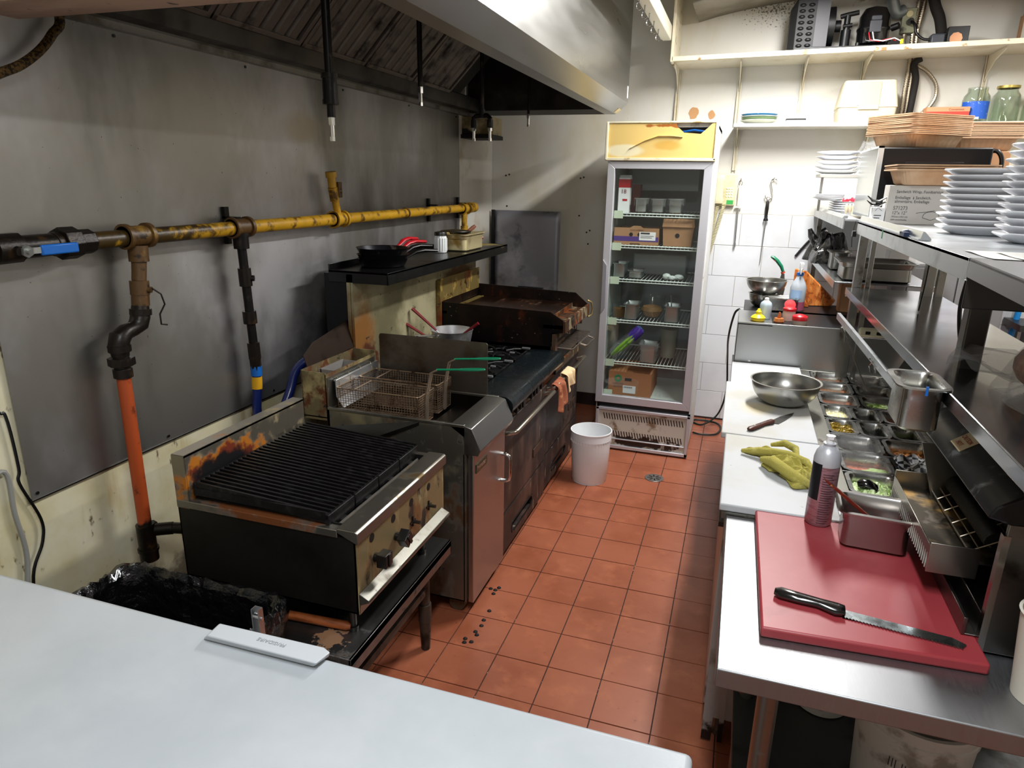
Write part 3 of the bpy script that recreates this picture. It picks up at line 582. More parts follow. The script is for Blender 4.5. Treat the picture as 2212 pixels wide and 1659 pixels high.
# fry baskets
wire = mat('basket_wire', '9a846e', .38, .8, layers=[Ly('4a3222', 20, .5, .65, r=.5)])
def basket(y, label):
    t = thing('fry_basket', label, 'basket', (-.39, y, .80), 'fry baskets hanging over the fryer tank')
    x0, x1, w, z1, z0 = -.575, -.205, .072, .925, .80
    b = B(); r = rrect((x0 + x1) / 2, y, (x1 - x0) / 2, w, .012, z1, 3); b.tube(r, .0032, 8, closed=True); part('rim', b, wire, t)
    b = B(); n = 30
    for i in range(n + 1):      # hoops across
        x = x0 + .004 + (x1 - x0 - .008) * i / n; ins = .008
        b.tube([(x, y - w, z1), (x, y - w + ins, z0), (x, y + w - ins, z0), (x, y + w, z1)], .0012, 3, cap=False)
    for j in range(12):         # level loops
        z = z0 + (z1 - z0) * j / 12; k = .008 * (1 - j / 12)
        b.tube([(x0 + k, y - w + k, z), (x1 - k, y - w + k, z), (x1 - k, y + w - k, z), (x0 + k, y + w - k, z)], .0011 if j % 2 else .0014, 3, closed=True)
    for j in range(-6, 7):
        yy = y + j * .0105; b.tube([(x0, yy, z1), (x0 + .006, yy, z0), (x1 - .006, yy, z0), (x1, yy, z1)], .0012, 3, cap=False)
    part('wire_mesh', b, wire, t, smooth=0, kind='stuff')
    for s in (-.6, .6):
        b = B(); yy = y + s * w; b.tube([(x0, yy, z1 - .01), (x0 - .003, yy, z1 + .015), (x0 - .010, yy, z1 + .036), (x0 - .020, yy, z1 + .036), (x0 - .022, yy, z1 + .02)], .0026, 6); part('hook', b, mat('hook_wire', 'b2a894', .3, .9), t)
    b = B()
    for s in (-.35, .35): b.tube([(x1 - .004, y + s * .03, z0 + .005), (x1 + .004, y + s * .028, z1), (x1 + .022, y + s * .02, z1 + .085), (x1 + .05, y + s * .015, z1 + .10)], .0042, 8)
    for s in range(-2, 3): b.tube([(x1, y + s * .005, z0), (x1 + .004, y + s * .005, z1)], .0025, 6)
    b.box((x1 + .001, y - .012, z1 - .004), (x1 + .007, y + .012, z1 + .002)); b.tube([(x0 + .08, y - w, z1), (x0 + .08, y + w, z1)], .0028, 6); part('handle_frame', b, mat('basket_handle_wire', 'a89684', .32, .8), t)
    g0 = Vector((x1 + .045, y, z1 + .10)); g1 = Vector((x1 + .25, y, z1 + .122)); u = (g1 - g0).normalized()
    b = B(); b.tube([g0, g0 + u * .11], .007, 10, flat=.6); side = Vector((0, 1, 0)); loop = [g0 + u * .10 + side * .005, g0 + u * .14 + side * .010, g0 + u * .18 + side * .010, g0 + u * .202 + side * .004, g0 + u * .202 - side * .004, g0 + u * .18 - side * .010, g0 + u * .14 - side * .010, g0 + u * .10 - side * .005]
    b.tube(loop, .0042, 8); part('green_grip', b, green_pl, t)
basket(-1.345, 'fry basket with green handle, the one nearer the charbroiler')
basket(-1.165, 'fry basket with green handle, the one nearer the range')

# range ------------------------------------------------------------------------
rg = thing('gas_range', 'grimy six-burner gas range with raised griddle, two ovens and a high shelf', 'stove', (-.35, -.28, 0))
RY0, RY1, RM = -1.035, .485, -.126
grime = mat('baked_grime_enamel', '241d1b', .5, .05, layers=[Ly('4d3a32', 5, .5, .68, st=(1, 1, .4)), Ly('8a7a6a', 26, .62, .7, st=(1, 1, .25), a=.8), Ly('120d0c', 8, .52, .68)], bump=(.15, 60, .001))
grimeR = mat('rusty_grime_panel', '5a4636', .5, .4, layers=[Ly('9c8a5c', 7, .5, .62, st=(1, 1, .4)), Ly('6a3216', 9, .52, .64), Ly('1a100c', 12, .56, .66)], bump=(.2, 60, .001))
b = B(); b.box((-.70, RY0, .12), (.0, RY0 + .01, .83)); b.box((-.70, RY1 - .01, .12), (0, RY1, .83)); b.box((-.70, RY0, .12), (-.69, RY1, .83)); b.box((-.70, RY0, .12), (0, RY1, .14)); b.box((-.03, RY0, .12), (-.01, RY1, .83)); part('carcass', b, black_mt, rg)
for x in (-.62, -.08):
    for y in (RY0 + .06, -.28, RY1 - .06): b = B(); b.cyl((x, y, 0), (x, y, .12), .022, 12); part('leg', b, black_mt, rg)
# ovens: (door y0, y1)
for (a, c, xo) in ((RY0 + .004, -.325, .018), (-.30, RY1 - .004, .006)):
    b = B(); b.box((-.01, a, .27), (xo, c, .70)); d = part('oven_door', b, grime, rg, bevel=.004)
    b = B(); b.tube([(xo - .005, a + .03, .655), (xo + .045, a + .03, .672), (xo + .05, a + .035, .675), (xo + .05, c - .035, .675), (xo + .045, c - .03, .672), (xo - .005, c - .03, .655)], .0105, 12); part('handle', b, mat('worn_tube_handle', 'a9a294', .3, .9), d)
    b = B(); b.box((xo, c - .24, .37), (xo + .006, c - .07, .415)); part('badge', b, mat('dark_badge', '4a382c', .5, .4, layers=[Ly('1a100c', 20, .5, .65)]), d, bevel=.002)
    # kick drawer with a long slot
    b = B(); z0, z1 = .06, .258; zc = .135; ym = (a + c) / 2 - .05; hw = .17; r = .028
    out = [(a, z0), (c, z0), (c, z1), (a, z1)]
    b.box((-.012, a, z0), (xo, c, zc - r)); b.box((-.012, a, zc + r), (xo, c, z1)); b.box((-.012, a, zc - r), (xo, ym - hw, zc + r)); b.box((-.012, ym + hw, zc - r), (xo, c, zc + r)); kd = part('kick_drawer', b, grime, rg)
    b = B(); b.tube([Vector((xo, ym - hw + r, zc - r))] + [Vector((xo, ym + hw - r + r * math.sin(t), zc - r * math.cos(t))) for t in [PI * i / 8 for i in range(9)]] + [Vector((xo, ym - hw + r - r * math.sin(t), zc + r * math.cos(t))) for t in [PI * i / 8 for i in range(9)]], .004, 6, closed=True); part('slot_rim', b, dark_steel, kd)
    b = B(); b.box((-.016, ym - hw - .01, zc - r - .01), (-.013, ym + hw + .01, zc + r + .01)); part('slot_backing', b, char, kd)
b = B(); b.box((-.012, RY0, .702), (.012, RM, .80)); b.box((-.012, RM, .702), (.004, RY1, .74)); part('control_panel', b, grimeR, rg)
for y in (-.93, -.875, -.70, -.645, -.53, -.25):
    b = B(); b.cyl((.012, y, .755), (.034, y, .755), .021, 14); b.box((.034, y - .006, .737), (.048, y + .006, .773)); b.cyl((.012, y, .755), (.016, y, .755), .027, 14); part('knob', b, black_pl, rg, bevel=.002)
for y in (-.60, -.83): b = B(); b.box((.012, y - .017, .735), (.05, y + .017, .772)); part('valve_handle', b, black_pl, rg, bevel=.003)
# bullnose front rail in three pieces and top sections
top_m = mat('dark_enamel_top', '1a2226', .26, .55, layers=[Ly('0e1214', 6, .45, .7, r=.4), Ly('59626a', 60, .66, .72)], bump=(.05, 80, .001))
ys = [RY0, -.735, -.43, RM]
for i in range(3):
    a, c = ys[i] + .001, ys[i + 1] - .001; b = B()
    pr_ = [(-.13, a, .838), (-.02, a, .841)] + [(.015 + .045 * math.sin(math.radians(t)), a, .796 + .045 * math.cos(math.radians(t))) for t in (10, 30, 50, 70, 90, 115, 140)] + [(.02, a, .745), (-.02, a, .745), (-.13, a, .80)]
    b.prism(pr_, (0, c - a, 0)); part('front_rail', b, top_m, rg, bevel=.001)
b = B(); b.box((-.69, RY0, .80), (-.13, RM, .81)); b.box((-.69, RY0, .80), (-.66, RM, .84)); b.box((-.69, RY0, .80), (-.13, RY0 + .012, .84)); part('spill_tray', b, black_mt, rg)
for i in range(3):
    yc = (ys[i] + ys[i + 1]) / 2
    for j, xc in enumerate((-.27, -.54)):
        b = B(); w_ = .135
        b.box((xc - w_, yc - .148, .828), (xc + w_, yc - .138, .842)); b.box((xc - w_, yc + .138, .828), (xc + w_, yc + .148, .842)); b.box((xc - w_, yc - .148, .828), (xc - w_ + .01, yc + .148, .842)); b.box((xc + w_ - .01, yc - .148, .828), (xc + w_, yc + .148, .842))
        for k in range(8):
            t = k * PI / 4; dx, dy = math.cos(t), math.sin(t); rr1 = .128 / max(abs(dx), abs(dy)); 
            b.tube([(xc + dx * .04, yc + dy * .04, .846), (xc + dx * .09, yc + dy * .09, .850), (xc + dx * (rr1 - .01), yc + dy * (rr1 - .01), .842)], .0055, 6)
        b.tube([(xc + .078 * math.cos(t), yc + .078 * math.sin(t), .842) for t in [2 * PI * q / 20 for q in range(20)]], .0045, 6, closed=True)
        gt = part('burner_grate', b, cast, rg)
        b = B(); b.cyl((xc, yc, .81), (xc, yc, .832), .045, 18); b.cyl((xc, yc, .832), (xc, yc, .838), .036, 18); part('burner', b, cast, rg)
        b = B()
        b.box((xc + .10, yc + .09, .848), (xc + .145, yc + .104, .856)); b.box((xc + .07, yc - .035, .849), (xc + .095, yc - .022, .855)); parts('bare_metal_tips', b, mat('bright_worn_iron', 'cfd2d4', .3, .8), gt)
# riser and high shelf
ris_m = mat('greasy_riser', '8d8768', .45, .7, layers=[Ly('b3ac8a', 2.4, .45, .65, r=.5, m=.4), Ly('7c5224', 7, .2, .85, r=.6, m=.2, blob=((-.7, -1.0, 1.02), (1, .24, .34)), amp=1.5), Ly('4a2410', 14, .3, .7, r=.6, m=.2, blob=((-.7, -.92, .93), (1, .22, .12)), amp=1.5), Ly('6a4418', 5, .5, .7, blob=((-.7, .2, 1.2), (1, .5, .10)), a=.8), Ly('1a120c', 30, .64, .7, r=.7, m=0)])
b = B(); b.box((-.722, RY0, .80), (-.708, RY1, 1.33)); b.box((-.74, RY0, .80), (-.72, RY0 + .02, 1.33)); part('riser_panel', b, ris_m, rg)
b = B(); b.box((-.83, RY0, 1.335), (-.53, .60, 1.345)); b.box((-.536, RY0, 1.292), (-.53, .60, 1.345)); b.box((-.83, RY0, 1.292), (-.53, RY0 + .006, 1.345)); b.box((-.83, .594, 1.292), (-.53, .60, 1.345)); b.box((-.83, RY0, 1.345), (-.824, .60, 1.372)); part('high_shelf', b, mat('shelf_dark_steel', '3e3f40', .3, .95, layers=[Ly('1c1b1a', 4, .5, .75, r=.45), Ly('8d7a44', 5, .5, .7, r=.6, m=.3, blob=((-.68, .5, 1.34), (.3, .2, .1)))]), rg, bevel=.0015)
b = B(); b.box((-.86, RY0 + .01, .9), (-.74, RY0 + .04, 1.33)); b.box((-.86, RY1 - .04, .9), (-.74, RY1, 1.33)); parts('shelf_support', b, black_mt, rg)
# raised griddle and broiler
gsid = mat('griddle_burnt_side', '231611', .4, .5, layers=[Ly('5c2c14', 9, .56, .68, st=(1, 1, .6)), Ly('0b0807', 5, .42, .62), Ly('a08a70', 50, .68, .72)], bump=(.2, 50, .001))
gpl = mat('griddle_plate', '4a342a', .28, .8, layers=[Ly('2c1a12', 4, .42, .65, r=.3), Ly('8a6a58', 4, .55, .75, st=(4, 1, 1), r=.35), Ly('8a4a20', 30, .62, .7, r=.5)], bump=(.1, 60, .001))
b = B(); b.prism([(-.705, RM, .84), (-.02, RM, .84), (-.02, RM, .93), (.055, RM, .945), (.055, RM, 1.005), (-.03, RM, 1.055), (-.705, RM, 1.068)], (0, .006, 0)); part('near_side_plate', b, gsid, rg)
b = B(); b.prism([(-.705, RY1, .84), (-.02, RY1, .84), (-.02, RY1, .93), (.055, RY1, .945), (.055, RY1, 1.005), (-.03, RY1, 1.075), (-.705, RY1, 1.095)], (0, -.006, 0)); part('far_side_plate', b, gsid, rg)
b = B(); b.box((-.65, RM + .006, 1.0), (-.05, RY1 - .006, 1.012)); part('griddle_plate', b, gpl, rg)
b = B(); b.box((-.07, RM, .96), (.05, RY1, .985)); b.box((.045, RM - .003, .94), (.06, RY1 + .003, 1.008)); b.box((-.052, RM + .006, .98), (-.046, RY1 - .006, 1.012)); part('grease_trough', b, mat('baked_trough', '4a3222', .45, .5, layers=[Ly('9a8c70', 9, .54, .64), Ly('8a4a20', 12, .52, .64), Ly('1a0f0a', 10, .55, .68)], bump=(.3, 60, .002)), rg, bevel=.002)
b = B(); b.box((-.70, RM, .84), (-.012, RM + .3, .86)); b.box((-.015, RM, .745), (.005, RM + .05, .94)); b.box((-.012, RM + .05, .90), (.012, RY1, .955)); bp = part('griddle_front_panel', b, grimeR, rg)
b = B(); b.box((-.018, RM + .05, .745), (-.014, RY1, .90)); part('broiler_cavity', b, char, rg)
for y in (.05, .19, .36):
    b = B(); b.cyl((.012, y, .925), (.034, y, .925), .023, 6); b.box((.034, y - .007, .905), (.046, y + .007, .945)); part('griddle_knob', b, chrome, rg, bevel=.002)
b = B(); b.box((-.69, RM, 1.068), (-.684, RY1, 1.20)); b.box((-.684, RM, 1.0), (-.65, RY1, 1.015)); b.box((-.705, RM - .02, .92), (-.68, RM + .01, 1.19)); part('griddle_backsplash', b, mat('rusty_griddle_splash', '7a6a3c', .5, .5, layers=[Ly('b29a54', 14, .54, .66), Ly('7a3018', 5, .5, .68), Ly('3a2412', 14, .55, .66)], bump=(.3, 60, .002)), rg)
b = B(); b.box((-.698, RM, 1.0), (-.69, RY1, 1.19)); part('splash_back', b, gsid, rg)
b = B()
for k in range(16): y = RM + .09 + k * .03; b.tube([(-.2, y, .845), (.075, y, .838)], .003, 6)
b.tube([(-.2, RM + .07, .845), (.085, RM + .07, .838), (.09, RM + .08, .838), (.09, RY1 - .04, .838), (.085, RY1 - .03, .838), (-.2, RY1 - .03, .845)], .005, 8); b.tube([(.09, .12, .836), (.125, .12, .826), (.132, .13, .824), (.132, .33, .824), (.125, .34, .826), (.09, .34, .836)], .0055, 8); part('broiler_rack', b, mat('rack_wire', '8a8078', .35, .9), rg)
b = B(); b.tube([(.058, .47, .93), (.075, .492, .94), (.08, .495, .98), (.072, .49, 1.02), (.05, .48, 1.03)], .006, 8); part('lift_handle', b, mat('brassy_handle', 'b09a68', .35, .9), rg)
b = B(); b.tube([(-.42, RY1 + .004, 1.06), (-.42, RY1 + .02, 1.085), (-.25, RY1 + .02, 1.085), (-.25, RY1 + .004, 1.06)], .006, 8); part('rear_handle', b, black_mt, rg)
# ================================================================== THINGS ON THE COOKING LINE
def panlathe(x, y, z, r, h, m, t, hm, ang, hl, rise=.03, hw=.012, hm_label=None, thick=.003):
    b = B(); b.lathe([(0, z), (r * .78, z), (r * .86, z + .003), (r, z + h), (r + .002, z + h + .001), (r - thick, z + h), (r * .84, z + .006), (r * .77, z + thick), (0, z + thick)], (x, y, 0), 32); part('pan', b, m, t)
    d = Vector((math.cos(ang), math.sin(ang), 0)); s = Vector((x, y, z + h - .006)) + d * (r - .004)
    b = B(); b.tube([s, s + d * .03 + Vector((0, 0, rise * .2)), s + d * .07 + Vector((0, 0, rise * .8)), s + d * hl * .6 + Vector((0, 0, rise)), s + d * hl + Vector((0, 0, rise * .8))], hw, 10, rs=[hw * .5, hw * .7, hw, hw * 1.05, hw * .9], flat=.65); part('handle', b, hm, t, label=hm_label)
nonstick = mat('worn_nonstick', '202024', .32, .6, layers=[Ly('7a7068', 20, .6, .72)])
pm = mat('pan_rim_aluminium', '8e8478', .35, .9, layers=[Ly('2a2422', 10, .45, .6)])
base = at(838, 560, 'z', 1.345)
cx, cy = -.68, -.80
for i, (dz, dy, r, h, m, hm, ang, lab) in enumerate([(0, 0, .118, .036, nonstick, black_pl, 1.05, 'black frying pan at the bottom of the stack on the range shelf'), (.022, .0, .120, .034, nonstick, black_pl, 1.2, 'black-handled frying pan, second from the bottom of the shelf stack'), (.040, .005, .116, .034, pm, red_pl, 1.33, 'red-handled frying pan, third from the bottom of the shelf stack'), (.052, .0, .122, .034, nonstick, red_pl, 1.5, 'red-handled frying pan on top of the shelf stack')]):
    x, y, z = cx, cy + dy, 1.346 + dz
    t = thing('frying_pan', lab, 'pan', (x, y, z), 'frying pans stacked on the range shelf'); panlathe(x, y, z, r, h, m, t, hm, ang, .20, .032, .0135)
p = at(952, 545, 'z', 1.346); t = thing('shaker', 'ribbed glass shaker of white salt with a steel cap on the range shelf', 'shaker', p)
b = B(); n = 32; b.lathe([(0, .001), (.034, .001), (.036, .004), (.035, .085), (.031, .094), (.031, .098)], p, n); part('glass_body', b, mat('salt_glass', 'dfe3e4', .15, spec=.8), t)
for k in range(16):
    a = 2 * PI * k / 16; b = B(); q_ = p + Vector((.0355 * math.cos(a), .0355 * math.sin(a), .01)); b.cyl(q_, q_ + Vector((0, 0, .07)), .0028, 6); part('rib', b, MC['salt_glass'], t)
b = B(); b.lathe([(.0325, .094), (.036, .095), (.036, .108), (.034, .114), (.012, .118), (0, .118)], p, 28); part('cap', b, dark_steel, t)
aged = mat('aged_pan_steel', 'cdc095', .42, .55, layers=[Ly('8a6a2c', 6, .5, .68, r=.5), Ly('d2c9a2', 3, .5, .7)])
def steampan(name, c, L, Wd, H, m, label, cat, group=None, rz=0, lip=.012, taper=.92, r=.03, t=None, rim=.004, flange_label=None):
    """stamped steel pan: flange, tapered walls, flat bottom, real thickness; centre c at the bottom"""
    c = Vector(c); own = t is None
    if own: t = thing(name, label, cat, c, group, rz)
    def ring(hx, hy, rr_, z): return rrect(0, 0, hx, hy, rr_, z, 4)
    hx, hy = L / 2, Wd / 2; b = B(); k = .0012
    rings = [ring(hx + lip, hy + lip, r + lip, H - rim), ring(hx + lip, hy + lip, r + lip, H), ring(hx, hy, r, H), ring(hx - .004, hy - .004, r, H - .006), ring(hx - .004 - (1 - taper) * hx * .35, hy - .004 - (1 - taper) * hy * .35, r, H * .72), ring(hx * taper * .985, hy * taper * .985, r * .9, H * .68), ring(hx * taper, hy * taper, r * .9, .008), ring(hx * taper - .008, hy * taper - .008, r * .8, .0015)]
    outer = [ring(hx * taper - .008, hy * taper - .008, r * .8, 0), ring(hx * taper + k, hy * taper + k, r * .9, .008), ring(hx * taper * .985 + k, hy * taper * .985 + k, r * .9, H * .68), ring(hx - .003 - (1 - taper) * hx * .35 + k, hy - .003 - (1 - taper) * hy * .35 + k, r, H * .72), ring(hx - .003 + k, hy - .003 + k, r, H - .007), ring(hx + lip - .002, hy + lip - .002, r + lip, H - rim)]
    rs = outer + rings; b.loft(rs, cap0=True, cap1=True)
    part('pan_body' if own else 'pan', b, m, t, local=True)
    return t
def contents(t, name, L, Wd, z, m, label, cat, amp=.006, n=14, kind=None, fn=None):
    """heaped food standing in a pan, top-level, in world coordinates"""
    c = t.location; b = B()
    def f(u, v):
        x = (u - .5) * L; y = (v - .5) * Wd; e = min(1, 6 * min(u, 1 - u, v, 1 - v) + .0)
        h = z + amp * (random.random() - .3) * e + (fn(u, v) if fn else 0) * e
        return Vector((c.x + x, c.y + y, h))
    b.grid(f, n, n); return solo(name, b, m, label, cat, kind=kind, smooth=60)
p = at(1013, 543, 'z', 1.346); p = Vector((-.63, .08, 1.346)); c_ = at(1012, 520, 'z', 1.38)
t = steampan('bain_marie_pan', (-.655, .13, 1.346), .17, .31, .098, aged, 'yellowed deep steel pan on the range shelf right of the salt shaker', 'pan')
t = thing('wooden_tongs', 'wooden-handled utensils sticking out behind the yellowed shelf pan', 'utensil', (-.70, .30, 1.346))
for k, (a, c) in enumerate((((-.76, .20, 1.36), (-.64, .30, 1.475)), ((-.72, .20, 1.37), (-.60, .33, 1.405)))):
    b = B(); a = Vector(a); c = Vector(c); b.tube([a, a.lerp(c, .6), c.lerp(a, .1), c], .011, 8, rs=[.004, .009, .013, .010]); part('handle', b, mat('dark_wood_handle', '7d4c3a', .5), t)
b = B(); b.lathe([(.09, 0), (.095, .01), (.094, .012), (.02, .02), (0, .021)], (-.735, .22, 1.435), 28); b.cyl((-.76, .22, 1.346), (-.76, .22, 1.44), .006, 8); solo('pan_lid', b, dark_steel, 'dark round lid behind the yellowed pan on the range shelf', 'lid')

# saucepan with red-handled tools
pc = at(975, 737, 'z', .853); pc = Vector((-.50, -.40, .853)); 
alu = mat('aluminium_pot', 'c4c5c8', .38, .9, layers=[Ly('8a8580', 6, .52, .7), Ly('e6e6e8', 3, .5, .7)])
t = thing('saucepan', 'dented aluminium saucepan standing on a rear burner', 'pot', pc)
b = B(); b.lathe([(0, 0), (.085, 0), (.090, .006), (.112, .118), (.115, .12), (.110, .12), (.087, .008), (0, .004)], pc, 36); part('pot', b, alu, t)
hs = pc + Vector((-.055, -.095, .10))
b = B(); d = Vector((-.35, -.94, 0)).normalized(); s_ = Vector((-d.y, d.x, 0))
b.tube([hs - s_ * .012, hs + d * .04 - s_ * .01 + Vector((0, 0, .006)), hs + d * .13 - s_ * .012 + Vector((0, 0, .02)), hs + d * .165 - s_ * .004 + Vector((0, 0, .012)), hs + d * .165 + s_ * .004 + Vector((0, 0, .012)), hs + d * .13 + s_ * .012 + Vector((0, 0, .02)), hs + d * .04 + s_ * .01 + Vector((0, 0, .006)), hs + s_ * .012], .004, 8); part('handle', b, steel_dirty, t)
b = B(); 
for k in (-1, 1): b.cyl(hs + s_ * .018 * k - d * .002, hs + s_ * .018 * k + d * .006, .007, 8)
parts('rivets', b, alu, t)
maroon = mat('maroon_handle', '6e141c', .35)
for lab, a, c in (('long maroon-handled turner leaning in the saucepan, reaching highest', (.02, .0, .02), (-.19, -.09, .235)), ('shorter red-handled turner leaning in the saucepan on the left', (-.02, -.04, .02), (-.24, -.13, .175)), ('red-handled ladle resting on the far rim of the saucepan', (-.02, .04, .04), (.125, .07, .15))):
    t = thing('turner', lab, 'utensil', pc + Vector((0, 0, .02)), 'red-handled tools in the saucepan')
    a = pc + Vector(a); c = pc + Vector(c); b = B(); mid = a.lerp(c, .45); b.tube([mid, c], .012, 8, rs=[.008, .013], flat=.7); part('handle', b, maroon, t)
    b = B(); b.tube([a, mid], .004, 6); b.box((-.03, -.002, -.02), (.03, .002, .03), Matrix.Translation(a + Vector((0, 0, .015)))); part('blade', b, alu, t)
# cloths on the oven handle
def cloth(name, yc, wy, zt, lf, lb, m, label, cat, xo=.056, ph=0):
    b = B()
    def f(u, v):
        s = (v - .5); y = yc + (u - .5) * wy * (1 + .25 * abs(s)) + .01 * math.sin(v * 9 + ph)
        wob = .010 * math.sin(u * 12 + ph + s * 3)
        if v < .5: k = (.5 - v) * 2; return Vector((xo + .014 + wob + .012 * k, y, zt - k * lf * (1 + .12 * math.sin(u * 5 + ph)) ))
        k = (v - .5) * 2; return Vector((xo - .016 - .3 * abs(wob), y, zt - k * lb))
    b.grid(f, 18, 22)
    o = solo(name, b, m, label, cat); k = o.modifiers.new('s', 'SOLIDIFY'); k.thickness = .006; k.offset = 1; o.modifiers.new('u', 'SUBSURF').render_levels = 1
    return o
cl1 = mat('orange_rag', '94553a', .9, layers=[Ly('7a3c22', 12, .5, .66), Ly('c88a58', 30, .6, .7)], bump=(.5, 200, .002))
cl2 = mat('cream_mitt', 'd8bd93', .85, layers=[Ly('c08a50', 10, .52, .66), Ly('8a5a34', 20, .62, .7)], bump=(.4, 160, .002))
cloth('towel', -.20, .16, .694, .155, .07, cl1, 'orange-brown towel hanging over the far oven handle', 'towel')
cloth('oven_mitt', -.02, .17, .706, .10, .05, cl2, 'cream oven cloth bunched on the far oven handle behind the orange towel', 'oven mitt', ph=2)

# bin, stick, metal handle ----------------------------------------------------------
bag = mat('black_bin_liner', '0b0b0d', .22, coat=.5, bump=(.9, 22, .02))
t = thing('trash_bin', 'rectangular bin lined with a shiny black bag between stand and freezer', 'trash bin', (-.46, -2.53, 0))
b = B(); x0, x1, y0, y1 = -.745, -.175, -2.745, -2.325
def ringz(z, g, j=0, jz=0):
    o0 = rrect((x0 + x1) / 2, (y0 + y1) / 2, (x1 - x0) / 2 + g, (y1 - y0) / 2 + g, .06, z, 6); o = []
    for i in range(len(o0)):
        p, q_ = o0[i], o0[(i + 1) % len(o0)]; k = 22 if i % 7 == 6 else 1
        o += [p.lerp(q_, s_ / k) for s_ in range(k)]
    return [p + Vector((random.uniform(-j, j), random.uniform(-j, j), random.uniform(-jz, jz))) for p in o]
random.seed(3)
b.loft([ringz(.0, -.05), ringz(.55, 0)], cap1=False); part('bin_body', b, black_pl, t)
b = B(); rgs = [ringz(.30, .001, .003), ringz(.42, .004, .005), ringz(.52, .008, .006), ringz(.575, .014, .007, .006), ringz(.606, .010, .005, .008), ringz(.612, -.002, .005, .008), ringz(.590, -.014, .006, .006), ringz(.54, -.02, .006), ringz(.3, -.03, .008), ringz(.06, -.06)]
b.loft(rgs, cap0=False); part('liner', b, bag, t, smooth=25)
a = at(568, 1308, 'z', .70); t = thing('metal_handle', 'slim metal channel handle standing up at the bin corner', 'handle', (-.03, -2.6, 0))
a = Vector((-.040, -2.60, .795)); c = Vector((-.030, -2.60, .0)); b = B(); u = (c - a); n_ = Vector((1, 0, 0)); 
for s0, s1, d0, d1 in ((-.010, -.008, 0, .014), (.008, .010, 0, .014), (-.010, .010, -.002, 0)):
    f_ = Vector((0, -1, 0)); b.hexa([c + n_ * s0 + f_ * d0, c + n_ * s1 + f_ * d0, c + n_ * s1 + f_ * d1, c + n_ * s0 + f_ * d1, a + n_ * s0 + f_ * d0, a + n_ * s1 + f_ * d0, a + n_ * s1 + f_ * d1, a + n_ * s0 + f_ * d1])
part('channel', b, steel_x, t)
b = B(); b.cyl((-.054, -2.606, .77), (-.026, -2.606, .77), .004, 8); part('pin', b, chrome, t)
b = B(); s0 = Vector((-.50, -2.225, .456)); s1 = Vector((-.062, -2.195, .456)); b.tube([s0, s0.lerp(s1, .5), s1.lerp(s0, .03), s1], .014, 12, rs=[.013, .014, .014, .008]); solo('wooden_stick', b, wood, 'round wooden stick lying on the stand under the charbroiler', 'stick')

# freezer -----------------------------------------------------------------------------
frz = mat('freezer_enamel', 'b4b9bd', .33, layers=[Ly('a8aeb3', 2, .4, .7), Ly('6a6a66', 60, .73, .76)], bump=(.12, 120, .001), coat=.2)
t = thing('chest_freezer', 'white chest freezer with pebbled lid filling the near left foreground', 'freezer', (0, -3.15, 0))
b = B(); b.box((-.93, -3.48, .05), (.905, -2.80, .80)); part('cabinet', b, frz, t, bevel=.01)
b = B(); b.box((-.95, -3.50, .805), (.938, -2.775, .87)); lid = part('lid', b, frz, t, bevel=.012)
lid.modifiers['bevel'].segments = 4
hm = mat('freezer_handle_plastic', 'b9bec3', .4)
A = [at(475, 1346, 'z', .889), at(700, 1398, 'z', .889), at(714, 1409, 'z', .889), at(683, 1434, 'z', .889), at(446, 1373, 'z', .889)]
Bm = [at(470, 1352, 'z', .870), at(697, 1407, 'z', .866), at(712, 1418, 'z', .866), at(677, 1441, 'z', .8715), at(438, 1381, 'z', .8715)]
b = B(); b.loft([Bm, A]); h = part('handle', b, hm, lid, bevel=.003)
e0 = at(620, 1393, 'z', .889); e1 = at(543, 1373, 'z', .889); rv = (e1 - e0).normalized(); e0.y = e1.y = (e0.y + e1.y) / 2
text('FRIGIDAIRE', .0125, mat('faint_grey_print', '8f9498', .4), lid, Vector((e0.x, e0.y - .0, .889)), (-1, 0, 0), (0, -1, 0), squeeze=1.0)
b = B()
for x in (-.8, .8):
    for y in (-3.4, -2.88): b.cyl((x, y, 0), (x, y, .05), .03, 12)
part('feet', b, black_pl, t, kind='stuff')

# bucket and floor drain -----------------------------------------------------------------
p = at(1272, 1034, 'z', 0); t = thing('bucket', 'plain white plastic bucket on the floor in front of the range', 'bucket', (p.x, p.y, 0))
b = B(); b.lathe([(0, .004), (.100, .004), (.106, .012), (.118, .27), (.1215, .272), (.1215, .315), (.124, .317), (.124, .323), (.1185, .323), (.115, .26), (.103, .016), (0, .010)], (p.x, p.y, 0), 48); part('shell', b, mat('bucket_plastic', 'eef0f2', .35), t)
for k in range(40):
    a = 2 * PI * k / 40; b = B(); q_ = Vector((p.x + .1205 * math.cos(a), p.y + .1205 * math.sin(a), .255)); b.box((-.0012, -.0012, 0), (.0012, .0012, .02), Matrix.Translation(q_)); part('rib', b, MC['bucket_plastic'], t)
b = B(); b.lathe([(0, .0015), (.095, .0015), (.102, .0), (.102, .004), (0, .004)], (p.x, p.y, 0), 32); part('base_ring', b, MC['bucket_plastic'], t)
p = at(1413, 1033, 'z', 0); t = thing('floor_drain', 'round steel floor drain cover with radial slots in the red tiles', 'drain', (p.x, p.y, 0))
b = B(); b.cyl((p.x, p.y, .0005), (p.x, p.y, .004), .058, 32); part('cover', b, mat('drain_steel', 'a7a5a2', .35, .9), t, bevel=.001)
for k in range(8):
    a = 2 * PI * k / 8 + .2; m_ = Matrix.Translation((p.x, p.y, .004)) @ Matrix.Rotation(a, 4, 'Z'); b = B(); b.box((.014, -.004, 0), (.042, .004, .0006), m_); part('slot', b, char, t)
b = B()
random.seed(11)
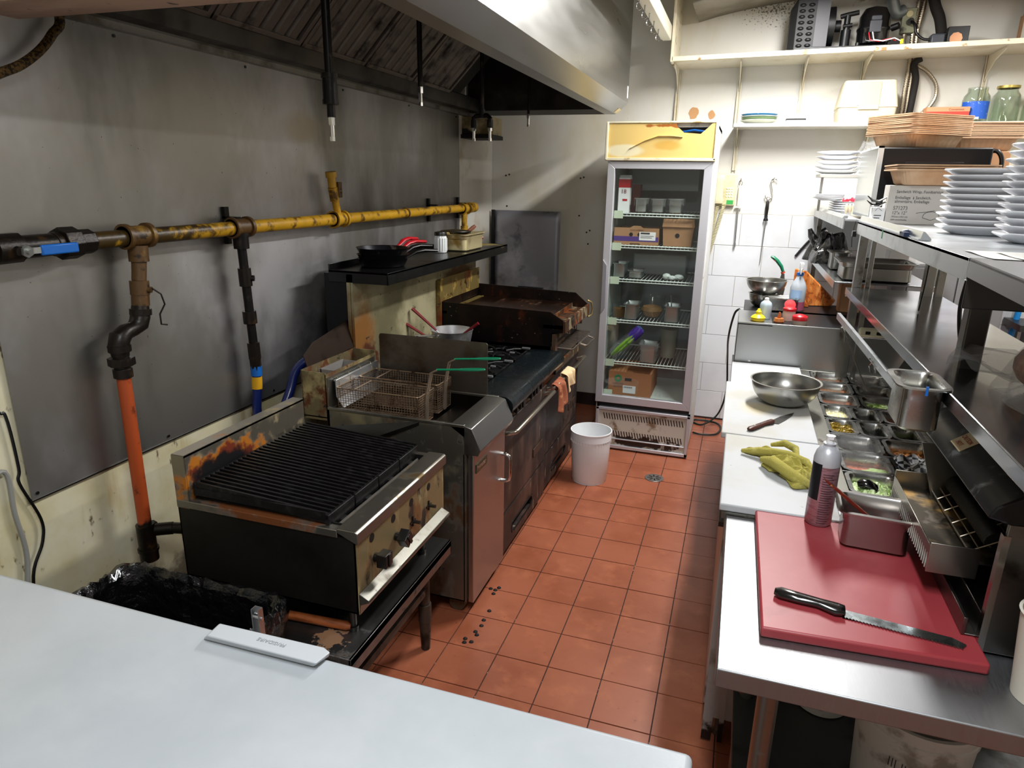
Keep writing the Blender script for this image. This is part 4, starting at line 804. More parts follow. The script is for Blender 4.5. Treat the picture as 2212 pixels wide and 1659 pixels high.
for (px, py) in ((1005, 1380), (1018, 1387), (1030, 1372), (1045, 1340), (1040, 1352), (1027, 1365), (1060, 1272), (1070, 1275), (1078, 1270), (1057, 1320), (1003, 1388), (1066, 1283)):
    p = at(px, py, 'z', 0); b.lathe([(0, .006), (.007, .0045), (.010, .0006)], (p.x, p.y, 0), 7)
solo('food_crumbs', b, char, 'scattered black crumbs on the red tiles by the fryer foot', 'crumbs', kind='stuff')
# ================================================================== DISPLAY COOLER
def thin_glass():
    m = bpy.data.materials.new('door_glass'); m.use_nodes = True; nt = m.node_tree; N = nt.nodes; L = nt.links
    for n_ in list(N): N.remove(n_)
    o = N.new('ShaderNodeOutputMaterial'); t = N.new('ShaderNodeBsdfTransparent'); g = N.new('ShaderNodeBsdfGlossy'); mx = N.new('ShaderNodeMixShader'); f = N.new('ShaderNodeMath'); f.operation = 'MULTIPLY_ADD'; lw = N.new('ShaderNodeLayerWeight'); pw = N.new('ShaderNodeMath'); pw.operation = 'POWER'; pw.inputs[1].default_value = 3; L.new(lw.outputs['Facing'], pw.inputs[0]); L.new(pw.outputs[0], f.inputs[0]); f.inputs[1].default_value = .45; f.inputs[2].default_value = .035; f.name = 'edge'
    t.inputs[0].default_value = (.96, .985, .975, 1); g.inputs['Roughness'].default_value = .04
    L.new(f.outputs[0], mx.inputs[0]); L.new(t.outputs[0], mx.inputs[1]); L.new(g.outputs[0], mx.inputs[2]); L.new(mx.outputs[0], o.inputs[0]); return m
dglass = thin_glass()
def film_mat():
    m = bpy.data.materials.new('cling_film'); m.use_nodes = True; nt = m.node_tree; N = nt.nodes; L = nt.links
    for n_ in list(N): N.remove(n_)
    o = N.new('ShaderNodeOutputMaterial'); t = N.new('ShaderNodeBsdfTransparent'); g = N.new('ShaderNodeBsdfPrincipled'); mx = N.new('ShaderNodeMixShader')
    g.inputs['Base Color'].default_value = (.8, .82, .84, 1); g.inputs['Roughness'].default_value = .12; bp = N.new('ShaderNodeBump'); no = N.new('ShaderNodeTexNoise'); no.inputs['Scale'].default_value = 45; bp.inputs['Strength'].default_value = 1; bp.inputs['Distance'].default_value = .02
    L.new(no.outputs[0], bp.inputs['Height']); L.new(bp.outputs[0], g.inputs['Normal']); mx.inputs[0].default_value = .22
    L.new(t.outputs[0], mx.inputs[1]); L.new(g.outputs[0], mx.inputs[2]); L.new(mx.outputs[0], o.inputs[0]); return m
film = film_mat()
F0, F1, FYF, FYB = .105, .732, .607, 1.28
cool = thing('display_cooler', 'tall glass-door cooler with a yellowed torn header against the back wall', 'refrigerator', ((F0 + F1) / 2, .95, 0))
cab = mat('cooler_cabinet', 'd6d6d2', .4, layers=[Ly('8a7a60', 12, .6, .72, a=.7)])
b = B(); b.box((F0, .66, .03), (F0 + .025, FYB, 2.085)); b.box((F1 - .025, .66, .03), (F1, FYB, 2.085)); b.box((F0, FYB - .02, .03), (F1, FYB, 2.085)); b.box((F0, .62, 2.06), (F1, FYB, 2.088)); b.box((F0 + .02, .66, 1.85), (F1 - .02, FYB, 1.875)); b.box((F0 + .02, .66, .335), (F1 - .02, FYB, .362)); b.box((F0, .66, .03), (F1, FYB, .05)); part('cabinet', b, cab, cool, bevel=.003)
lin_m = mat('cooler_liner', 'dbe6e2', .4); lin_d = mat('cooler_back', '7a7f82', .45)
b = B(); b.box((F0 + .025, .665, .36), (F0 + .029, FYB - .03, 1.85)); b.box((F1 - .029, .665, .36), (F1 - .025, FYB - .03, 1.85)); b.box((F0 + .027, .665, .362), (F1 - .027, FYB - .03, .366)); part('liner', b, lin_m, cool)
b = B(); b.box((F0 + .027, FYB - .04, .36), (F1 - .027, FYB - .03, 1.85)); b.box((F0 + .10, .95, 1.70), (F1 - .1, FYB - .04, 1.84)); part('back_duct', b, lin_d, cool)
# header
yh = mat('yellowed_header', 'd8bb72', .45, layers=[Ly('e2d9b4', 2, .45, .65, blob=((.2, .6, 1.93), (.25, 1, .08)), amp=.5), Ly('c99a3c', 3, .5, .75, blob=((.45, .6, 1.96), (.2, 1, .07)), amp=.6, a=.7), Ly('9a5a1c', 8, .52, .66, st=(1, 1, .4), blob=((.45, .6, 2.07), (.35, 1, .035)), amp=1.4)])
hz0, hz1 = 1.885, 2.088
b = B(); b.prism([(F0 - .012, .600, hz0), (F1 + .0, .600, hz0), (F1, .600, hz1), (.700, .597, hz1 - .010), (.675, .597, hz1 - .035), (.640, .597, hz1 - .066), (.545, .597, hz1 - .058), (.505, .597, hz1 - .024), (.50, .597, hz1 - .008), (.50, .600, hz1), (F0 - .012, .600, hz1)], (0, .006, 0)); hd = part('header', b, yh, cool)
b = B(); b.box((F0 - .014, .594, hz1 - .006), (F1 + .004, .66, hz1 + .006)); b.box((F0 - .018, .59, hz0 - .01), (F0 - .002, .66, hz1 + .004)); b.box((F1 - .012, .592, hz0 - .01), (F1 + .004, .66, hz1 + .004)); b.box((F0 - .014, .592, hz0 - .014), (F1 + .004, .62, hz0 + .004)); part('header_frame', b, mat('cream_frame', 'd5ceb2', .45, layers=[Ly('9a8050', 12, .55, .7)]), cool, bevel=.004)
b = B(); b.box((F0, .64, hz0), (F1, .645, hz1 - .01)); part('header_inside', b, mat('header_dark', '2c2a28', .7), cool)
b = B(); b.tube([(.24, .593, 1.945), (.32, .592, 1.985), (.40, .590, 2.012), (.47, .590, 2.012), (.54, .593, 2.005)], .006, 6, flat=.5); part('torn_flap', b, yh, cool)
b = B(); b.tube([(.53, .63, 2.035), (.60, .62, 2.045), (.68, .63, 2.035)], .006, 6); part('blue_wire', b, blue_pl, cool)
# door
fm = mat('cooler_door_frame', 'c6c7ce', .38, .5)
D0, D1, Z0, Z1 = .107, .727, .333, 1.868
b = B()
b.hexa([(D0, .607, Z0), (D0 + .045, .607, Z0 + .05), (D0 + .045, .65, Z0 + .05), (D0, .65, Z0), (D0, .607, Z1), (D0 + .045, .607, Z1 - .042), (D0 + .045, .65, Z1 - .042), (D0, .65, Z1)])
b.hexa([(D1 - .05, .607, Z0 + .05), (D1, .607, Z0), (D1, .65, Z0), (D1 - .05, .65, Z0 + .05), (D1 - .05, .607, Z1 - .042), (D1, .607, Z1), (D1, .65, Z1), (D1 - .05, .65, Z1 - .042)])
b.hexa([(D0, .607, Z0), (D1, .607, Z0), (D1, .65, Z0), (D0, .65, Z0), (D0 + .045, .607, Z0 + .05), (D1 - .05, .607, Z0 + .05), (D1 - .05, .65, Z0 + .05), (D0 + .045, .65, Z0 + .05)])
b.hexa([(D0 + .045, .607, Z1 - .042), (D1 - .05, .607, Z1 - .042), (D1 - .05, .65, Z1 - .042), (D0 + .045, .65, Z1 - .042), (D0, .607, Z1), (D1, .607, Z1), (D1, .65, Z1), (D0, .65, Z1)])
d = part('door_frame', b, fm, cool, bevel=.002)
b = B(); b.box((D0 + .043, .624, Z0 + .048), (D1 - .048, .628, Z1 - .04)); part('glass_pane', b, dglass, d)
b = B(); b.prism([(D0 + .004, .604, .93), (D0 + .032, .604, .97), (D0 + .032, .604, 1.24), (D0 + .004, .604, 1.28)], (0, -.012, 0)); part('door_handle', b, mat('grey_handle', '8b8a90', .4, .3), d, bevel=.003)
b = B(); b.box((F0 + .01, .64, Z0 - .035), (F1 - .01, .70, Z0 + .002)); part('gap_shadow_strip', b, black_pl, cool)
# base
bm_ = mat('dirty_base_panel', 'c2bcb0', .45, layers=[Ly('7a644a', 9, .52, .66), Ly('2a1c14', 14, .5, .62, blob=((.43, .6, .07), (.5, 1, .09)), amp=1.2), Ly('3a2418', 40, .66, .74)])
b = B(); b.box((.135, .622, .03), (.718, .630, .282)); bp_ = part('base_panel', b, bm_, cool)
b = B(); b.box((.118, .607, .012), (.137, .66, .298)); b.box((.716, .607, .012), (.735, .66, .298)); b.box((.118, .607, .280), (.735, .66, .298)); b.box((.118, .607, .012), (.735, .66, .034)); b.box((.137, .612, .075), (.716, .64, .082)); part('base_frame', b, fm, cool, bevel=.002)
b = B()
for k in range(30):
    x = .165 + k * .0178
    for z0, z1 in ((.215, .255), (.095, .135)): b.hexa([(x, .6205, z1), (x + .006, .6205, z1), (x + .006, .623, z1), (x, .623, z1), (x + .010, .6205, z0), (x + .016, .6205, z0), (x + .016, .623, z0), (x + .010, .623, z0)][::-1])
part('vent_slots', b, black_pl, cool, kind='stuff')
b = B()
for x in (.16, .69):
    for y in (.68, 1.22): b.cyl((x, y, 0), (x, y, .035), .02, 12)
part('feet', b, black_pl, cool, kind='stuff')
# wire shelves
wm = mat('white_coated_wire', 'e6f0ec', .4)
SH = [1.566, 1.369, 1.155, .889, .609]
for i, z in enumerate(SH):
    b = B(); y0 = .668; xa, xb = F0 + .035, F1 - .04
    b.tube([(xa, y0, z - .004), (xb, y0, z - .004)], .004, 6); b.tube([(xa, y0 + .003, z - .020), (xb, y0 + .003, z - .020)], .0035, 6); b.tube([(xa, 1.20, z - .004), (xb, 1.20, z - .004)], .004, 6)
    n = 24
    for k in range(n + 1):
        x = xa + (xb - xa) * k / n; b.tube([(x, y0 + .003, z - .020), (x, y0, z - .002), (x, 1.20, z - .002)], .0018, 4)
    part('wire_shelf', b, wm, cool)
    b = B(); b.box((F0 + .048, .655, z - .035), (F0 + .105, .658, z + .012)); part('price_clip', b, mat('clip_plastic', 'c9d6bf', .3), cool)
b = B(); b.box((F0 + .048, .655, .362), (F0 + .105, .658, .41)); part('price_clip', b, MC['clip_plastic'], cool)

# contents
def cooler_pan(x, z, w, h, label, wrap=True, dark=False, y=.76, L=.15):
    t = steampan('food_pan', (x, y, z + .0005), w, L, h, mat('cooler_pan_steel', 'a9adac', .35, .9), label, 'food pan', 'steel food pans in the glass-door cooler', lip=.008, r=.012)
    if wrap:
        random.seed(int(x * 1000)); n = 24; b = B(); hx, hy = w / 2 + .012, L / 2 + .012
        top = [p + Vector((x, y, 0)) for p in rrect(0, 0, hx, hy, .02, z + h + .002, 5)]
        mid = [p + Vector((0, 0, -.012)) for p in top]; low = [p + Vector(((p.x - x) * -.06, (p.y - y) * -.06, -.03 - random.random() * .022)) for p in top]
        b.loft([low, mid, top], cap0=False); part('film_cover', b, film, t, smooth=20)
    return t
z = SH[0]
t = thing('cream_carton', 'tall white and red cream carton on the top shelf of the cooler', 'carton', (.205, .72, z))
b = B(); b.box((.168, .69, z), (.238, .76, z + .205)); b.prism([(.168, .69, z + .205), (.168, .76, z + .205), (.168, .728, z + .225), (.168, .722, z + .225)], (.07, 0, 0)); part('body', b, white_ink, t)
b = B(); b.box((.1675, .6892, z + .15), (.2385, .7605, z + .20)); part('red_band', b, red_pl, t, label='red printed band')
text('18', .036, mat('dark_red_ink', '6a1018', .6), t, (.182, .689, z + .115), (1, 0, 0), (0, 0, 1)); b = B(); b.box((.195, .689, z + .07), (.225, .6893, z + .082)); part('logo_strip', b, red_pl, t)
b = B(); b.box((.24, .78, z), (.29, .86, z + .17)); b.box((.2385, .779, z + .06), (.2915, .78, z + .07)); solo('dark_red_box', b, mat('dark_red_card', '5a1a16', .6), 'dark red box in the shade behind the cream carton', 'box')
cooler_pan(.312, z, .068, .088, 'left of the three film-wrapped pans on the top cooler shelf')
cooler_pan(.415, z, .072, .086, 'middle of the three film-wrapped pans on the top cooler shelf')
cooler_pan(.522, z, .078, .088, 'right of the three film-wrapped pans on the top cooler shelf')
z = SH[1]
t = thing('produce_tray', 'open cardboard tray with a purple stripe on the second cooler shelf', 'box', (.30, .78, z))
b = B(); x0, x1 = .155, .435; b.prism([(x0, .69, z), (x0 + .10, .69, z), (x0 + .105, .69, z + .01), (x0 + .165, .69, z + .01), (x0 + .17, .69, z), (x1, .69, z), (x1, .69, z + .105), (x0 + .18, .69, z + .105), (x0 + .165, .69, z + .118), (x0 + .12, .69, z + .118), (x0 + .10, .69, z + .105), (x0, .69, z + .105)], (0, .004, 0)); b.box((x0, .694, z), (x0 + .004, .95, z + .10)); b.box((x1 - .004, .694, z), (x1, .95, z + .10)); b.box((x0, .694, z), (x1, .95, z + .004)); b.box((x0, .946, z), (x1, .95, z + .1)); part('tray', b, kraft, t)
b = B(); b.box((x0, .6893, z + .022), (x1, .6899, z + .052)); part('purple_stripe', b, mat('purple_print', '4c3080', .6), t, label='purple printed stripe')
b = B(); b.box((x0 + .16, .6885, z + .03), (x0 + .262, .6893, z + .082)); part('label', b, white_ink, t, label='white address label')
b = B(); b.box((x0 + .168, .688, z + .068), (x0 + .225, .6885, z + .078)); b.box((x0 + .168, .688, z + .055), (x0 + .25, .6885, z + .058)); b.box((x0 + .168, .688, z + .045), (x0 + .24, .6885, z + .048)); part('label_print', b, ink, t, kind='stuff')
text('CUCUMBERS', .015, mat('brown_ink', '5a3a28', .8), t, (x0 + .10, .69, z + .085), (1, 0, 0), (0, 0, 1))
for x in (x0 + .108, x0 + .16): b = B(); b.cyl((x, .6888, z + .064), (x, .6896, z + .064), .012, 14); part('hand_hole', b, char, t)
t = thing('cardboard_box', 'plain kraft box with a round hole on the second cooler shelf', 'box', (.55, .8, z))
b = B(); b.hexa([(.465, .70, z), (.635, .70, z), (.635, .9, z), (.465, .9, z), (.455, .70, z + .125), (.645, .70, z + .125), (.645, .9, z + .125), (.455, .9, z + .125)]); part('body', b, kraft, t)
b = B(); b.hexa([(.453, .690, z + .118), (.650, .690, z + .118), (.65, .91, z + .118), (.453, .91, z + .118), (.458, .70, z + .165), (.643, .70, z + .165), (.643, .9, z + .165), (.458, .9, z + .165)]); part('lid', b, kraft, t)
b = B(); b.cyl((.548, .6985, z + .066), (.548, .701, z + .066), .014, 18); part('hole', b, char, t)
z = SH[2]
cooler_pan(.20, z, .075, .095, 'tall narrow pan at the left of the third cooler shelf', wrap=False)
cooler_pan(.305, z, .085, .052, 'shallow pan second from left on the third cooler shelf', wrap=False)
b = B(); random.seed(4); b.ball((.50, .73, z + .022), .028, 10, (1, .9, .75)); b.ball((.535, .72, z + .016), .022, 10, (1.1, .9, .7)); b.ball((.575, .74, z + .02), .03, 10, (1.1, .8, .6)); solo('wrapped_bundle', b, mat('crumpled_white_wrap', 'c9d2d0', .4, bump=(1, 60, .01)), 'crumpled translucent bundle at the right of the third cooler shelf', 'bag')
b = B(); b.box((.25, .95, z), (.60, 1.15, z + .14)); solo('storage_tub', b, mat('cloudy_tub', '8a9090', .4), 'cloudy grey tub at the back of the third cooler shelf', 'tub', bevel=.01)
z = SH[3]
t = thing('deli_tub', 'round clear tub of brown food on the left of the fourth cooler shelf', 'tub', (.215, .76, z))
b = B(); b.lathe([(0, 0), (.045, 0), (.052, .085), (.056, .087), (.056, .092), (0, .094)], (.215, .76, z), 24); part('tub', b, dglass, t)
b = B(); b.lathe([(0, .003), (.042, .003), (.047, .06), (0, .065)], (.215, .76, z), 20); part('food', b, mat('brown_food', '6a4a22', .6), t)
cooler_pan(.295, z, .082, .105, 'narrow pan beside the brown tub on the fourth cooler shelf', wrap=False, y=.74)
t = thing('glass_bowl', 'round clear container with orange food in the middle of the fourth cooler shelf', 'bowl', (.41, .85, z))
b = B(); b.lathe([(0, 0), (.055, .0), (.08, .05), (.082, .13), (.085, .135), (.080, .135), (.078, .05), (.053, .004), (0, .004)], (.41, .85, z), 28); part('bowl', b, dglass, t)
b = B(); b.lathe([(0, .005), (.05, .006), (.072, .045), (.06, .07), (0, .085)], (.41, .85, z), 20); part('food', b, mat('orange_food', 'a87848', .5, bump=(.8, 60, .01)), t)
cooler_pan(.555, z, .090, .108, 'pan with a spoon in it at the right of the fourth cooler shelf', wrap=False, y=.74)
b = B(); b.tube([(.55, .76, z + .05), (.535, .76, z + .17)], .004, 6); b.ball((.55, .76, z + .05), .014, 8, (1, .5, 1)); solo('spoon', b, chrome, 'metal spoon standing in the right pan on the fourth cooler shelf', 'spoon')
z = SH[4]
t = thing('romaine_lettuce', 'bagged green romaine with a purple label end leaning on the fifth cooler shelf', 'lettuce', (.25, .74, z))
leaf = mat('romaine_leaf', '86b83c', .5, layers=[Ly('cfe09a', 12, .5, .62, st=(1, 1, .5)), Ly('4d8a28', 20, .55, .7)], bump=(.6, 60, .006))
A0 = Vector((.19, .72, z + .035)); A1 = Vector((.365, .76, z + .215))
for k in range(7):
    o_ = Vector((random.uniform(-.012, .012), random.uniform(-.02, .02), random.uniform(-.012, .012))); b = B(); b.tube([A0 + o_, A0.lerp(A1, .25) + o_ * 1.6, A0.lerp(A1, .55) + o_ * 1.6, A0.lerp(A1, .8) + o_], .02, 8, rs=[.010, .024, .024, .016], flat=.5); part('leaf', b, leaf, t)
b = B(); b.tube([A0.lerp(A1, .62), A0.lerp(A1, .8), A0.lerp(A1, .95), A1], .03, 12, rs=[.036, .038, .034, .02]); part('printed_bag_end', b, mat('purple_bag_print', '4a2f96', .25, layers=[Ly('2f8f9a', 10, .5, .6)]), t, label='purple printed end of the bag')
b = B(); b.tube([A0 - (A1 - A0) * .06, A0, A0.lerp(A1, .3), A0.lerp(A1, .65)], .04, 14, rs=[.02, .036, .044, .040]); part('film_sleeve', b, film, t)
cooler_pan(.425, z, .105, .125, 'film-covered pan beside the romaine on the fifth cooler shelf', y=.74)
b = B(); b.lathe([(0, 0), (.05, 0), (.058, .19), (.06, .195), (0, .2)], (.53, .92, z), 24); solo('plastic_jug', b, mat('frosted_tub', '8f9188', .5), 'tall frosted container behind the film-covered pan on the fifth shelf', 'container')
z = .367
t = thing('produce_box', 'brown produce box with a green head emblem on the cooler floor', 'box', (.31, .8, z))
x0, x1 = .175, .46
b = B(); b.prism([(x0, .69, z), (x0 + .06, .69, z), (x0 + .07, .69, z + .008), (x0 + .2, .69, z + .008), (x0 + .21, .69, z), (x1, .69, z), (x1, .69, z + .165), (x0, .69, z + .165)], (0, .005, 0)); b.box((x0, .695, z), (x1, .695 + .35, z + .16)); part('carton', b, mat('garden_box_card', 'a8714c', .8), t)
b = B(); b.box((x0 + .11, .6885, z + .105), (x0 + .155, .6895, z + .125)); part('hand_hole', b, char, t)
b = B(); 
for k in range(12):
    a = 2 * PI * k / 12; b.ball((x0 + .065 + .018 * math.cos(a), .689, z + .118 + .018 * math.sin(a)), .009, 6, (1, .1, 1))
part('emblem', b, mat('green_print', '2c7a4c', .7), t, label='green printed emblem', kind='stuff')
text('GARDEN', .018, ink, t, (x0 + .028, .69, z + .075), (1, 0, 0), (0, 0, 1)); text('QUEEN', .018, ink, t, (x0 + .034, .69, z + .057), (1, 0, 0), (0, 0, 1))
b = B(); b.box((x0 + .10, .688, z + .02), (x0 + .185, .6893, z + .072)); part('label', b, white_ink, t, label='white barcode label')
b = B(); 
for k in range(14): b.box((x0 + .107 + k * .004, .6875, z + .055), (x0 + .109 + k * .004, .688, z + .066))
part('barcode', b, ink, t, kind='stuff')

# ================================================================== BACK WALL
wsh = mat('painted_shelf_board', 'd4ccb6', .5, layers=[Ly('bfb190', 4, .5, .7), Ly('8a6a44', 40, .66, .74)])
edge = mat('chipped_shelf_edge', 'ded5bb', .5, layers=[Ly('9a7448', 14, .58, .66)])
hs_ = thing('high_shelf', 'long painted wall shelf near the ceiling carrying the compressor', 'shelf', (1.6, 1.32, 2.49))
def hz(x): return 2.497 + (x - .39) * .015
b = B(); b.hexa([(.385, 1.12, hz(.39)), (3.1, 1.12, hz(3.1)), (3.1, 1.517, hz(3.1)), (.385, 1.517, hz(.39)), (.385, 1.12, hz(.39) + .02), (3.1, 1.12, hz(3.1) + .02), (3.1, 1.517, hz(3.1) + .02), (.385, 1.517, hz(.39) + .02)]); part('board', b, wsh, hs_)
b = B(); b.hexa([(.385, 1.114, hz(.39) - .004), (3.1, 1.114, hz(3.1) - .004), (3.1, 1.121, hz(3.1) - .004), (.385, 1.121, hz(.39) - .004), (.385, 1.114, hz(.39) + .024), (3.1, 1.114, hz(3.1) + .024), (3.1, 1.121, hz(3.1) + .024), (.385, 1.121, hz(.39) + .024)]); part('edge_strip', b, edge, hs_, bevel=.002)
b = B(); b.box((.375, 1.114, hz(.39) - .006), (.392, 1.517, 2.978)); part('end_upright', b, edge, hs_, bevel=.002)
def bracket(x, ztop, depth, zlow, tr=.3):
    g = B(); g.box((x - .012, 1.496, zlow), (x - .006, 1.512, ztop)); g.box((x + .006, 1.496, zlow), (x + .012, 1.512, ztop)); g.box((x - .012, 1.507, zlow), (x + .012, 1.5125, ztop))
    return g
for k, px in enumerate((1468, 1602, 1738, 1866, 2132)):
    x = at(px, 145, 'y', 1.5).x; z = hz(x)
    t_ = part('slotted_track', bracket(x, z, 0, 2.135), wsh, hs_)
    b = B(); b.prism([(x - .003, 1.50, z - .002), (x - .003, 1.18, z - .002), (x - .003, 1.18, z - .014), (x - .003, 1.36, z - .05), (x - .003, 1.47, z - .11), (x - .003, 1.50, z - .15)], (.006, 0, 0)); part('bracket', b, wsh, hs_)
ls = thing('low_shelf', 'narrow white wall shelf holding jars, plates and a plastic box', 'shelf', (1.9, 1.4, 2.1))
b = B(); b.box((.80, 1.24, 2.106), (3.1, 1.517, 2.128)); part('board', b, mat('white_shelf', 'dfdcd0', .45, layers=[Ly('c0b8a0', 5, .55, .75)]), ls, bevel=.002)
for px in (1592, 1872, 2150):
    x = at(px, 300, 'y', 1.5).x
    part('slotted_track', bracket(x, 2.104, 0, 1.84), wsh, ls); b = B(); b.prism([(x - .003, 1.50, 2.104), (x - .003, 1.26, 2.104), (x - .003, 1.26, 2.094), (x - .003, 1.44, 2.06), (x - .003, 1.50, 1.99)], (.006, 0, 0)); part('bracket', b, wsh, ls)
# beam with S-hooks
bmx0, bmx1 = .335, .40
t = thing('hook_beam', 'white painted beam with a row of small hooks running towards the shelf corner', 'beam', (.37, .4, 2.62))
pA = at(1433, 88, 'y', 1.11); zb = pA.z
b = B(); b.box((.318, -.6, zb), (.372, 1.112, zb + .085)); part('beam', b, mat('cream_painted_beam', 'dcd8c6', .45), t, bevel=.004)
b = B(); b.box((.31, -.6, zb + .004), (.3185, 1.10, zb + .03)); b.box((.313, -.6, zb + .03), (.3185, 1.10, zb + .06)); part('side_moulding', b, MC['cream_painted_beam'], t, bevel=.002)
for k, (px, py) in enumerate(((1364, 8), (1380, 20), (1392, 33), (1402, 47), (1412, 60), (1422, 72))):
    p = at(px, py, 'x', .335); y = p.y; z0 = zb
    b = B(); b.tube([(.335, y, z0 + .0), (.335, y, z0 - .03)] + [(.335 + .0 + .014 * math.cos(a), y - .002, z0 - .045 + .018 * math.sin(a)) for a in [PI * .6 + q * PI * 1.2 / 8 for q in range(9)]], .0035, 6); b.cyl((.335, y, z0 - .004), (.335, y, z0 + .004), .005, 8)
    solo('beam_hook', b, chrome, ['hook on the white beam, nearest the hood', 'second hook along the white beam from the hood', 'third hook along the white beam from the hood', 'fourth hook along the white beam from the hood', 'fifth hook along the white beam, last but one', 'last hook on the white beam, nearest the shelf corner'][k], 'hook', 'small hooks under the white beam')
# compressor unit
def Q(px, py, y=1.33): return at(px, py, 'y', y)
cu = thing('condensing_unit', 'black refrigeration condensing unit with a dome compressor on the high shelf', 'compressor', (1.4, 1.33, 2.52))
zs = hz(1.3) + .0205
b = B(); b.box((1.11, 1.20, zs + .0), (1.72, 1.46, zs + .012)); b.box((1.11, 1.20, zs + .012), (1.72, 1.206, zs + .026)); part('base_plate', b, black_mt, cu)
b = B(); b.box((1.105, 1.22, zs + .02), (1.29, 1.45, zs + .30)); b.prism([(1.07, 1.235, zs + .02), (1.105, 1.22, zs + .02), (1.105, 1.22, zs + .30), (1.10, 1.24, zs + .30), (1.07, 1.26, zs + .25)], (0, .18, 0)); ch_ = part('condenser_coil', b, mat('condenser_black', '18191b', .55), cu, bevel=.004)
for c in range(2):
    for r in range(8): b = B(); b.ball((1.135 + c * .05, 1.218, zs + .04 + r * .032), .017, 10, (1.1, .5, .6)); part('coil_bend', b, black_mt, ch_)
b = B(); b.box((1.215, 1.214, zs + .03), (1.29, 1.221, zs + .295)); part('shroud_plate', b, mat('grey_shroud', '3c3d42', .5), cu)
b = B(); b.cyl((1.29, 1.34, zs + .16), (1.33, 1.34, zs + .16), .11, 24); b.cyl((1.33, 1.34, zs + .16), (1.37, 1.34, zs + .16), .035, 14); part('fan', b, black_mt, cu)
b = B(); b.cyl((1.40, 1.30, zs + .012), (1.40, 1.30, zs + .13), .028, 16); b.cyl((1.40, 1.30, zs + .13), (1.40, 1.30, zs + .21), .018, 12); b.tube([(1.36, 1.30, zs + .205), (1.40, 1.30, zs + .215), (1.46, 1.30, zs + .225)], .014, 10); b.cyl((1.38, 1.29, zs + .15), (1.43, 1.29, zs + .155), .012, 10); part('receiver', b, black_mt, cu)
b = B(); cx_, cy_ = 1.555, 1.33; b.lathe([(0, .03), (.06, .03), (.088, .05), (.090, .12), (.094, .125), (.094, .135), (.090, .14), (.086, .20), (.06, .245), (.02, .258), (0, .26)], (cx_, cy_, zs), 32); part('compressor_dome', b, mat('gloss_black', '0d0d0f', .18, coat=.5), cu)
b = B(); b.box((1.52, 1.225, zs + .10), (1.585, 1.25, zs + .165)); b.box((1.525, 1.222, zs + .165), (1.58, 1.25, zs + .19)); part('terminal_box', b, mat('grey_terminal', '3c3e44', .4), cu, bevel=.004)
for px, py in ((1545, 98), (1640, 70)): pass
b = B(); b.cyl((1.65, 1.30, zs + .13), (1.685, 1.28, zs + .14), .02, 10); b.box((1.63, 1.22, zs + .012), (1.70, 1.27, zs + .05)); part('relay', b, black_pl, cu)
b = B(); b.box((1.695, 1.215, zs + .02), (1.71, 1.22, zs + .055)); part('yellow_sticker', b, mat('yellow_sticker', 'd8d020', .5), cu, label='yellow sticker')
for k, (c_, m_) in enumerate((((1.50, 1.22), black_pl), ((1.52, 1.21), red_pl), ((1.54, 1.205), white_pl))):
    b = B(); x, y = c_; b.tube([(x, y + .02, zs + .10), (x + .01, y, zs + .055), (x + .06, y - .005, zs + .045), (x + .12, y, zs + .06), (x + .17, y + .02, zs + .04)], .0035, 6); part('lead_wire', b, m_, cu)
for s in ((1.47, 1.26), (1.64, 1.26)): b = B(); b.cyl((s[0], s[1], zs + .012), (s[0], s[1], zs + .05), .012, 10); part('rubber_mount', b, black_pl, cu)
# outlet, conduits, insulated pipe, adapter
t = thing('outlet_box', 'grimy wall outlet box with a black plug above the high shelf', 'outlet', (1.77, 1.49, 2.66))
b = B(); b.box((1.725, 1.46, 2.66), (1.80, 1.514, 2.80)); part('box', b, mat('grimy_outlet', '8c8c74', .5, .2, layers=[Ly('2a241c', 9, .5, .64)]), t, bevel=.004)
b = B(); b.cyl((1.762, 1.455, 2.765), (1.762, 1.461, 2.765), .018, 16); part('receptacle', b, mat('ivory', 'c4b98c', .4), t)
b = B(); b.cyl((1.765, 1.40, 2.715), (1.765, 1.462, 2.72), .018, 12); part('plug', b, black_pl, t)
hose([(1.765, 1.41, 2.715), (1.785, 1.38, 2.69), (1.80, 1.37, 2.64), (1.84, 1.36, 2.605), (1.885, 1.35, 2.60)], .008, black_pl, 'adapter_cable', 'short black cable from the wall plug to the black adapter', 'cable')
hose([(1.60, 1.40, 2.98), (1.63, 1.42, 2.90), (1.68, 1.46, 2.78), (1.73, 1.48, 2.79)], .035, mat('grey_flex_duct', '7e8486', .4, .5), 'flex_duct', 'thick grey flexible elbow entering the outlet box', 'duct', 14)
flexm = mat('steel_flex_conduit', 'a79c8a', .35, .9, layers=[Ly('5a4c3a', 3, .5, .7)])
def ribbed(pts, r, m, label, name='conduit', step=.009):
    out, b = hose(pts, r, None, '', '', ''); 
    for i in range(len(out) - 1):
        L_ = (out[i + 1] - out[i]).length; n = max(1, int(L_ / step))
        for k in range(n):
            c = out[i].lerp(out[i + 1], k / n); d = (out[i + 1] - out[i]).normalized() * step * .3; b.cyl(c - d, c + d, r * 1.2, 8)
    return solo(name, b, m, label, 'conduit', 'flexible metal conduits on the back wall')
yb = 1.49
ribbed([at(1992, -40, 'y', yb), at(1985, 10, 'y', yb), at(1972, 70, 'y', yb), at(1966, 130, 'y', yb), at(1955, 190, 'y', yb), at(1945, 250, 'y', yb), (1.78, yb, 2.13)], .012, flexm, 'left of the paired steel conduits passing through the shelf')
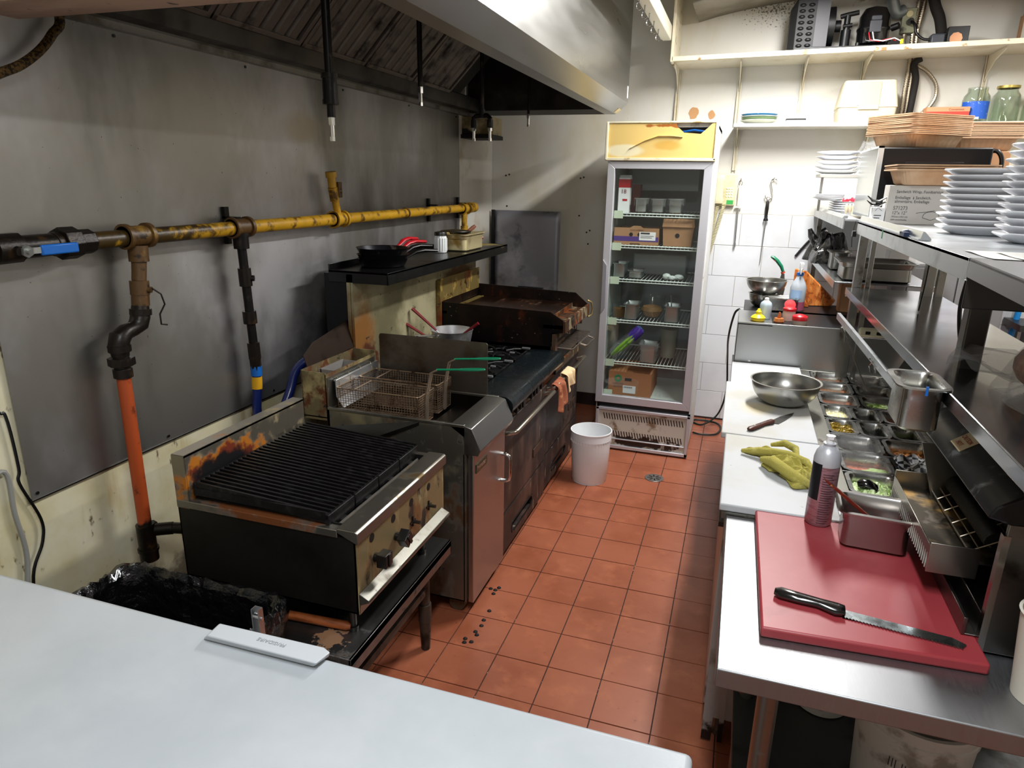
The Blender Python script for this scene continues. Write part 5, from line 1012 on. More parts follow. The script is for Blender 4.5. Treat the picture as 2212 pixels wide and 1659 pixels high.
ribbed([at(2005, -40, 'y', yb), at(1997, 10, 'y', yb), at(1982, 70, 'y', yb), at(1975, 130, 'y', yb), at(1965, 190, 'y', yb), at(1955, 250, 'y', yb), (1.81, yb, 2.13)], .012, flexm, 'right of the paired steel conduits passing through the shelf')
ribbed([at(1978, 140, 'y', yb), at(2000, 152, 'y', yb), at(2020, 178, 'y', yb), at(2022, 205, 'y', yb), at(2010, 228, 'y', yb), at(1990, 246, 'y', yb)], .010, flexm, 'single steel conduit looping out under the high shelf')
ribbed([(1.755, yb, 2.66), (1.76, yb, 2.60), (1.79, yb, 2.53)], .010, flexm, 'short steel conduit stub below the outlet box')
hose([at(2012, -40, 'y', 1.44), at(2020, 10, 'y', 1.44), at(2030, 40, 'y', 1.44), at(2034, 74, 'y', 1.44)], .030, mat('black_foam_insulation', '1c1816', .8, bump=(.5, 60, .004)), 'insulated_pipe', 'thick black foam-insulated pipe coming down behind the adapter', 'pipe', 14)
hose([(1.87, 1.475, 2.515), at(1975, 138, 'y', 1.475), at(1978, 170, 'y', 1.475), at(1972, 205, 'y', 1.475), at(1962, 250, 'y', 1.475), (1.83, 1.475, 2.13)], .020, MC['black_foam_insulation'], 'insulated_pipe', 'black insulated pipe running down between the two wall shelves', 'pipe', 14)
t = thing('power_adapter', 'black power adapter block with a torn window label on the high shelf', 'adapter', (1.93, 1.34, 2.52)); zz = hz(1.93) + .021
b = B(); b.box((1.875, 1.32, zz), (1.95, 1.40, zz + .085)); part('block', b, mat('grey_black_block', '3c4048', .4), t, bevel=.008)
b = B(); b.box((1.955, 1.30, zz), (2.065, 1.36, zz + .115)); part('housing', b, black_pl, t, bevel=.003)
b = B(); b.cyl((2.0, 1.298, zz + .05), (2.0, 1.3005, zz + .05), .034, 9); part('copper_patch', b, mat('coppery_patch', 'a87a5a', .3, .6), t, label='coppery round patch')
# cartons top right
t = thing('cardboard_carton', 'upper taped carton overhanging at the top right corner of the high shelf', 'box', (2.55, 1.30, 2.66)); za = hz(2.5) + .02
b = B(); b.box((2.36, 1.16, za + .17), (2.75, 1.45, 2.93)); part('carton', b, kraft, t)
b = B(); b.box((2.3585, 1.22, za + .172), (2.36, 1.36, 2.90)); b.box((2.42, 1.158, za + .27), (2.60, 1.16, za + .30)); part('tape', b, mat('pale_tape', 'd9d3c2', .3), t)
t = thing('cardboard_carton', 'lower carton on the grey tray at the right of the high shelf', 'box', (2.52, 1.30, za + .02))
b = B(); b.box((2.345, 1.19, za + .022), (2.70, 1.44, za + .168)); part('carton', b, kraft, t); b = B(); b.box((2.343, 1.24, za + .025), (2.345, 1.36, za + .165)); part('tape', b, MC['pale_tape'], t)
b = B(); b.box((2.31, 1.14, za + .0), (2.76, 1.47, za + .02)); solo('plastic_tray', b, mat('grey_blue_tray', 'b5bac4', .4), 'flat grey-blue plastic tray under the cartons on the high shelf', 'tray', bevel=.004)
# things on the low shelf
zl = 2.1285
def plate_at(x, y, z, r, m, name, label, group, cat='plate', seg=32):
    t = lathe_plate(r); o = bpy.data.objects.new(name, t.copy() if False else t); return o
def pl_mesh(r, h, m, n=36):
    b = B(); b.lathe([(0, .0), (r * .55, 0), (r * .6, .003), (r, h - .003), (r + .001, h), (r - .004, h), (r * .62, .007), (0, .006)], (0, 0, 0), n); return finish('plate', b, m)
cols = [('cfd4cc', 'pale plate at the bottom of the blue-topped pile on the low shelf'), ('7f9a6a', 'green plate second from the bottom of the pile on the low shelf'), ('cdd8d8', 'pale blue plate second from the top of the pile on the low shelf'), ('2a7ba8', 'speckled blue plate on top of the pile on the low shelf')]
for k, (c, lab) in enumerate(cols):
    m = mat('plate_' + c, c, .25, layers=[Ly('a8c8d8', 30, .6, .7)] if k == 3 else [])
    o = bpy.data.objects.new('plate', pl_mesh(.118 - .004 * (k % 2), .026, m)); COL.objects.link(o); o.location = (.955, 1.36, zl + k * .012); o['label'] = lab; o['category'] = 'plate'; o['group'] = 'plates on the low wall shelf'
b = B(); b.box((1.12, 1.26, zl), (1.235, 1.35, zl + .024)); t = thing('small_dish', 'small pale dish with a dark rim next to the plates on the low shelf', 'dish', (1.17, 1.3, zl)); part('dish', b, white_pl, t, bevel=.004); b = B(); b.box((1.118, 1.258, zl + .019), (1.237, 1.352, zl + .027)); part('rim', b, black_pl, t)
t = thing('plastic_bin', 'cloudy beige lidded plastic bin with a front latch on the low shelf', 'storage box', (1.58, 1.38, zl))
pb = mat('cloudy_beige_plastic', 'c8bda2', .4, layers=[Ly('b5a888', 4, .5, .7)])
b = B(); b.loft([rrect(1.58, 1.375, .158, .115, .02, zl, 4), rrect(1.58, 1.375, .165, .12, .02, zl + .09, 4)]); part('body', b, pb, t)
b = B(); b.loft([rrect(1.58, 1.375, .170, .125, .02, zl + .088, 4), rrect(1.58, 1.375, .168, .122, .02, zl + .10, 4), rrect(1.58, 1.375, .145, .105, .02, zl + .238, 4), rrect(1.58, 1.375, .138, .10, .02, zl + .245, 4)]); part('lid', b, pb, t, bevel=.002)
b = B(); b.box((1.525, 1.244, zl + .075), (1.64, 1.256, zl + .10)); part('latch', b, mat('paler_latch', 'd6cfb8', .4), t, bevel=.003)
b = B(); b.hexa([(1.52, 1.246, zl + .10), (1.64, 1.246, zl + .10), (1.64, 1.252, zl + .10), (1.52, 1.252, zl + .10), (1.52, 1.262, zl + .235), (1.64, 1.262, zl + .235), (1.64, 1.27, zl + .235), (1.52, 1.27, zl + .235)]); part('front_recess', b, mat('recess_plastic', 'b3a98c', .45), t)
def jar(x, y, r, h, label, lidc=None, labelc=None, neck=.72):
    t = thing('glass_jar', label, 'jar', (x, y, zl), 'empty jars on the low shelf')
    b = B(); b.lathe([(0, .001), (r * .95, .001), (r, .01), (r, h * .62), (r * .93, h * .75), (r * neck, h * .86), (r * neck, h * .99), (r * neck - .003, h * .99), (r * neck - .003, h * .86), (r * .9, h * .74), (r - .003, h * .6), (r - .003, .008), (0, .006)], (x, y, zl), 36); part('jar_body', b, dglass_j, t)
    if lidc: b = B(); b.lathe([(0, h), (r * neck + .004, h), (r * neck + .006, h + .002), (r * neck + .006, h - .012), (r * neck + .002, h - .012)], (x, y, zl), 32); part('lid', b, lidc, t)
    if labelc:
        b = B(); n = 14; rr_ = r + .0006
        b.grid(lambda u, v: Vector((x + rr_ * math.cos(PI * (1.05 + .75 * u)), y + rr_ * math.sin(PI * (1.05 + .75 * u)), zl + h * (.08 + .5 * v))), n, 2); part('label', b, labelc, t, label='blue printed label', recalc=False)
        b = B(); 
        for k in range(8): b.box((x - .012 + k * .003, y - rr_ - .002, zl + .012), (x - .0105 + k * .003, y - rr_ - .0005, zl + .026))
        part('barcode', b, white_ink, t, kind='stuff')
    return t
dglass_j = dglass.copy(); dglass_j.name = 'jar_glass_thin'; dglass_j.node_tree.nodes['Transparent BSDF'].inputs[0].default_value = (.86, .90, .86, 1); dglass_j.node_tree.nodes['edge'].inputs[1].default_value = .8
jar(2.175, 1.33, .073, .195, 'wide clear jar with a blue label on the low shelf, open-topped', labelc=mat('blue_label', '1e54b4', .4, layers=[Ly('c9d8ee', 60, .62, .7)]))
jar(2.335, 1.35, .074, .200, 'faceted clear jar with a brass-coloured lid in the middle of the shelf jars', lidc=mat('brass_lid', 'b5a25a', .3, .8))
jar(2.50, 1.34, .078, .185, 'clear jar with a rusty clamp ring at the right end of the low shelf', lidc=mat('rusty_ring', 'a8604a', .5, .3))
t = thing('tape_box', 'red and kraft printed box of roll goods on the low shelf beside the jars', 'box', (2.02, 1.3, zl))
b = B(); b.box((1.905, 1.245, zl), (2.13, 1.345, zl + .058)); part('red_panel', b, mat('red_card', 'cf3a2c', .5), t); b = B(); b.box((1.904, 1.244, zl + .056), (2.131, 1.346, zl + .082)); part('kraft_top', b, mat('kraft_light', 'bb8863', .7), t)
text('Convenient', .017, mat('brownprint', '8a3a2a', .7), t, (2.02, 1.2438, zl + .062), (1, 0, 0), (0, 0, 1)); b = B(); b.box((2.03, 1.2442, zl + .015), (2.09, 1.2449, zl + .018)); b.box((2.03, 1.2442, zl + .025), (2.10, 1.2449, zl + .028)); part('print_lines', b, mat('pale_print', 'e89a88', .6), t, kind='stuff')
# torn paint patches
for k, (px, py, w_, h_, lab) in enumerate(((1498, 245, .075, .085, 'left torn cardboard scrap glued to the wall above the cooler'), (1537, 248, .05, .06, 'right torn cardboard scrap glued to the wall above the cooler'))):
    p = at(px, py, 'y', 1.515); random.seed(k + 5); pts = [(p.x + w_ / 2 * math.cos(a) * random.uniform(.7, 1.1), 1.5185, p.z + h_ / 2 * math.sin(a) * random.uniform(.8, 1.1)) for a in [2 * PI * q / 14 for q in range(14)]]
    b = B(); b.prism(pts, (0, -.0015, 0)); solo('torn_scrap', b, mat('torn_card', 'b98d62', .9), lab, 'paper scrap', 'torn scraps above the cooler')
# screw holes in the left part of the back wall
b = B()
for px, py in ((1093, 379), (1100, 377), (1095, 445), (1254, 385), (1261, 383), (1251, 466), (1267, 502), (1274, 498), (1270, 527)): p = at(px, py, 'y', 1.5185); b.cyl((p.x, 1.5175, p.z), (p.x, 1.5192, p.z), .007, 8)
part('screw_plugs', b, mat('brown_plug', '3a1c16', .6), wall_back, kind='stuff')
# phone
t = thing('wall_phone', 'cream corded wall telephone mounted right of the cooler', 'telephone', (.77, 1.50, 1.60))
b = B(); b.box((.700, 1.482, 1.60), (.855, 1.513, 1.82)); part('base', b, cream_pl, t, bevel=.01)
b = B(); b.loft([rrect(.745, 1.465, .030, .018, .012, 1.615, 4), rrect(.745, 1.462, .034, .022, .014, 1.64, 4), rrect(.745, 1.458, .027, .016, .012, 1.665, 4), rrect(.745, 1.458, .027, .016, .012, 1.76, 4), rrect(.745, 1.462, .034, .022, .014, 1.785, 4), rrect(.745, 1.465, .030, .018, .012, 1.81, 4)]); part('handset', b, mat('cream_handset', 'd6d0ad', .35), t, bevel=.002)
for r in range(4):
    for c in range(3): b = B(); b.cyl((.798 + c * .017, 1.478, 1.72 - r * .018), (.798 + c * .017, 1.483, 1.72 - r * .018), .0055, 8); part('key', b, white_pl, t)
b = B(); b.box((.80, 1.4805, 1.612), (.845, 1.483, 1.640)); part('sticker', b, mat('green_sticker', '2f9a48', .5), t, label='green sticker')
def coil(p0, p1, n, r, wr, m, name, label, cat):
    b = B(); pts = []; N_ = n * 8
    for i in range(N_ + 1):
        s = i / N_; c = Vector(p0).lerp(Vector(p1), s); a = 2 * PI * n * s; pts.append(c + Vector((math.cos(a) * r, math.sin(a) * r, 0)))
    b.tube(pts, wr, 5); return b
b = coil((.742, 1.475, 1.60), (.70, 1.478, 1.19), 42, .013, .0025, None, '', '', ''); b2 = coil((.785, 1.478, 1.60), (.705, 1.468, 1.20), 38, .012, .0025, None, '', '', '')
part('coiled_cord', b, mat('cream_cord', 'cfc7a0', .4), t); part('coiled_cord', b2, MC['cream_cord'], t)
hose([(.835, 1.508, 1.83), (.842, 1.508, 1.90), (.84, 1.508, 1.98), (.86, 1.508, 2.10)], .003, mat('white_wire', 'cfc9b4', .5), 'phone_wire', 'thin white wire rising from the telephone to the shelf bracket', 'wire', 6)
# sharpening steels and S-hook
t = thing('sharpening_steel', 'sharpening steel with a white handle hanging on the wall near the phone', 'sharpening steel', (.885, 1.49, 1.32))
x = .882
b = B(); b.lathe([(.004, 1.745), (.009, 1.735), (.011, 1.69), (.009, 1.64), (.011, 1.61), (.010, 1.60)], (x, 1.495, 0), 14, close=True); b.box((x - .022, 1.488, 1.588), (x + .022, 1.502, 1.600)); part('handle', b, mat('offwhite_handle', 'dcd9cc', .4), t, bevel=.001)
b = B(); b.cyl((x, 1.495, 1.59), (x + .004, 1.495, 1.33), .0065, 12, .0055); b.cyl((x + .004, 1.495, 1.345), (x + .004, 1.495, 1.315), .0075, 10); part('rod', b, chrome, t)
b = B(); b.tube([(x + .012 * math.cos(a), 1.495, 1.757 + .016 * math.sin(a)) for a in [2 * PI * q / 12 for q in range(12)]], .0025, 6, closed=True); part('ring', b, chrome, t)
b = B(); b.cyl((x, 1.50, 1.775), (x, 1.514, 1.782), .004, 8); b.tube([(x, 1.50, 1.788), (x, 1.487, 1.776), (x, 1.492, 1.768)], .003, 6); part('wall_hook', b, chrome, t)
x = 1.085
t = thing('s_hook', 'large bent steel S-hook hanging from a nail on the tiled wall', 'hook', (x, 1.49, 1.66))
b = B(); b.tube(arc((x + .016, 1.495, 1.765), .022, 20, 200, 10, (1, 0, 0), (0, 0, 1)) + [Vector((x + .004, 1.495, 1.73)), Vector((x + .012, 1.495, 1.70))] + arc((x - .008, 1.495, 1.675), .024, 10, -190, 12, (1, 0, 0), (0, 0, 1)), .0042, 8); part('hook', b, chrome, t)
b = B(); b.cyl((x + .015, 1.488, 1.792), (x + .012, 1.513, 1.797), .003, 8); part('nail', b, chrome, t)
t = thing('sharpening_steel', 'sharpening steel with a black handle hanging from the S-hook', 'sharpening steel', (x - .012, 1.49, 1.21)); xx = x - .010
b = B(); b.lathe([(.004, 1.645), (.010, 1.635), (.0125, 1.59), (.010, 1.55), (.011, 1.525), (.017, 1.512), (.016, 1.506)], (xx, 1.492, 0), 14, close=True); part('handle', b, black_pl, t)
b = B(); b.cyl((xx, 1.492, 1.51), (xx - .004, 1.495, 1.215), .006, 12, .0028); part('rod', b, chrome, t)
b = B(); b.tube([(xx + .012 * math.cos(a), 1.492, 1.655 + .012 * math.sin(a)) for a in [2 * PI * q / 12 for q in range(12)]], .0025, 6, closed=True); part('ring', b, chrome, t)
# black cord to the floor beside the prep table
hose([(.962, .62, 1.02), (.935, .65, .98), (.915, .80, .80), (.925, 1.2, .55), (.94, 1.3, .30), (.90, 1.35, .10), (.80, 1.32, .012), (.72, 1.36, .012), (.75, 1.42, .012), (.88, 1.40, .012), (.93, 1.30, .012), (.90, 1.14, .012), (.80, 1.10, .012), (.74, 1.12, .012)], .0065, mat('dark_green_black_cord', '10201a', .4), 'floor_cable', 'dark cable dropping beside the prep table and looping on the floor', 'cable')
# ================================================================== PREP TABLE
pt_ = thing('prep_table', 'refrigerated stainless prep table with a rail of food pans and a dark-topped riser', 'prep table', (1.35, -.7, 0))
dirty_white = mat('grey_cabinet_side', 'a4a4a2', .4, .5, layers=[Ly('6a625a', 5, .52, .7), Ly('2a211c', 8, .5, .62, blob=((1, -1.7, .02), (.4, .5, .14)))])
PX0, PX1, PY0, PY1 = .965, 1.78, -1.795, .60
b = B(); b.box((PX0 + .02, PY0, .10), (PX1, PY1, .70)); b.box((PX0 + .02, PY0, .7), (1.29, PY1, .845)); b.box((PX0 + .02, PY0, .7), (PX1, -1.63, .845)); b.box((PX0 + .02, -.16, .7), (PX1, PY1, .86)); part('cabinet', b, dirty_white, pt_)
for k in range(3):
    a = PY0 + .02 + k * .79; b = B(); b.box((PX0, a, .13), (PX0 + .02, a + .77, .80)); d = part('door', b, mat('prep_door', 'a9a9a6', .4, .5, layers=[Ly('6a625a', 6, .55, .7)]), pt_, bevel=.004)
    b = B(); b.box((PX0 - .015, a + .05, .74), (PX0, a + .72, .755)); part('pull', b, dark_steel, d)
for x in (1.02, 1.70):
    for y in (PY0 + .06, -.6, PY1 - .06): b = B(); b.cyl((x, y, 0), (x, y, .10), .022, 12); part('leg', b, steel_dirty, pt_)
b = B(); b.box((.97, PY0 - .002, .012), (1.0, PY0 + .012, .83)); b.box((1.02, PY0 - .002, .012), (1.035, PY0 + .012, .83)); parts('near_side_channels', b, dirty_white, pt_)
b = B()
# pan rail: frame bars
rx = [1.312, 1.478, 1.640]; rows = [-.155 - .1835 * k for k in range(9)]
b.box((1.262, -1.64, .845), (1.314, -.15, .866)); b.box((1.640, -1.64, .845), (1.78, -.15, .866)); b.box((1.262, -1.69, .845), (1.78, -1.618, .866)); b.box((1.262, -.165, .845), (1.78, -.145, .87)); part('rail_frame', b, steel_dirty, pt_, bevel=.002)
for y in rows[1:-1]: b = B(); b.box((1.312, y - .003, .848), (1.642, y + .003, .864)); part('divider_bar', b, steel_x, pt_)
b = B(); b.box((1.30, -1.64, .702), (1.66, -.15, .706)); part('well_floor', b, char, pt_)
b = B(); b.box((.955, -.142, .868), (1.455, -.138, 1.082)); b.box((.955, -.142, .868), (.959, .25, 1.08)); b.box((1.45, -.142, .868), (1.78, -.138, 1.05)); b.box((.955, -.145, 1.076), (1.455, -.13, 1.084)); b.box((.955, -.142, 1.070), (1.12, .25, 1.078)); part('riser', b, mat('riser_steel', 'a7a9a9', .34, 1, rvar=(3, (1, 1, 1), .25, .45), bump=(.06, 2, .01)), pt_, bevel=.001)
b = B(); b.box((1.12, -.13, 1.071), (1.56, .30, 1.079)); b.box((.985, .25, 1.0), (1.56, .62, 1.079)); b.box((1.45, -.13, 1.06), (1.78, .62, 1.07)); part('dark_lid', b, mat('dark_lid', '1d1d20', .4, .3), pt_)
for x in (1.03, 1.28): b = B(); b.cyl((x, -.146, .885), (x, -.141, .885), .006, 10); part('screw', b, chrome, pt_)
b = B(); b.prism([(1.66, -1.62, .866), (1.80, -1.62, 1.20), (1.82, -1.62, 1.20), (1.68, -1.62, .866)], (0, 1.40, 0)); part('open_hood', b, mat('hood_black', '0e0e10', .35, .5), pt_)
b = B(); b.box((1.158, -1.80, .846), (1.27, -1.772, .872)); part('board_clip', b, steel_x, pt_, bevel=.002)

# overshelf ----------------------------------------------------------------------
shm = mat('polished_shelf', '8e9092', .16, 1, rvar=(5, (1, 1, 1), .08, .26), bump=(.10, 3, .01))
whm = mat('dull_aluminium', 'c9cdd0', .35, .85, layers=[Ly('a5a8a8', 5, .5, .7), Ly('8a7450', 40, .68, .74)])
os_ = thing('overshelf', 'two-tier stainless overshelf on square posts above the prep table', 'shelf', (1.58, -1.3, .87))
post_m = mat('post_steel', '9a9a96', .3, 1, layers=[Ly('6a655c', 8, .55, .7)])
for (x, y, w_, z0) in ((1.455, -.215, .018, .868), (1.50, -.215, .010, .868), (1.70, -.40, .02, 1.0), (1.745, -.40, .015, 1.0)):
    b = B(); b.box((x - w_, y - w_, z0), (x + w_, y + w_, 1.56)); part('post', b, post_m, os_, bevel=.002)
b = B(); b.box((1.485, -1.745, .868), (1.535, -1.695, 1.56)); part('post', b, mat('dark_post', '4c4a48', .35, .9), os_, bevel=.004)
b = B(); b.box((1.405, -2.56, 1.294), (1.765, -.27, 1.302)); b.box((1.403, -2.56, 1.270), (1.407, -.27, 1.302)); b.box((1.405, -.274, 1.262), (1.765, -.268, 1.302)); part('middle_shelf', b, shm, os_, bevel=.0015)
b = B(); b.hexa([(1.421, -1.88, 1.150), (1.4225, -1.88, 1.150), (1.3895, -.24, 1.150), (1.388, -.24, 1.150), (1.421, -1.88, 1.178), (1.4225, -1.88, 1.178), (1.3895, -.24, 1.178), (1.388, -.24, 1.178)]); b.hexa([(1.421, -1.88, 1.176), (1.436, -1.88, 1.176), (1.403, -.24, 1.176), (1.388, -.24, 1.176), (1.421, -1.88, 1.178), (1.436, -1.88, 1.178), (1.403, -.24, 1.178), (1.388, -.24, 1.178)]); part('front_rail', b, whm, os_, bevel=.001)
b = B(); b.prism([(1.42, -.24, .87), (1.46, -.24, .87), (1.424, -.24, 1.12), (1.41, -.24, 1.12)], (0, -.003, 0)); b.tube([(1.42, -.25, 1.11), (1.52, -.50, .88)], .004, 6); parts('rail_brace', b, post_m, os_)
b = B(); b.prism([(1.41, -1.86, 1.13), (1.50, -1.86, 1.13), (1.50, -1.86, .95), (1.465, -1.86, .95)], (0, .004, 0)); part('rail_gusset', b, post_m, os_)
b = B(); b.box((1.395, -1.98, 1.592), (1.86, -.38, 1.600)); b.box((1.395, -1.98, 1.552), (1.399, -.38, 1.600)); b.box((1.395, -.384, 1.555), (1.86, -.38, 1.6)); b.box((1.395, -1.98, 1.55), (1.42, -.38, 1.553)); part('top_shelf', b, whm, os_, bevel=.001)
b = B(); b.prism([(1.395, -1.99, 1.594), (1.86, -1.99, 1.594), (1.86, -2.62, 1.594), (1.36, -2.62, 1.594)], (0, 0, .007)); b.prism([(1.395, -1.99, 1.56), (1.36, -2.62, 1.56), (1.365, -2.62, 1.56), (1.40, -1.99, 1.56)], (0, 0, .038)); part('shelf_extension', b, mat('extension_steel', '8f8f8f', .35, .9), os_)
b = B(); b.box((1.40, -1.985, 1.49), (1.62, -1.975, 1.592)); part('bracket_plate', b, mat('dark_bracket', '3a3836', .4, .8), os_, bevel=.003)
b = B(); b.cyl((1.50, -2.03, 1.535), (1.50, -1.98, 1.535), .018, 14); b.tube([(1.44, -2.04, 1.545), (1.46, -2.05, 1.55), (1.50, -2.03, 1.54)], .006, 8); part('clamp_knob', b, black_pl, os_)
b = B(); b.box((1.72, -2.56, 1.302), (1.765, -2.54, 1.33)); part('end_stop', b, post_m, os_)
b = B(); b.prism([(1.398, -.37, 1.601), (1.43, -.37, 1.601), (1.43, -.37, 1.606), (1.412, -.37, 1.625), (1.407, -.37, 1.625), (1.403, -.37, 1.606), (1.398, -.37, 1.606)], (0, -1.12, 0)); tk = part('ticket_rail', b, mat('ticket_aluminium', 'cfd4d8', .25, .9), os_)
b = B(); b.box((1.398, -.98, 1.57), (1.3945, -.96, 1.60)); part('green_tape', b, mat('green_tape', '3a8a58', .5), os_, label='strip of green tape')
b = B(); b.box((1.43, -2.0, 1.5905), (1.85, -.45, 1.5915)); part('reflection_sheet', b, mat('reflection_print', 'ecebe6', .6, layers=[Ly('c22a3a', 3, .60, .64), Ly('4a86b8', 14, .60, .64, st=(1, .3, 1))]), os_, label='printed white sheet added under the top shelf for the reflection below')  # unseen sheet, added so that print is mirrored in the middle shelf
t = thing('black_clip', 'small black binder clip with a dangling wire on the top shelf edge', 'clip', (1.39, -.37, 1.54)); b = B(); b.box((1.382, -.375, 1.535), (1.398, -.345, 1.56)); part('clip', b, black_pl, t, bevel=.002)
b = B(); b.tube([(1.390, -.355, 1.60), (1.386, -.36, 1.57), (1.384, -.362, 1.53), (1.388, -.36, 1.49)], .002, 5); part('wire', b, black_pl, t)
b = B(); b.box((1.385, -1.36, 1.602), (1.40, -1.30, 1.615)); b.ball((1.41, -1.31, 1.612), .018, 8, (1.6, .8, .6)); solo('blue_glove_tip', b, mat('dark_blue_rubber', '14284a', .4), 'dark blue rubber tip clipped at the near end of the ticket rail', 'clip')
t = thing('power_strip', 'cream power strip fixed under the middle shelf', 'power strip', (1.52, -.30, 1.13)); b = B(); b.box((1.475, -.36, 1.095), (1.66, -.33, 1.135)); part('housing', b, mat('cream_strip', 'c8c7ac', .4), t, bevel=.008)
for k in range(3): b = B(); b.box((1.50 + k * .045, -.3615, 1.108), (1.52 + k * .045, -.36, 1.122)); part('socket', b, black_pl, t)
b = B(); b.tube([(1.408, -1.20, 1.155), (1.39, -1.20, 1.175), (1.385, -1.19, 1.16), (1.395, -1.18, 1.135), (1.41, -1.18, 1.13), (1.40, -1.17, 1.17), (1.385, -1.175, 1.18)], .0028, 6); solo('wire_hook', b, chrome, 'bent wire hook on the front rail beside the hanging pan', 'hook')
hose([(1.56, -1.45, 1.59), (1.555, -1.43, 1.50), (1.55, -1.43, 1.42), (1.555, -1.44, 1.36), (1.56, -1.47, 1.308)], .006, black_pl, 'hanging_cable', 'thick black cable hanging between the two shelves', 'cable', 8)
hose([(1.60, -.85, 1.59), (1.585, -.86, 1.50), (1.58, -.87, 1.40), (1.575, -.87, 1.308)], .003, black_pl, 'hanging_cable', 'thin wavy black cable hanging behind the posts', 'cable', 6)

# cutting boards ---------------------------------------------------------------------
bd = mat('white_cutting_board', 'b6b9bd', .5, layers=[Ly('aeada6', 3, .45, .7), Ly('c9b98a', 3, .5, .8, blob=((1.06, -.95, .89), (.2, .24, .1)), amp=.8, a=.7), Ly('8a8070', 60, .72, .76)], bump=(.04, 200, .0005))
b = B(); b.box((.948, -.60, .868), (1.268, -.165, .880)); solo('cutting_board', b, bd, 'white cutting board at the far end of the prep table against the riser', 'cutting board', 'white boards on the prep table', bevel=.002)
b = B(); b.box((.930, -1.285, .868), (1.255, -.585, .890)); o = solo('cutting_board', b, bd, 'stained white cutting board in the middle, under the steel bowl', 'cutting board', 'white boards on the prep table', bevel=.004); o.location.z += .0
b = B(); b.box((.945, -1.880, .868), (1.258, -1.292, .890)); solo('cutting_board', b, bd, 'white cutting board nearest the camera, under the yellow towel', 'cutting board', 'white boards on the prep table', bevel=.004)
b = B(); b.box((PX0 - .012, PY0 - .085, .846), (1.262, -.165, .8675)); part('board_ledge', b, steel_dirty, pt_)

# food pans ------------------------------------------------------------------------------
def rail_pan(col, row, kind='sixth', label='', d=.10):
    y = (rows[row] + rows[row + 1]) / 2
    if kind == 'sixth': x = (1.395, 1.561)[col]; L_ = .134
    else: x = (1.366, 1.475, 1.584)[col]; L_ = .083
    return steampan('food_pan', (x, y, .8665 - d), L_, .152, d, pan_steel, label, 'food pan', 'steel pans in the prep table rail', r=.022, lip=.0125)
FD = {}
def food(t, L_, W_, z, c, label, cat, amp=.008, c2=None, s=60, n=16, fn=None, name='food'):
    m = mat('food_' + label.replace(' ', '_')[:24], c, .45, layers=[Ly(c2, s, .48, .6)] if c2 else [], bump=(.6, 90, .004))
    return contents(t, name, L_, W_, z, m, label, cat, amp=amp, n=n, kind='stuff', fn=fn)
P_ = {}
defs = [
 (0, 0, 'sixth', 'pan at the far end of the rail beside the riser, lined with peach sauce', 'c89a72', 'thin peach sauce in the farthest front pan'),
 (0, 1, 'sixth', 'peach-coloured pan second from the far end of the front row', 'd09a62', 'orange-peach sauce in the second front pan'),
 (0, 2, 'sixth', 'pan with pinkish liquid, third from the far end of the front row', 'b07a66', 'pinkish liquid in the third front pan'),
 (1, 0, 'sixth', 'dark pan in the back row next to the overshelf post', '2a2420', 'dark marinade in the farthest back pan'),
 (1, 1, 'sixth', 'empty-looking shaded pan in the back row second from the riser', '241f1b', 'dark sauce in the second back pan'),
]
for col, row, kd, lab, c, fl in defs:
    t = rail_pan(col, row, kd, lab); food(t, .128, .146, .815, c, fl, 'sauce', amp=.001, c2='3a2a22' if col else 'b06a4a', s=4, name='sauce')
t = rail_pan(1, 2, 'sixth', 'back-row pan holding a plastic bag of lettuce'); food(t, .13, .148, .835, '5a7a2c', 'bag of shredded lettuce in the back-row pan', 'lettuce', amp=.02, c2='b9c47a', name='lettuce')
t = rail_pan(0, 3, 'ninth', 'small pan of potato salad in the front row'); food(t, .079, .148, .840, 'e2dcb4', 'creamy potato salad heaped in the small pan', 'potato salad', amp=.014, c2='cfc58a', s=40, name='potato_salad', n=20)
t = rail_pan(1, 3, 'ninth', 'small dark pan with a ladle tip beside the potato salad'); food(t, .078, .146, .80, '2c221c', 'dark dressing beside the potato salad', 'sauce', amp=.001, name='sauce')
t = rail_pan(2, 3, 'ninth', 'small pan of red sauce in the third column'); food(t, .078, .146, .815, '6e3424', 'red sauce in the small third-column pan', 'sauce', amp=.002, c2='4c2018', name='sauce')
# jalapenos as slices
t = rail_pan(0, 4, 'ninth', 'small pan of sliced pickled jalapenos in the front row'); c = t.location; b = B(); random.seed(9)
for k in range(150):
    x = c.x + random.uniform(-.034, .034); y = c.y + random.uniform(-.066, .066); z = .825 + random.uniform(0, .022); rr_ = random.uniform(.008, .013); q_ = Euler((random.uniform(-1.2, 1.2), random.uniform(-1.2, 1.2), 0)).to_matrix()
    b.lathe([(rr_ * .45, 0), (rr_, 0), (rr_, .004), (rr_ * .45, .004), (rr_ * .45, 0)], (x, y, z), 9, q_)
solo('jalapeno_slices', b, mat('pickled_jalapeno', '9a7e28', .3, layers=[Ly('5a5a18', 40, .5, .62), Ly('c8a850', 60, .6, .7)]), 'glossy pickled jalapeno slices heaped in the small front pan', 'peppers', kind='stuff')
food(t, .079, .148, .822, '5a5218', 'jalapeno brine', 'brine', amp=.004, name='brine')
rail_pan(1, 4, 'ninth', 'empty small steel pan beside the jalapenos'); t = rail_pan(2, 4, 'ninth', 'small pan of dark green relish in the third column'); food(t, .078, .146, .82, '2c3014', 'dark green relish in the third-column pan', 'relish', amp=.01, c2='4c5420', name='relish')
t = rail_pan(0, 5, 'sixth', 'empty reddish-reflecting pan half covered with film in the front row'); food(t, .126, .144, .775, '4a2c22', 'thin brown residue in the film-covered pan', 'sauce', amp=.001, name='sauce')
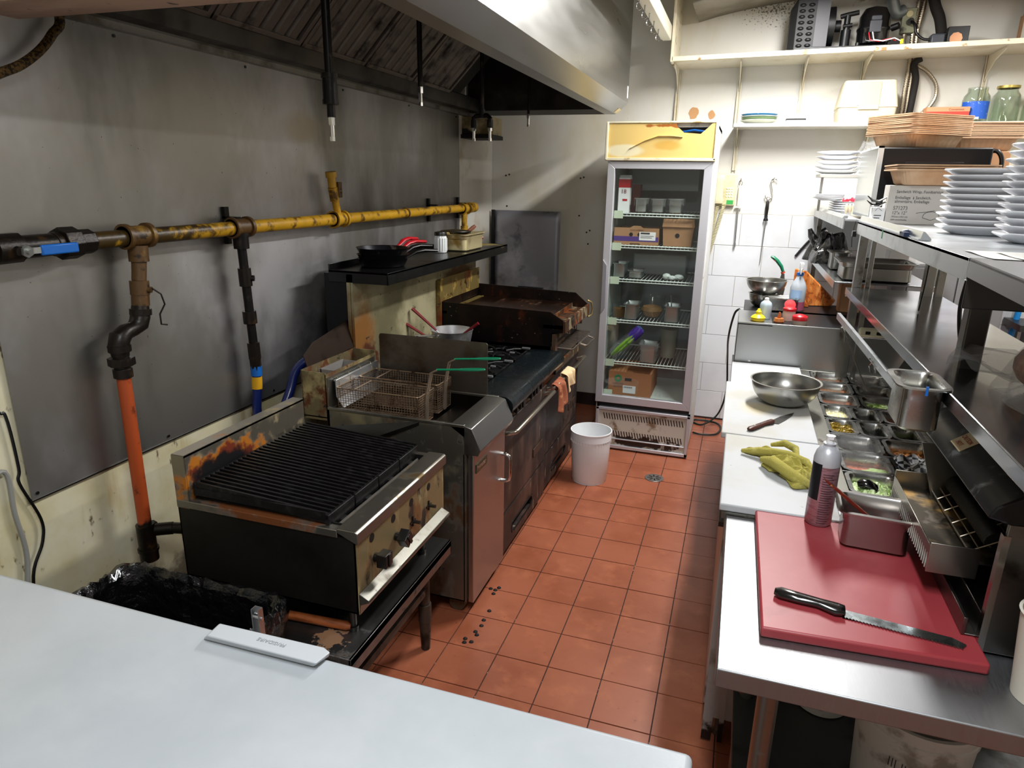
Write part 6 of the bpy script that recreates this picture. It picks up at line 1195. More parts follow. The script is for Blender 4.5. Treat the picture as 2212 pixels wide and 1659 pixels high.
t = rail_pan(1, 5, 'sixth', 'back-row pan of grated orange cheese wrapped in film'); food(t, .128, .146, .825, 'c8843c', 'grated orange cheese in the back-row pan', 'cheese', amp=.02, c2='8a4a1c', s=80, name='grated_cheese')
t = rail_pan(0, 6, 'sixth', 'front-row pan of sliced tomato with lettuce scraps'); food(t, .128, .146, .825, 'c2694a', 'sliced tomato in the front-row pan', 'tomato', amp=.004, c2='d98a68', s=20, name='sliced_tomato')
c = t.location; b = B(); random.seed(2)
for k in range(9): x = c.x + random.uniform(-.04, .05); y = c.y - .035 + random.uniform(-.02, .02); b.ball((x, y, .845), .017, 8, (1.3, .7, .6))
solo('lettuce_scraps', b, mat('pale_lettuce', 'b4d07c', .5, bump=(.8, 70, .006)), 'pale lettuce pieces lying on the sliced tomato', 'lettuce', kind='stuff')
t = rail_pan(1, 6, 'sixth', 'back-row pan lined with black and white checkered paper'); c = t.location
ck = bpy.data.materials.new('checkered_paper'); ck.use_nodes = True; nt = ck.node_tree; cn = nt.nodes.new('ShaderNodeTexChecker'); cn.inputs['Scale'].default_value = 55; cn.inputs[1].default_value = lin('c9ccd0'); cn.inputs[2].default_value = lin('1c1d22'); g_ = nt.nodes.new('ShaderNodeNewGeometry'); nt.links.new(g_.outputs['Position'], cn.inputs[0]); nt.links.new(cn.outputs[0], nt.nodes['Principled BSDF'].inputs[0])
b = B(); random.seed(12); b.grid(lambda u, v: Vector((c.x + (u - .5) * .15, c.y + (v - .5) * .17, .872 + .02 * math.sin(u * 11) * math.sin(v * 9 + 1) + random.uniform(0, .006))), 16, 16); solo('checkered_paper', b, ck, 'crumpled black and white checkered deli paper over the back-row pan', 'paper')
t = rail_pan(0, 7, 'sixth', 'front-row pan of shredded iceberg lettuce nearest the toaster'); food(t, .128, .146, .834, 'd2e4b0', 'shredded iceberg lettuce mounded in the near front pan', 'lettuce', amp=.022, c2='9cc066', s=50, n=26, name='iceberg_lettuce', fn=lambda u, v: .018 * math.sin(u * 3.1) * math.sin(v * 3.1))
c = t.location; b = B(); b.tube([(c.x - .050, c.y - .004, .862), (c.x - .040, c.y - .004, .865), (c.x - .022, c.y - .006, .866), (c.x - .004, c.y - .010, .858), (c.x + .006, c.y - .014, .846)], .014, 14, rs=[.010, .0185, .0195, .0175, .012], flat=.85); solo('scoop_handle', b, mat('gloss_black_handle', '0a0a0c', .15, coat=.6), 'rounded black scoop handle resting in the iceberg lettuce', 'scoop')
rail_pan(1, 7, 'sixth', 'near back-row pan hidden behind the toaster tray')
for row, lab in ((5, 'clear film lying over the empty front pan'), (6, 'clear film lying over the tomato pan')):
    y = (rows[row] + rows[row + 1]) / 2; b = B(); random.seed(row)
    b.grid(lambda u, v: Vector((1.395 + (u - .5) * .155, y + (v - .5) * .18, .8685 + .004 * math.sin(u * 9 + v * 14) + random.uniform(0, .002))), 14, 14); solo('cling_film', b, film, lab, 'plastic film', smooth=20)

# things on the boards ----------------------------------------------------------------------
def bowl(c, r, h, rb, m, name, label, group=None):
    t = thing(name, label, 'bowl', c, group); prof = [(0, 0), (rb, 0)]
    for k in range(1, 11): s = k / 10; prof.append((rb + (r - rb) * math.sin(s * PI / 2) ** .9, h * (1 - math.cos(s * PI / 2)) ** .95))
    prof += [(r + .006, h + .001), (r + .007, h + .003), (r, h + .003)]
    for k in range(10, 0, -1): s = k / 10; prof.append((rb - .002 + (r - rb) * math.sin(s * PI / 2) ** .9, .0015 + h * (1 - math.cos(s * PI / 2)) ** .95))
    prof.append((0, .0015)); b = B(); b.lathe(prof, c, 48); part('bowl', b, m, t); return t
bs = mat('bowl_steel', 'b0b0ac', .3, 1, rvar=(8, (1, 1, 1), .24, .36))
bowl(Vector((1.158, -.84, .8905)), .131, .094, .045, bs, 'mixing_bowl', 'wide stainless mixing bowl standing on the stained middle cutting board')
def knife(butt, heel, tip, h0, z, bm_, hm_, label, serr=False, rivets=0, wide=.02, cat='knife', up=.0):
    butt, heel, tip = (Vector((p[0], p[1], z)) for p in (butt, heel, tip)); d = (tip - heel).normalized(); n_ = Vector((-d.y, d.x, 0))
    t = thing('knife', label, cat, heel.lerp(butt, .3)); b = B(); L_ = (tip - heel).length
    if serr:
        pts = [heel - n_ * wide, heel + n_ * wide]; N_ = 34; low = []
        top = [heel + n_ * wide + d * L_ * .9, tip + n_ * wide * .2, tip]
        for k in range(N_ + 1):
            s = 1 - k / N_; q_ = heel.lerp(tip, s * .97) - n_ * wide; low += [q_ + n_ * .0035, q_ - n_ * .0006] if k % 1 == 0 else [q_]
        b.prism([heel + n_ * wide] + top + low, (0, 0, .002))
    else:
        b.prism([heel + n_ * .010, heel.lerp(tip, .5) + n_ * .012, tip, heel.lerp(tip, .75) - n_ * wide * .55, heel.lerp(tip, .4) - n_ * wide * .85, heel.lerp(tip, .04) - n_ * wide, heel - n_ * .008], (0, 0, .002))
    part('blade', b, bm_, t)
    hd_ = (heel - butt).normalized(); Lh = (heel - butt).length; zz = Vector((0, 0, h0 * .55))
    b = B(); b.tube([butt + zz, butt + hd_ * .012 + zz, butt + hd_ * Lh * .35 + zz, butt + hd_ * Lh * .65 + zz + n_ * .002, butt + hd_ * Lh * .9 + zz - n_ * .003, heel + hd_ * .002 + zz], h0, 12, rs=[h0 * .6, h0 * 1.0, h0 * .95, h0 * .82, h0 * 1.1, h0 * .9], flat=.62); part('handle', b, hm_, t)
    for k in range(rivets): q_ = butt.lerp(heel, .25 + .27 * k) + Vector((0, 0, h0 * 1.12)); b = B(); b.cyl(q_ - Vector((0, 0, .002)), q_ + Vector((0, 0, .001)), .0035, 10); part('rivet', b, chrome, t)
    return t
knife((1.023, -1.244), (1.105, -1.118), (1.193, -.965), .0125, .8915, mat('spotted_blade', '6f6e6c', .28, 1, layers=[Ly('a9a8a4', 20, .5, .7), Ly('c8c8b8', 80, .7, .75)]), mat('rosewood_handle', '4a2218', .4, layers=[Ly('2c120c', 10, .5, .7)]), 'chef knife with a riveted dark wood handle lying on the middle cutting board', rivets=3, wide=.024)
# yellow towel
tw = mat('yellow_towel', 'a89f4c', .95, layers=[Ly('8c8850', 6, .5, .66), Ly('bdb466', 40, .55, .7)], bump=(.8, 260, .003))
t = thing('towel', 'crumpled yellow-green towel lying on the near white cutting board', 'towel', (1.11, -1.56, .8905))
def wad(c, sx, sy, sz, seed, nu=26, nv=16, rot=0):
    random.seed(seed); ph = [random.uniform(0, 6) for _ in range(6)]; rings = []
    for i in range(nv + 1):
        th_ = PI * .5 * (1 - (i / nv)) ; ring = []
        for j in range(nu):
            a = 2 * PI * j / nu; f = 1 + .16 * math.sin(3 * a + ph[0]) + .12 * math.sin(5 * a + ph[1] + th_ * 2) + .08 * math.sin(9 * a + ph[2])
            r_ = math.cos(PI / 2 - th_) * f; h = math.cos(th_) * (1 + min(1, abs(r_) * 1.6) * (.35 * math.sin(4 * a + ph[3] + 5 * th_) + .25 * math.sin(7 * a + ph[4])))
            x, y = r_ * math.cos(a) * sx, r_ * math.sin(a) * sy; ring.append(Vector((c[0] + x * math.cos(rot) - y * math.sin(rot), c[1] + x * math.sin(rot) + y * math.cos(rot), c[2] + max(.0, h * sz * (.3 + .7 * (1 - r_ * .5))))))
        rings.append(ring)
    return rings
def wadthing(lst, m, parent):
    for k, (c, sx, sy, sz, seed, rot) in enumerate(lst):
        b = B(); b.loft(wad(c, sx, sy, sz, seed, rot=rot), cap0=True, cap1=True); o = part('fold', b, m, parent); o.modifiers.new('u', 'SUBSURF').render_levels = 1
z = .891
wadthing([((1.10, -1.475, z), .075, .035, .030, 1, -.5), ((1.135, -1.56, z), .07, .06, .045, 2, .3), ((1.17, -1.64, z), .055, .065, .040, 3, .2), ((1.045, -1.46, z), .05, .020, .018, 4, -.3)], tw, t)
b = B()
for pts, rr_ in (([(1.00, -1.475, z + .01), (1.05, -1.49, z + .022), (1.10, -1.52, z + .035), (1.14, -1.54, z + .04), (1.19, -1.56, z + .03), (1.215, -1.60, z + .012)], .013), ([(1.06, -1.555, z + .02), (1.09, -1.60, z + .035), (1.12, -1.64, z + .03), (1.16, -1.68, z + .02), (1.20, -1.70, z + .012)], .018), ([(1.09, -1.44, z + .03), (1.13, -1.45, z + .045), (1.16, -1.49, z + .045), (1.165, -1.54, z + .035)], .012)):
    b.tube(pts, rr_, 10, rs=[rr_ * .5] + [rr_] * (len(pts) - 2) + [rr_ * .5])
part('rolled_folds', b, tw, t, kind='stuff')

# ================================================================== NEAR TABLE
t = thing('work_table', 'brushed stainless work table in the near right corner on tubular legs', 'table', (1.4, -2.2, 0))
tabm = mat('table_brushed', '97999c', .42, 1, rvar=(30, (14, 1, 1), .36, .52), bump=(.1, 260, .0008, (12, 1, 1)))
b = B(); b.box((.965, -2.545, .818), (1.95, -1.885, .86)); part('table_top', b, tabm, t, bevel=.003)
for x, y in ((1.075, -2.44), (1.075, -1.95), (1.85, -2.44), (1.85, -1.95)):
    b = B(); b.cyl((x, y, .02), (x, y, .818), .021, 20); b.cyl((x, y, 0), (x, y, .04), .014, 12); part('leg', b, steel_dirty, t)
b = B(); b.box((1.04, -2.48, .315), (1.90, -1.82, .34)); part('under_shelf', b, mat('undershelf_grey', '4c4e4e', .45, .7, layers=[Ly('2a2826', 5, .5, .7)]), t, bevel=.003)
b = B(); b.prism([(1.045, -2.42, .861), (1.455, -2.395, .861), (1.445, -1.86, .861), (1.040, -1.858, .861)], (0, 0, .024)); 
solo('cutting_board', b, mat('red_cutting_board', '94343a', .42, layers=[Ly('a34c50', 3, .45, .7), Ly('7e1a20', 8, .6, .8), Ly('3a1414', 70, .7, .75)], bump=(.1, 300, .0005)), 'thick red cutting board on the stainless work table', 'cutting board', bevel=.005)
zr = .8855
knife((1.074, -2.292), (1.208, -2.318), (1.425, -2.350), .0170, zr + .001, mat('bread_blade', '8f9698', .25, 1, rvar=(60, (1, 1, 1), .15, .4)), mat('gloss_black_handle', '0a0a0c', .15, coat=.6), 'serrated bread knife with a glossy black handle on the red board', serr=True, wide=.0150)
p = at(1768, 1118, 'z', zr); x, y = 1.196, -1.895
t = thing('spray_can', 'tall aerosol cooking spray can with a white nozzle on the red board', 'spray can', (x, y, zr)); r = .033
can = mat('can_print', 'a78088', .35, .4, layers=[Ly('8e6870', 90, .5, .56, st=(.3, .3, 1.6)), Ly('b59aa0', 2, .5, .7)])
b = B(); b.lathe([(0, .001), (r - .003, .001), (r, .005), (r, .168)], (x, y, zr), 36); part('printed_body', b, can, t)
b = B(); b.lathe([(r, .168), (r, .185), (r - .004, .202), (r - .012, .214), (r - .019, .219), (r - .019, .223), (r - .017, .226), (r - .021, .228), (0, .226)], (x, y, zr), 36); part('shoulder', b, mat('can_grey_white', 'c5c8cf', .35, .3), t)
b = B(); b.lathe([(r - .022, .226), (.010, .228), (.010, .238), (.0115, .246), (0, .248)], (x, y, zr), 20); b.box((x - .004, y - .012, zr + .238), (x + .006, y + .004, zr + .247)); part('nozzle', b, white_pl, t)
rr_ = r + .0004
b = B(); b.grid(lambda u, v: Vector((x + rr_ * math.cos(PI * (1.05 + .32 * u)), y + rr_ * math.sin(PI * (1.05 + .32 * u)), zr + .075 + .10 * v)), 10, 2); part('black_label', b, mat('black_label', '17181c', .4, .2), t, label='black label panel', recalc=False)
b = B(); 
for k in range(22):
    z0 = zr + .012 + k * .0065; a0 = 1.42; w_ = .22 + .10 * ((k * 7) % 5) / 5
    b.grid(lambda u, v: Vector((x + (rr_ + .0004) * math.cos(PI * (a0 + w_ * u)), y + (rr_ + .0004) * math.sin(PI * (a0 + w_ * u)), z0 + .0016 * v)), 6, 1)
part('print_lines', b, mat('dark_print', '3c2c34', .5), t, kind='stuff', recalc=False)
# pan with a sauce spatula
t = steampan('food_pan', (1.313, -1.965, zr), .160, .120, .100, mat('redlit_pan', 'a5a3a1', .28, 1), 'deep steel pan with a wooden spatula standing on the red board', 'food pan', r=.018, lip=.012, rz=-.06, taper=.9)
b = B(); a = at(1782, 1036, 'y', -2.0); c = Vector((1.335, -1.955, .925)); d = (c - a).normalized(); s_ = d.cross(Vector((0, 0, 1))).normalized(); b.loft([[a + s_ * .006 * q1 + Vector((0, 0, .003 * q2)) for q1, q2 in ((-1, -1), (1, -1), (1, 1), (-1, 1))], [a.lerp(c, .3) + s_ * .019 * q1 + Vector((0, 0, .005 * q2)) for q1, q2 in ((-1, -1), (1, -1), (1, 1), (-1, 1))], [c + s_ * .017 * q1 + Vector((0, 0, .004 * q2)) for q1, q2 in ((-1, -1), (1, -1), (1, 1), (-1, 1))]])
t2 = thing('spatula', 'sauce-stained wooden spatula leaning out of the steel pan on the red board', 'spatula', (1.31, -1.96, .92)); part('blade', b, mat('sauced_wood', '6a2014', .3, layers=[Ly('c29a5a', 34, .57, .66), Ly('3a120c', 14, .5, .66)]), t2, bevel=.001)
contents(t, 'sauce', .12, .085, .925, mat('red_sauce', '5a1410', .3), 'dark red sauce at the bottom of the spatula pan', 'sauce', amp=.002, kind='stuff')
t = thing('paper_cup', 'large plain off-white tub at the right edge of the work table', 'tub', (1.525, -2.43, .86))
b = B(); b.lathe([(0, .002), (.046, .002), (.048, 0), (.062, .165), (.065, .168), (.060, .168), (.047, .006), (0, .006)], (1.528, -2.43, .8605), 40); part('tub', b, mat('offwhite_tub', 'cfc9bc', .5), t)

# toaster --------------------------------------------------------------------------------------
tn = thing('conveyor_toaster', 'conveyor toaster with black heat hood and feed tray on the work table', 'toaster', (1.62, -2.05, .86))
tst = mat('toaster_steel', '6f6d6a', .3, 1, layers=[Ly('3a3632', 6, .5, .7)]); tbk = mat('toaster_black', '101113', .35, .4, layers=[Ly('8d9094', 14, .58, .72, a=.5)])
b = B(); b.box((1.455, -2.325, .866), (1.90, -2.315, 1.155)); b.box((1.455, -1.80, .866), (1.90, -1.79, 1.155)); b.box((1.56, -2.32, .866), (1.90, -1.79, .875)); b.box((1.88, -2.32, .866), (1.90, -1.79, 1.155)); b.box((1.56, -2.32, .94), (1.565, -1.79, 1.0)); part('body', b, tst, tn, bevel=.002)
b = B(); b.box((1.45, -2.327, .866), (1.462, -2.31, 1.12)); part('front_edge_strip', b, mat('red_reflecting_edge', 'a5a09c', .2, 1), tn)
hm2 = B(); prof = [(1.415, 1.155), (1.425, 1.178), (1.462, 1.205), (1.56, 1.232), (1.90, 1.232), (1.90, 1.15), (1.56, 1.15), (1.455, 1.145)]
hm2.prism([(a, -2.335, c) for a, c in prof], (0, .555, 0)); hd2 = part('heat_hood', hm2, tbk, tn, bevel=.004)
uu = Vector((.0, 1, 0)); v2 = Vector((.037, 0, .027)).normalized()
b = B(); o0 = Vector((1.432, -1.99, 1.1835)); sl = Vector((.037, 0, .027)).normalized(); nn_ = Vector((-sl.z, 0, sl.x)); b.hexa([o0 + nn_ * .0005 - uu * .068, o0 + nn_ * .0005, o0 + nn_ * .0005 + sl * .042, o0 + nn_ * .0005 + sl * .042 - uu * .068, o0 + nn_ * .002 - uu * .068, o0 + nn_ * .002, o0 + nn_ * .002 + sl * .042, o0 + nn_ * .002 + sl * .042 - uu * .068]); part('caution_label', b, mat('cream_caution_label', 'dcc9a4', .5), hd2, label='cream caution label')
text('CAUTION', .0150, mat('caution_red', 'a8402a', .5), tn, o0 + nn_ * .0022 - uu * .004 + sl * .024, -uu, sl, squeeze=.85); text('HOT', .0150, MC['caution_red'], tn, o0 + nn_ * .0022 - uu * .018 + sl * .007, -uu, sl, squeeze=.9)
# feed tray with crumb pan
tray = mat('tray_steel', '7c7468', .32, .95, layers=[Ly('b08a4c', 7, .5, .66, r=.5, m=.4), Ly('2a1c12', 9, .54, .66, r=.7, m=.1)])
b = B(); b.box((1.378, -2.19, .985), (1.60, -1.81, .989)); part('feed_tray', b, tray, tn)
b = B(); b.box((1.376, -2.19, .955), (1.379, -1.81, 1.012)); b.box((1.376, -2.193, .95), (1.47, -2.189, 1.02)); b.box((1.376, -1.812, .955), (1.5, -1.808, 1.03)); part('tray_rim', b, mat('tray_rim_steel', 'b0aca4', .28, 1), tn, bevel=.001)
for k in range(26): b = B(); yk = -2.185 + k * .0145; b.cyl((1.3745, yk, .957), (1.377, yk + .006, .99), .0016, 5); part('rim_bead', b, chrome, tn)
b = B(); b.prism([(1.47, -2.30, .93), (1.56, -2.30, .93), (1.56, -2.30, 1.06), (1.49, -2.30, 1.075), (1.47, -2.30, 1.06)], (0, .004, 0)); part('side_bracket', b, dark_steel, tn, bevel=.002)
b = B(); b.cyl((1.50, -2.17, 1.03), (1.50, -1.83, 1.03), .022, 14); b.cyl((1.545, -2.17, 1.05), (1.545, -1.83, 1.05), .02, 14); parts('roller', b, char, tn)
for k in range(7):
    b = B(); xk = 1.455 + k * .0165; b.tube([(xk, -2.18, 1.002 + k * .0107), (xk, -1.83, 1.002 + k * .0107)], .0016, 5); part('conveyor_wire', b, mat('conveyor_wire', 'b5a99a', .3, .9), tn)
for k in range(6): yk = -2.17 + k * .066; b = B(); b.tube([(1.455, yk, 1.003), (1.555, yk, 1.067)], .0016, 5); part('conveyor_wire', b, MC['conveyor_wire'], tn)
b = B(); b.box((1.425, -2.31, .8865), (1.432, -1.985, .925)); b.box((1.43, -2.31, .8865), (1.56, -1.985, .89)); b.box((1.452, -2.31, .89), (1.455, -1.99, .94)); part('exit_chute', b, tst, tn, bevel=.001)
b = B()
for x in (1.60, 1.85):
    for y in (-2.28, -1.83): b.cyl((x, y, .86), (x, y, .868), .012, 10)
part('feet', b, black_pl, tn, kind='stuff')

# pan hanging on the front rail
c = Vector((1.360, -1.92, 0)); t = steampan('food_pan', (c.x, c.y, 1.3025 - .106), .088, .156, .110, pan_steel, 'empty steel pan hooked by its rim on the front edge of the middle shelf', 'food pan', r=.02, lip=.014)
b = B(); b.box((c.x - .004, c.y - .095, 1.292), (c.x + .001, c.y - .089, 1.313)); part('blue_tie', b, blue_pl, t, label='blue tie on the rim')

# under the table
def pail(x, y, z, r, h, label, txt):
    t = thing('pail', label, 'bucket', (x, y, z), 'white pails under the work table')
    b = B(); b.lathe([(0, .003), (r * .86, .003), (r * .88, .01), (r * .97, h * .82), (r * 1.0, h * .83), (r * 1.0, h * .87), (r * .98, h * .88), (r * 1.0, h * .96), (r * 1.03, h * .97), (r * 1.03, h), (r * .96, h), (r * .86, .012), (0, .008)], (x, y, z), 44); part('shell', b, mat('scuffed_pail', 'bcbab4', .5, layers=[Ly('8a867c', 9, .58, .7)]), t)
    n = 0
    for k, (s_, sz, a0) in enumerate(txt):
        a = math.radians(a0); rr_ = r * .93; o_ = Vector((x + rr_ * math.cos(a), y + rr_ * math.sin(a), z + h * (.62 - k * .16))); text(s_, sz, ink, t, o_ + Vector((math.cos(a), math.sin(a), 0)) * .006, (-math.sin(a), math.cos(a), 0), (0, 0, 1))
    return t
pail(1.275, -1.905, .3405, .083, .26, 'small white pail with a printed label, farther under the work table', [('M180', .022, 250), ('||||||', .014, 255)])
pail(1.43, -2.17, .3405, .128, .27, 'large white pail with a worn printed label under the work table', [('||| ||||', .026, 235), ('70.0', .02, 238)])
t = thing('cloth_bag', 'grey crumpled cloth sack beside the large pail under the work table', 'bag', (1.70, -2.30, .3405)); sack = mat('grey_sack', '9a958c', .9, bump=(.5, 40, .01)); b = B(); rgs = wad((1.71, -2.28, .341), .13, .15, .24, 21, 30, 14); b.loft(rgs); part('sack', b, sack, t)

# ================================================================== RISER TOP ITEMS
zt = 1.0795
def bottle(x, y, z, prof, m, name, label, cat, capprof=None, cm=None, extra=None, n=24, group=None):
    t = thing(name, label, cat, (x, y, z), group); b = B(); b.lathe(prof, (x, y, z), n); part('body', b, m, t)
    if capprof: b = B(); b.lathe(capprof, (x, y, z), n); part('cap', b, cm, t)
    return t
p = at(1633, 697, 'z', zt); bottle(1.05, -.055, zt, [(0, 0), (.03, 0), (.034, .006), (.034, .012), (.03, .02), (0, .02)], mat('mustard', 'd8b81c', .35), 'mustard_bottle', 'squat yellow mustard squeeze bottle on the riser', 'bottle', [(.036, .018), (.026, .028), (.015, .034), (.014, .048), (.009, .052), (.006, .062), (0, .062)], mat('yellow_cap', 'e8cf20', .35))
t = bottle(1.085, .03, zt, [(0, 0), (.028, 0), (.030, .004), (.030, .068), (.026, .082), (.014, .092), (.012, .094), (0, .094)], mat('pale_blue_can', 'b9cbd8', .35, .2), 'spray_can', 'short pale blue aerosol can between the mustard and the red cap', 'spray can', [(.012, .092), (.011, .104), (.006, .108), (0, .108)], white_pl)
bottle(1.15, -.06, zt, [(0, 0), (.022, 0), (.026, .006), (.022, .022), (0, .024)], mat('amber_bottle', 'b06a3a', .25), 'sauce_bottle', 'small amber bottle with an orange tip on the riser', 'bottle', [(.010, .022), (.008, .038), (.004, .052), (0, .052)], mat('orange_tip', 'a8501c', .4))
bottle(1.20, .02, zt, [(0, 0), (.03, 0), (.032, .03), (.03, .055), (0, .056)], mat('clear_tub_red', 'd8b8ae', .2), 'spice_tub', 'clear tub with an open red flip lid behind the red-capped jar', 'jar', [(.033, .050), (.033, .062), (.028, .066), (0, .068)], red_pl)
b = B(); b.lathe([(0, 0), (.026, .002), (.028, .006), (0, .007)], (0, 0, 0), 20, Euler((1.0, 0, 0)).to_matrix()); b.bm.transform(Matrix.Translation((1.20, .045, zt + .075))); solo('flip_lid', b, red_pl, 'raised red flip lid of the clear tub', 'lid')
bottle(1.245, -.075, zt, [(0, 0), (.033, 0), (.034, .006), (.034, .024), (0, .026)], mat('pepper_fill', 'b5a294', .4), 'spice_jar', 'spice jar with a solid red cap at the front right of the riser', 'jar', [(.036, .022), (.037, .040), (.034, .044), (.012, .052), (0, .053)], red_pl)
t = steampan('food_pan', (1.165, .30, zt + .001), .165, .12, .075, pan_steel, 'shallow steel pan behind the condiment bottles on the riser', 'food pan', r=.015)
bowl(Vector((1.075, .42, zt)), .072, .072, .03, bs, 'steel_bowl', 'small steel bowl at the bottom of the pair on the riser', 'steel bowls on the riser')
bowl(Vector((1.088, .41, zt + .076)), .108, .075, .035, bs, 'steel_bowl', 'larger steel bowl stacked on top of the small one', 'steel bowls on the riser')
# spray bottle
x, y = 1.255, .36; t = thing('spray_bottle', 'clear plastic spray bottle with a white trigger and blue collar', 'spray bottle', (x, y, zt))
b = B(); b.lathe([(0, .001), (.040, .001), (.042, .006), (.042, .125), (.034, .150), (.019, .178), (.014, .196), (0, .196)], (x, y, zt), 28); part('bottle', b, mat('frosty_plastic', 'c4ced8', .25, trans=.3), t)
b = B(); b.lathe([(0, .002), (.0424, .004), (.0424, .05)], (x, y, zt), 28); part('pink_liquid', b, mat('pink_liquid', 'a8506c', .3), t); b = B(); rr_ = .0428; b.grid(lambda u, v: Vector((x + rr_ * math.cos(PI * (1.15 + .5 * u)), y + rr_ * math.sin(PI * (1.15 + .5 * u)), zt + .07 + .045 * v)), 10, 2); part('label', b, mat('pale_blue_label', '9ab8dc', .5), t, recalc=False)
b = B(); b.cyl((x, y, zt + .192), (x, y, zt + .208), .018, 18); part('collar', b, blue_pl, t)
b = B(); b.box((x - .007, y - .03, zt + .225), (x + .012, y + .025, zt + .262)); b.cyl((x, y, zt + .205), (x, y, zt + .228), .009, 12); b.box((x - .004, y - .035, zt + .20), (x + .004, y - .025, zt + .23)); part('trigger_head', b, white_pl, t, bevel=.003)
# wooden board leaning on the wall side
b = B(); wd = mat('striped_wood_board', 'b5662a', .4, layers=[Ly('8a4416', 7, .48, .56, st=(5, 1, 5)), Ly('c98446', 5, .5, .6, st=(7, 1, 2))])
A_ = at(1706, 585, 'y', .50); pts = [(1.235, .50, zt + .001), (1.455, .56, zt + .001), (1.475, .56, zt + .035), (1.30, .54, 1.275), (1.235, .52, 1.29)]
b.prism(pts, (.006, .022, 0)); solo('wooden_board', b, wd, 'orange-brown striped wooden cutting board leaning behind the spray bottle', 'cutting board', bevel=.004)
b = B(); b.prism([(1.24, .47, zt + .001), (1.33, .48, zt + .001), (1.30, .48, zt + .05), (1.24, .475, zt + .08)], (.004, .016, 0)); solo('wooden_board', b, wd, 'small wooden board corner in front of the leaning striped board', 'cutting board', bevel=.003)
# green-handled knife standing behind the bottle
t = thing('slicing_knife', 'green-handled knife standing upright behind the spray bottle', 'knife', (1.18, .58, zt + .001)); yk = .585
b = B(); b.tube([(1.102, yk, 1.345), (1.115, yk, 1.342), (1.14, yk, 1.322), (1.165, yk, 1.292), (1.178, yk, 1.262)], .014, 10, rs=[.008, .015, .016, .015, .012], flat=.7); part('handle', b, mat('green_knife_handle', '0e6a4a', .35), t, label='green moulded handle')
b = B(); b.cyl((1.130, yk - .013, 1.328), (1.130, yk - .009, 1.328), .008, 12); b.cyl((1.176, yk, 1.262), (1.181, yk, 1.252), .012, 10); part('red_badge', b, mat('red_badge', 'b8402a', .4), t, label='red dot and collar')
b = B(); b.prism([(1.172, yk - .001, 1.252), (1.188, yk - .001, 1.250), (1.200, yk - .001, 1.16), (1.19, yk - .001, 1.0805), (1.165, yk - .001, 1.0805), (1.155, yk - .001, 1.17)], (0, .002, 0)); part('blade', b, steel_dirty, t)
b = B(); random.seed(8); b.loft([rrect(1.53, .45, .055, .04, .01, zt, 3), [p + Vector((random.uniform(-.006, .006), random.uniform(-.006, .006), random.uniform(-.01, .012))) for p in rrect(1.53, .45, .055, .045, .01, zt + .17, 3)]], cap1=False); o = solo('paper_bag', b, kraft, 'torn brown paper bag standing on the riser under the shelf', 'paper bag'); k = o.modifiers.new('s', 'SOLIDIFY'); k.thickness = .002
hose([(1.30, 1.505, 1.27), (1.36, 1.50, 1.36), (1.42, 1.50, 1.43), (1.47, 1.50, 1.47)], .008, black_pl, 'wall_cable', 'black cable arching on the tiles behind the wooden board', 'cable', 8)
b = B(); b.prism([(1.50, 1.45, 1.40), (1.56, 1.45, 1.28), (1.515, 1.45, 1.22), (1.505, 1.45, 1.22)], (0, .04, 0)); solo('wall_bracket', b, post_m, 'small triangular steel bracket under the far shelf', 'bracket')
# ================================================================== FAR SHELF UNIT AND THINGS ON THE TOP SHELVES
fu = thing('double_shelf', 'far stainless double shelf between the overshelf and the back wall', 'shelf', (1.6, .75, 1.08))
b = B(); b.box((1.385, -.02, 1.586), (1.90, 1.50, 1.596)); b.box((1.383, -.02, 1.548), (1.388, 1.50, 1.600)); b.prism([(1.375, -.02, 1.598), (1.40, -.02, 1.598), (1.40, -.02, 1.612), (1.385, -.02, 1.612)], (0, 1.4, 0)); part('upper_shelf', b, whm, fu, bevel=.001)
b = B(); b.box((1.382, -.03, 1.288), (1.82, 1.46, 1.296)); b.box((1.380, -.03, 1.262), (1.384, 1.46, 1.300)); part('lower_shelf', b, mat('lower_shelf_steel', 'a5a9ad', .28, 1, bump=(.05, 3, .01)), fu, bevel=.001)
for x, y in ((1.80, .0), (1.80, 1.42), (1.42, 1.44)): b = B(); b.box((x - .015, y - .015, 1.081 if y < .6 else .0), (x + .015, y + .015, 1.586)); part('post', b, post_m, fu, bevel=.002)
b = B(); b.box((1.335, .92, 1.795), (1.62, 1.20, 1.815)); part('small_shelf', b, mat('worn_small_shelf', 'b9b9b4', .4, .7), fu, bevel=.002)
for x in (1.345, 1.60): b = B(); b.box((x, .94, 1.6), (x + .014, .955, 1.796)); part('small_post', b, post_m, fu)
TS = 1.6005; TF = 1.6005
# foam plates
fpm = mat('foam_plate', 'e6e8ec', .5)
def foam_mesh():
    b = B(); w_ = .115
    def octo(s, z): return [Vector((x * s, y * s, z)) for x, y in ((w_, w_ * .45), (w_ * .45, w_), (-w_ * .45, w_), (-w_, w_ * .45), (-w_, -w_ * .45), (-w_ * .45, -w_), (w_ * .45, -w_), (w_, -w_ * .45))]
    b.loft([octo(.62, 0), octo(1.0, .017), octo(1.0, .019), octo(.64, .004)], cap0=True, cap1=True); return finish('plate', b, fpm, 30)
fm_ = foam_mesh()
for k in range(5):
    o = bpy.data.objects.new('foam_plate', fm_); COL.objects.link(o); o.location = (1.435 - .006 * (k % 2), 1.04, 1.8155 + k * .028); o.rotation_euler = (0, 0, .05 * k); o['label'] = '%s of the five octagonal white foam plates on the small shelf' % ORD[4 - k]; o['category'] = 'plate'; o['group'] = 'foam plates on the small shelf'
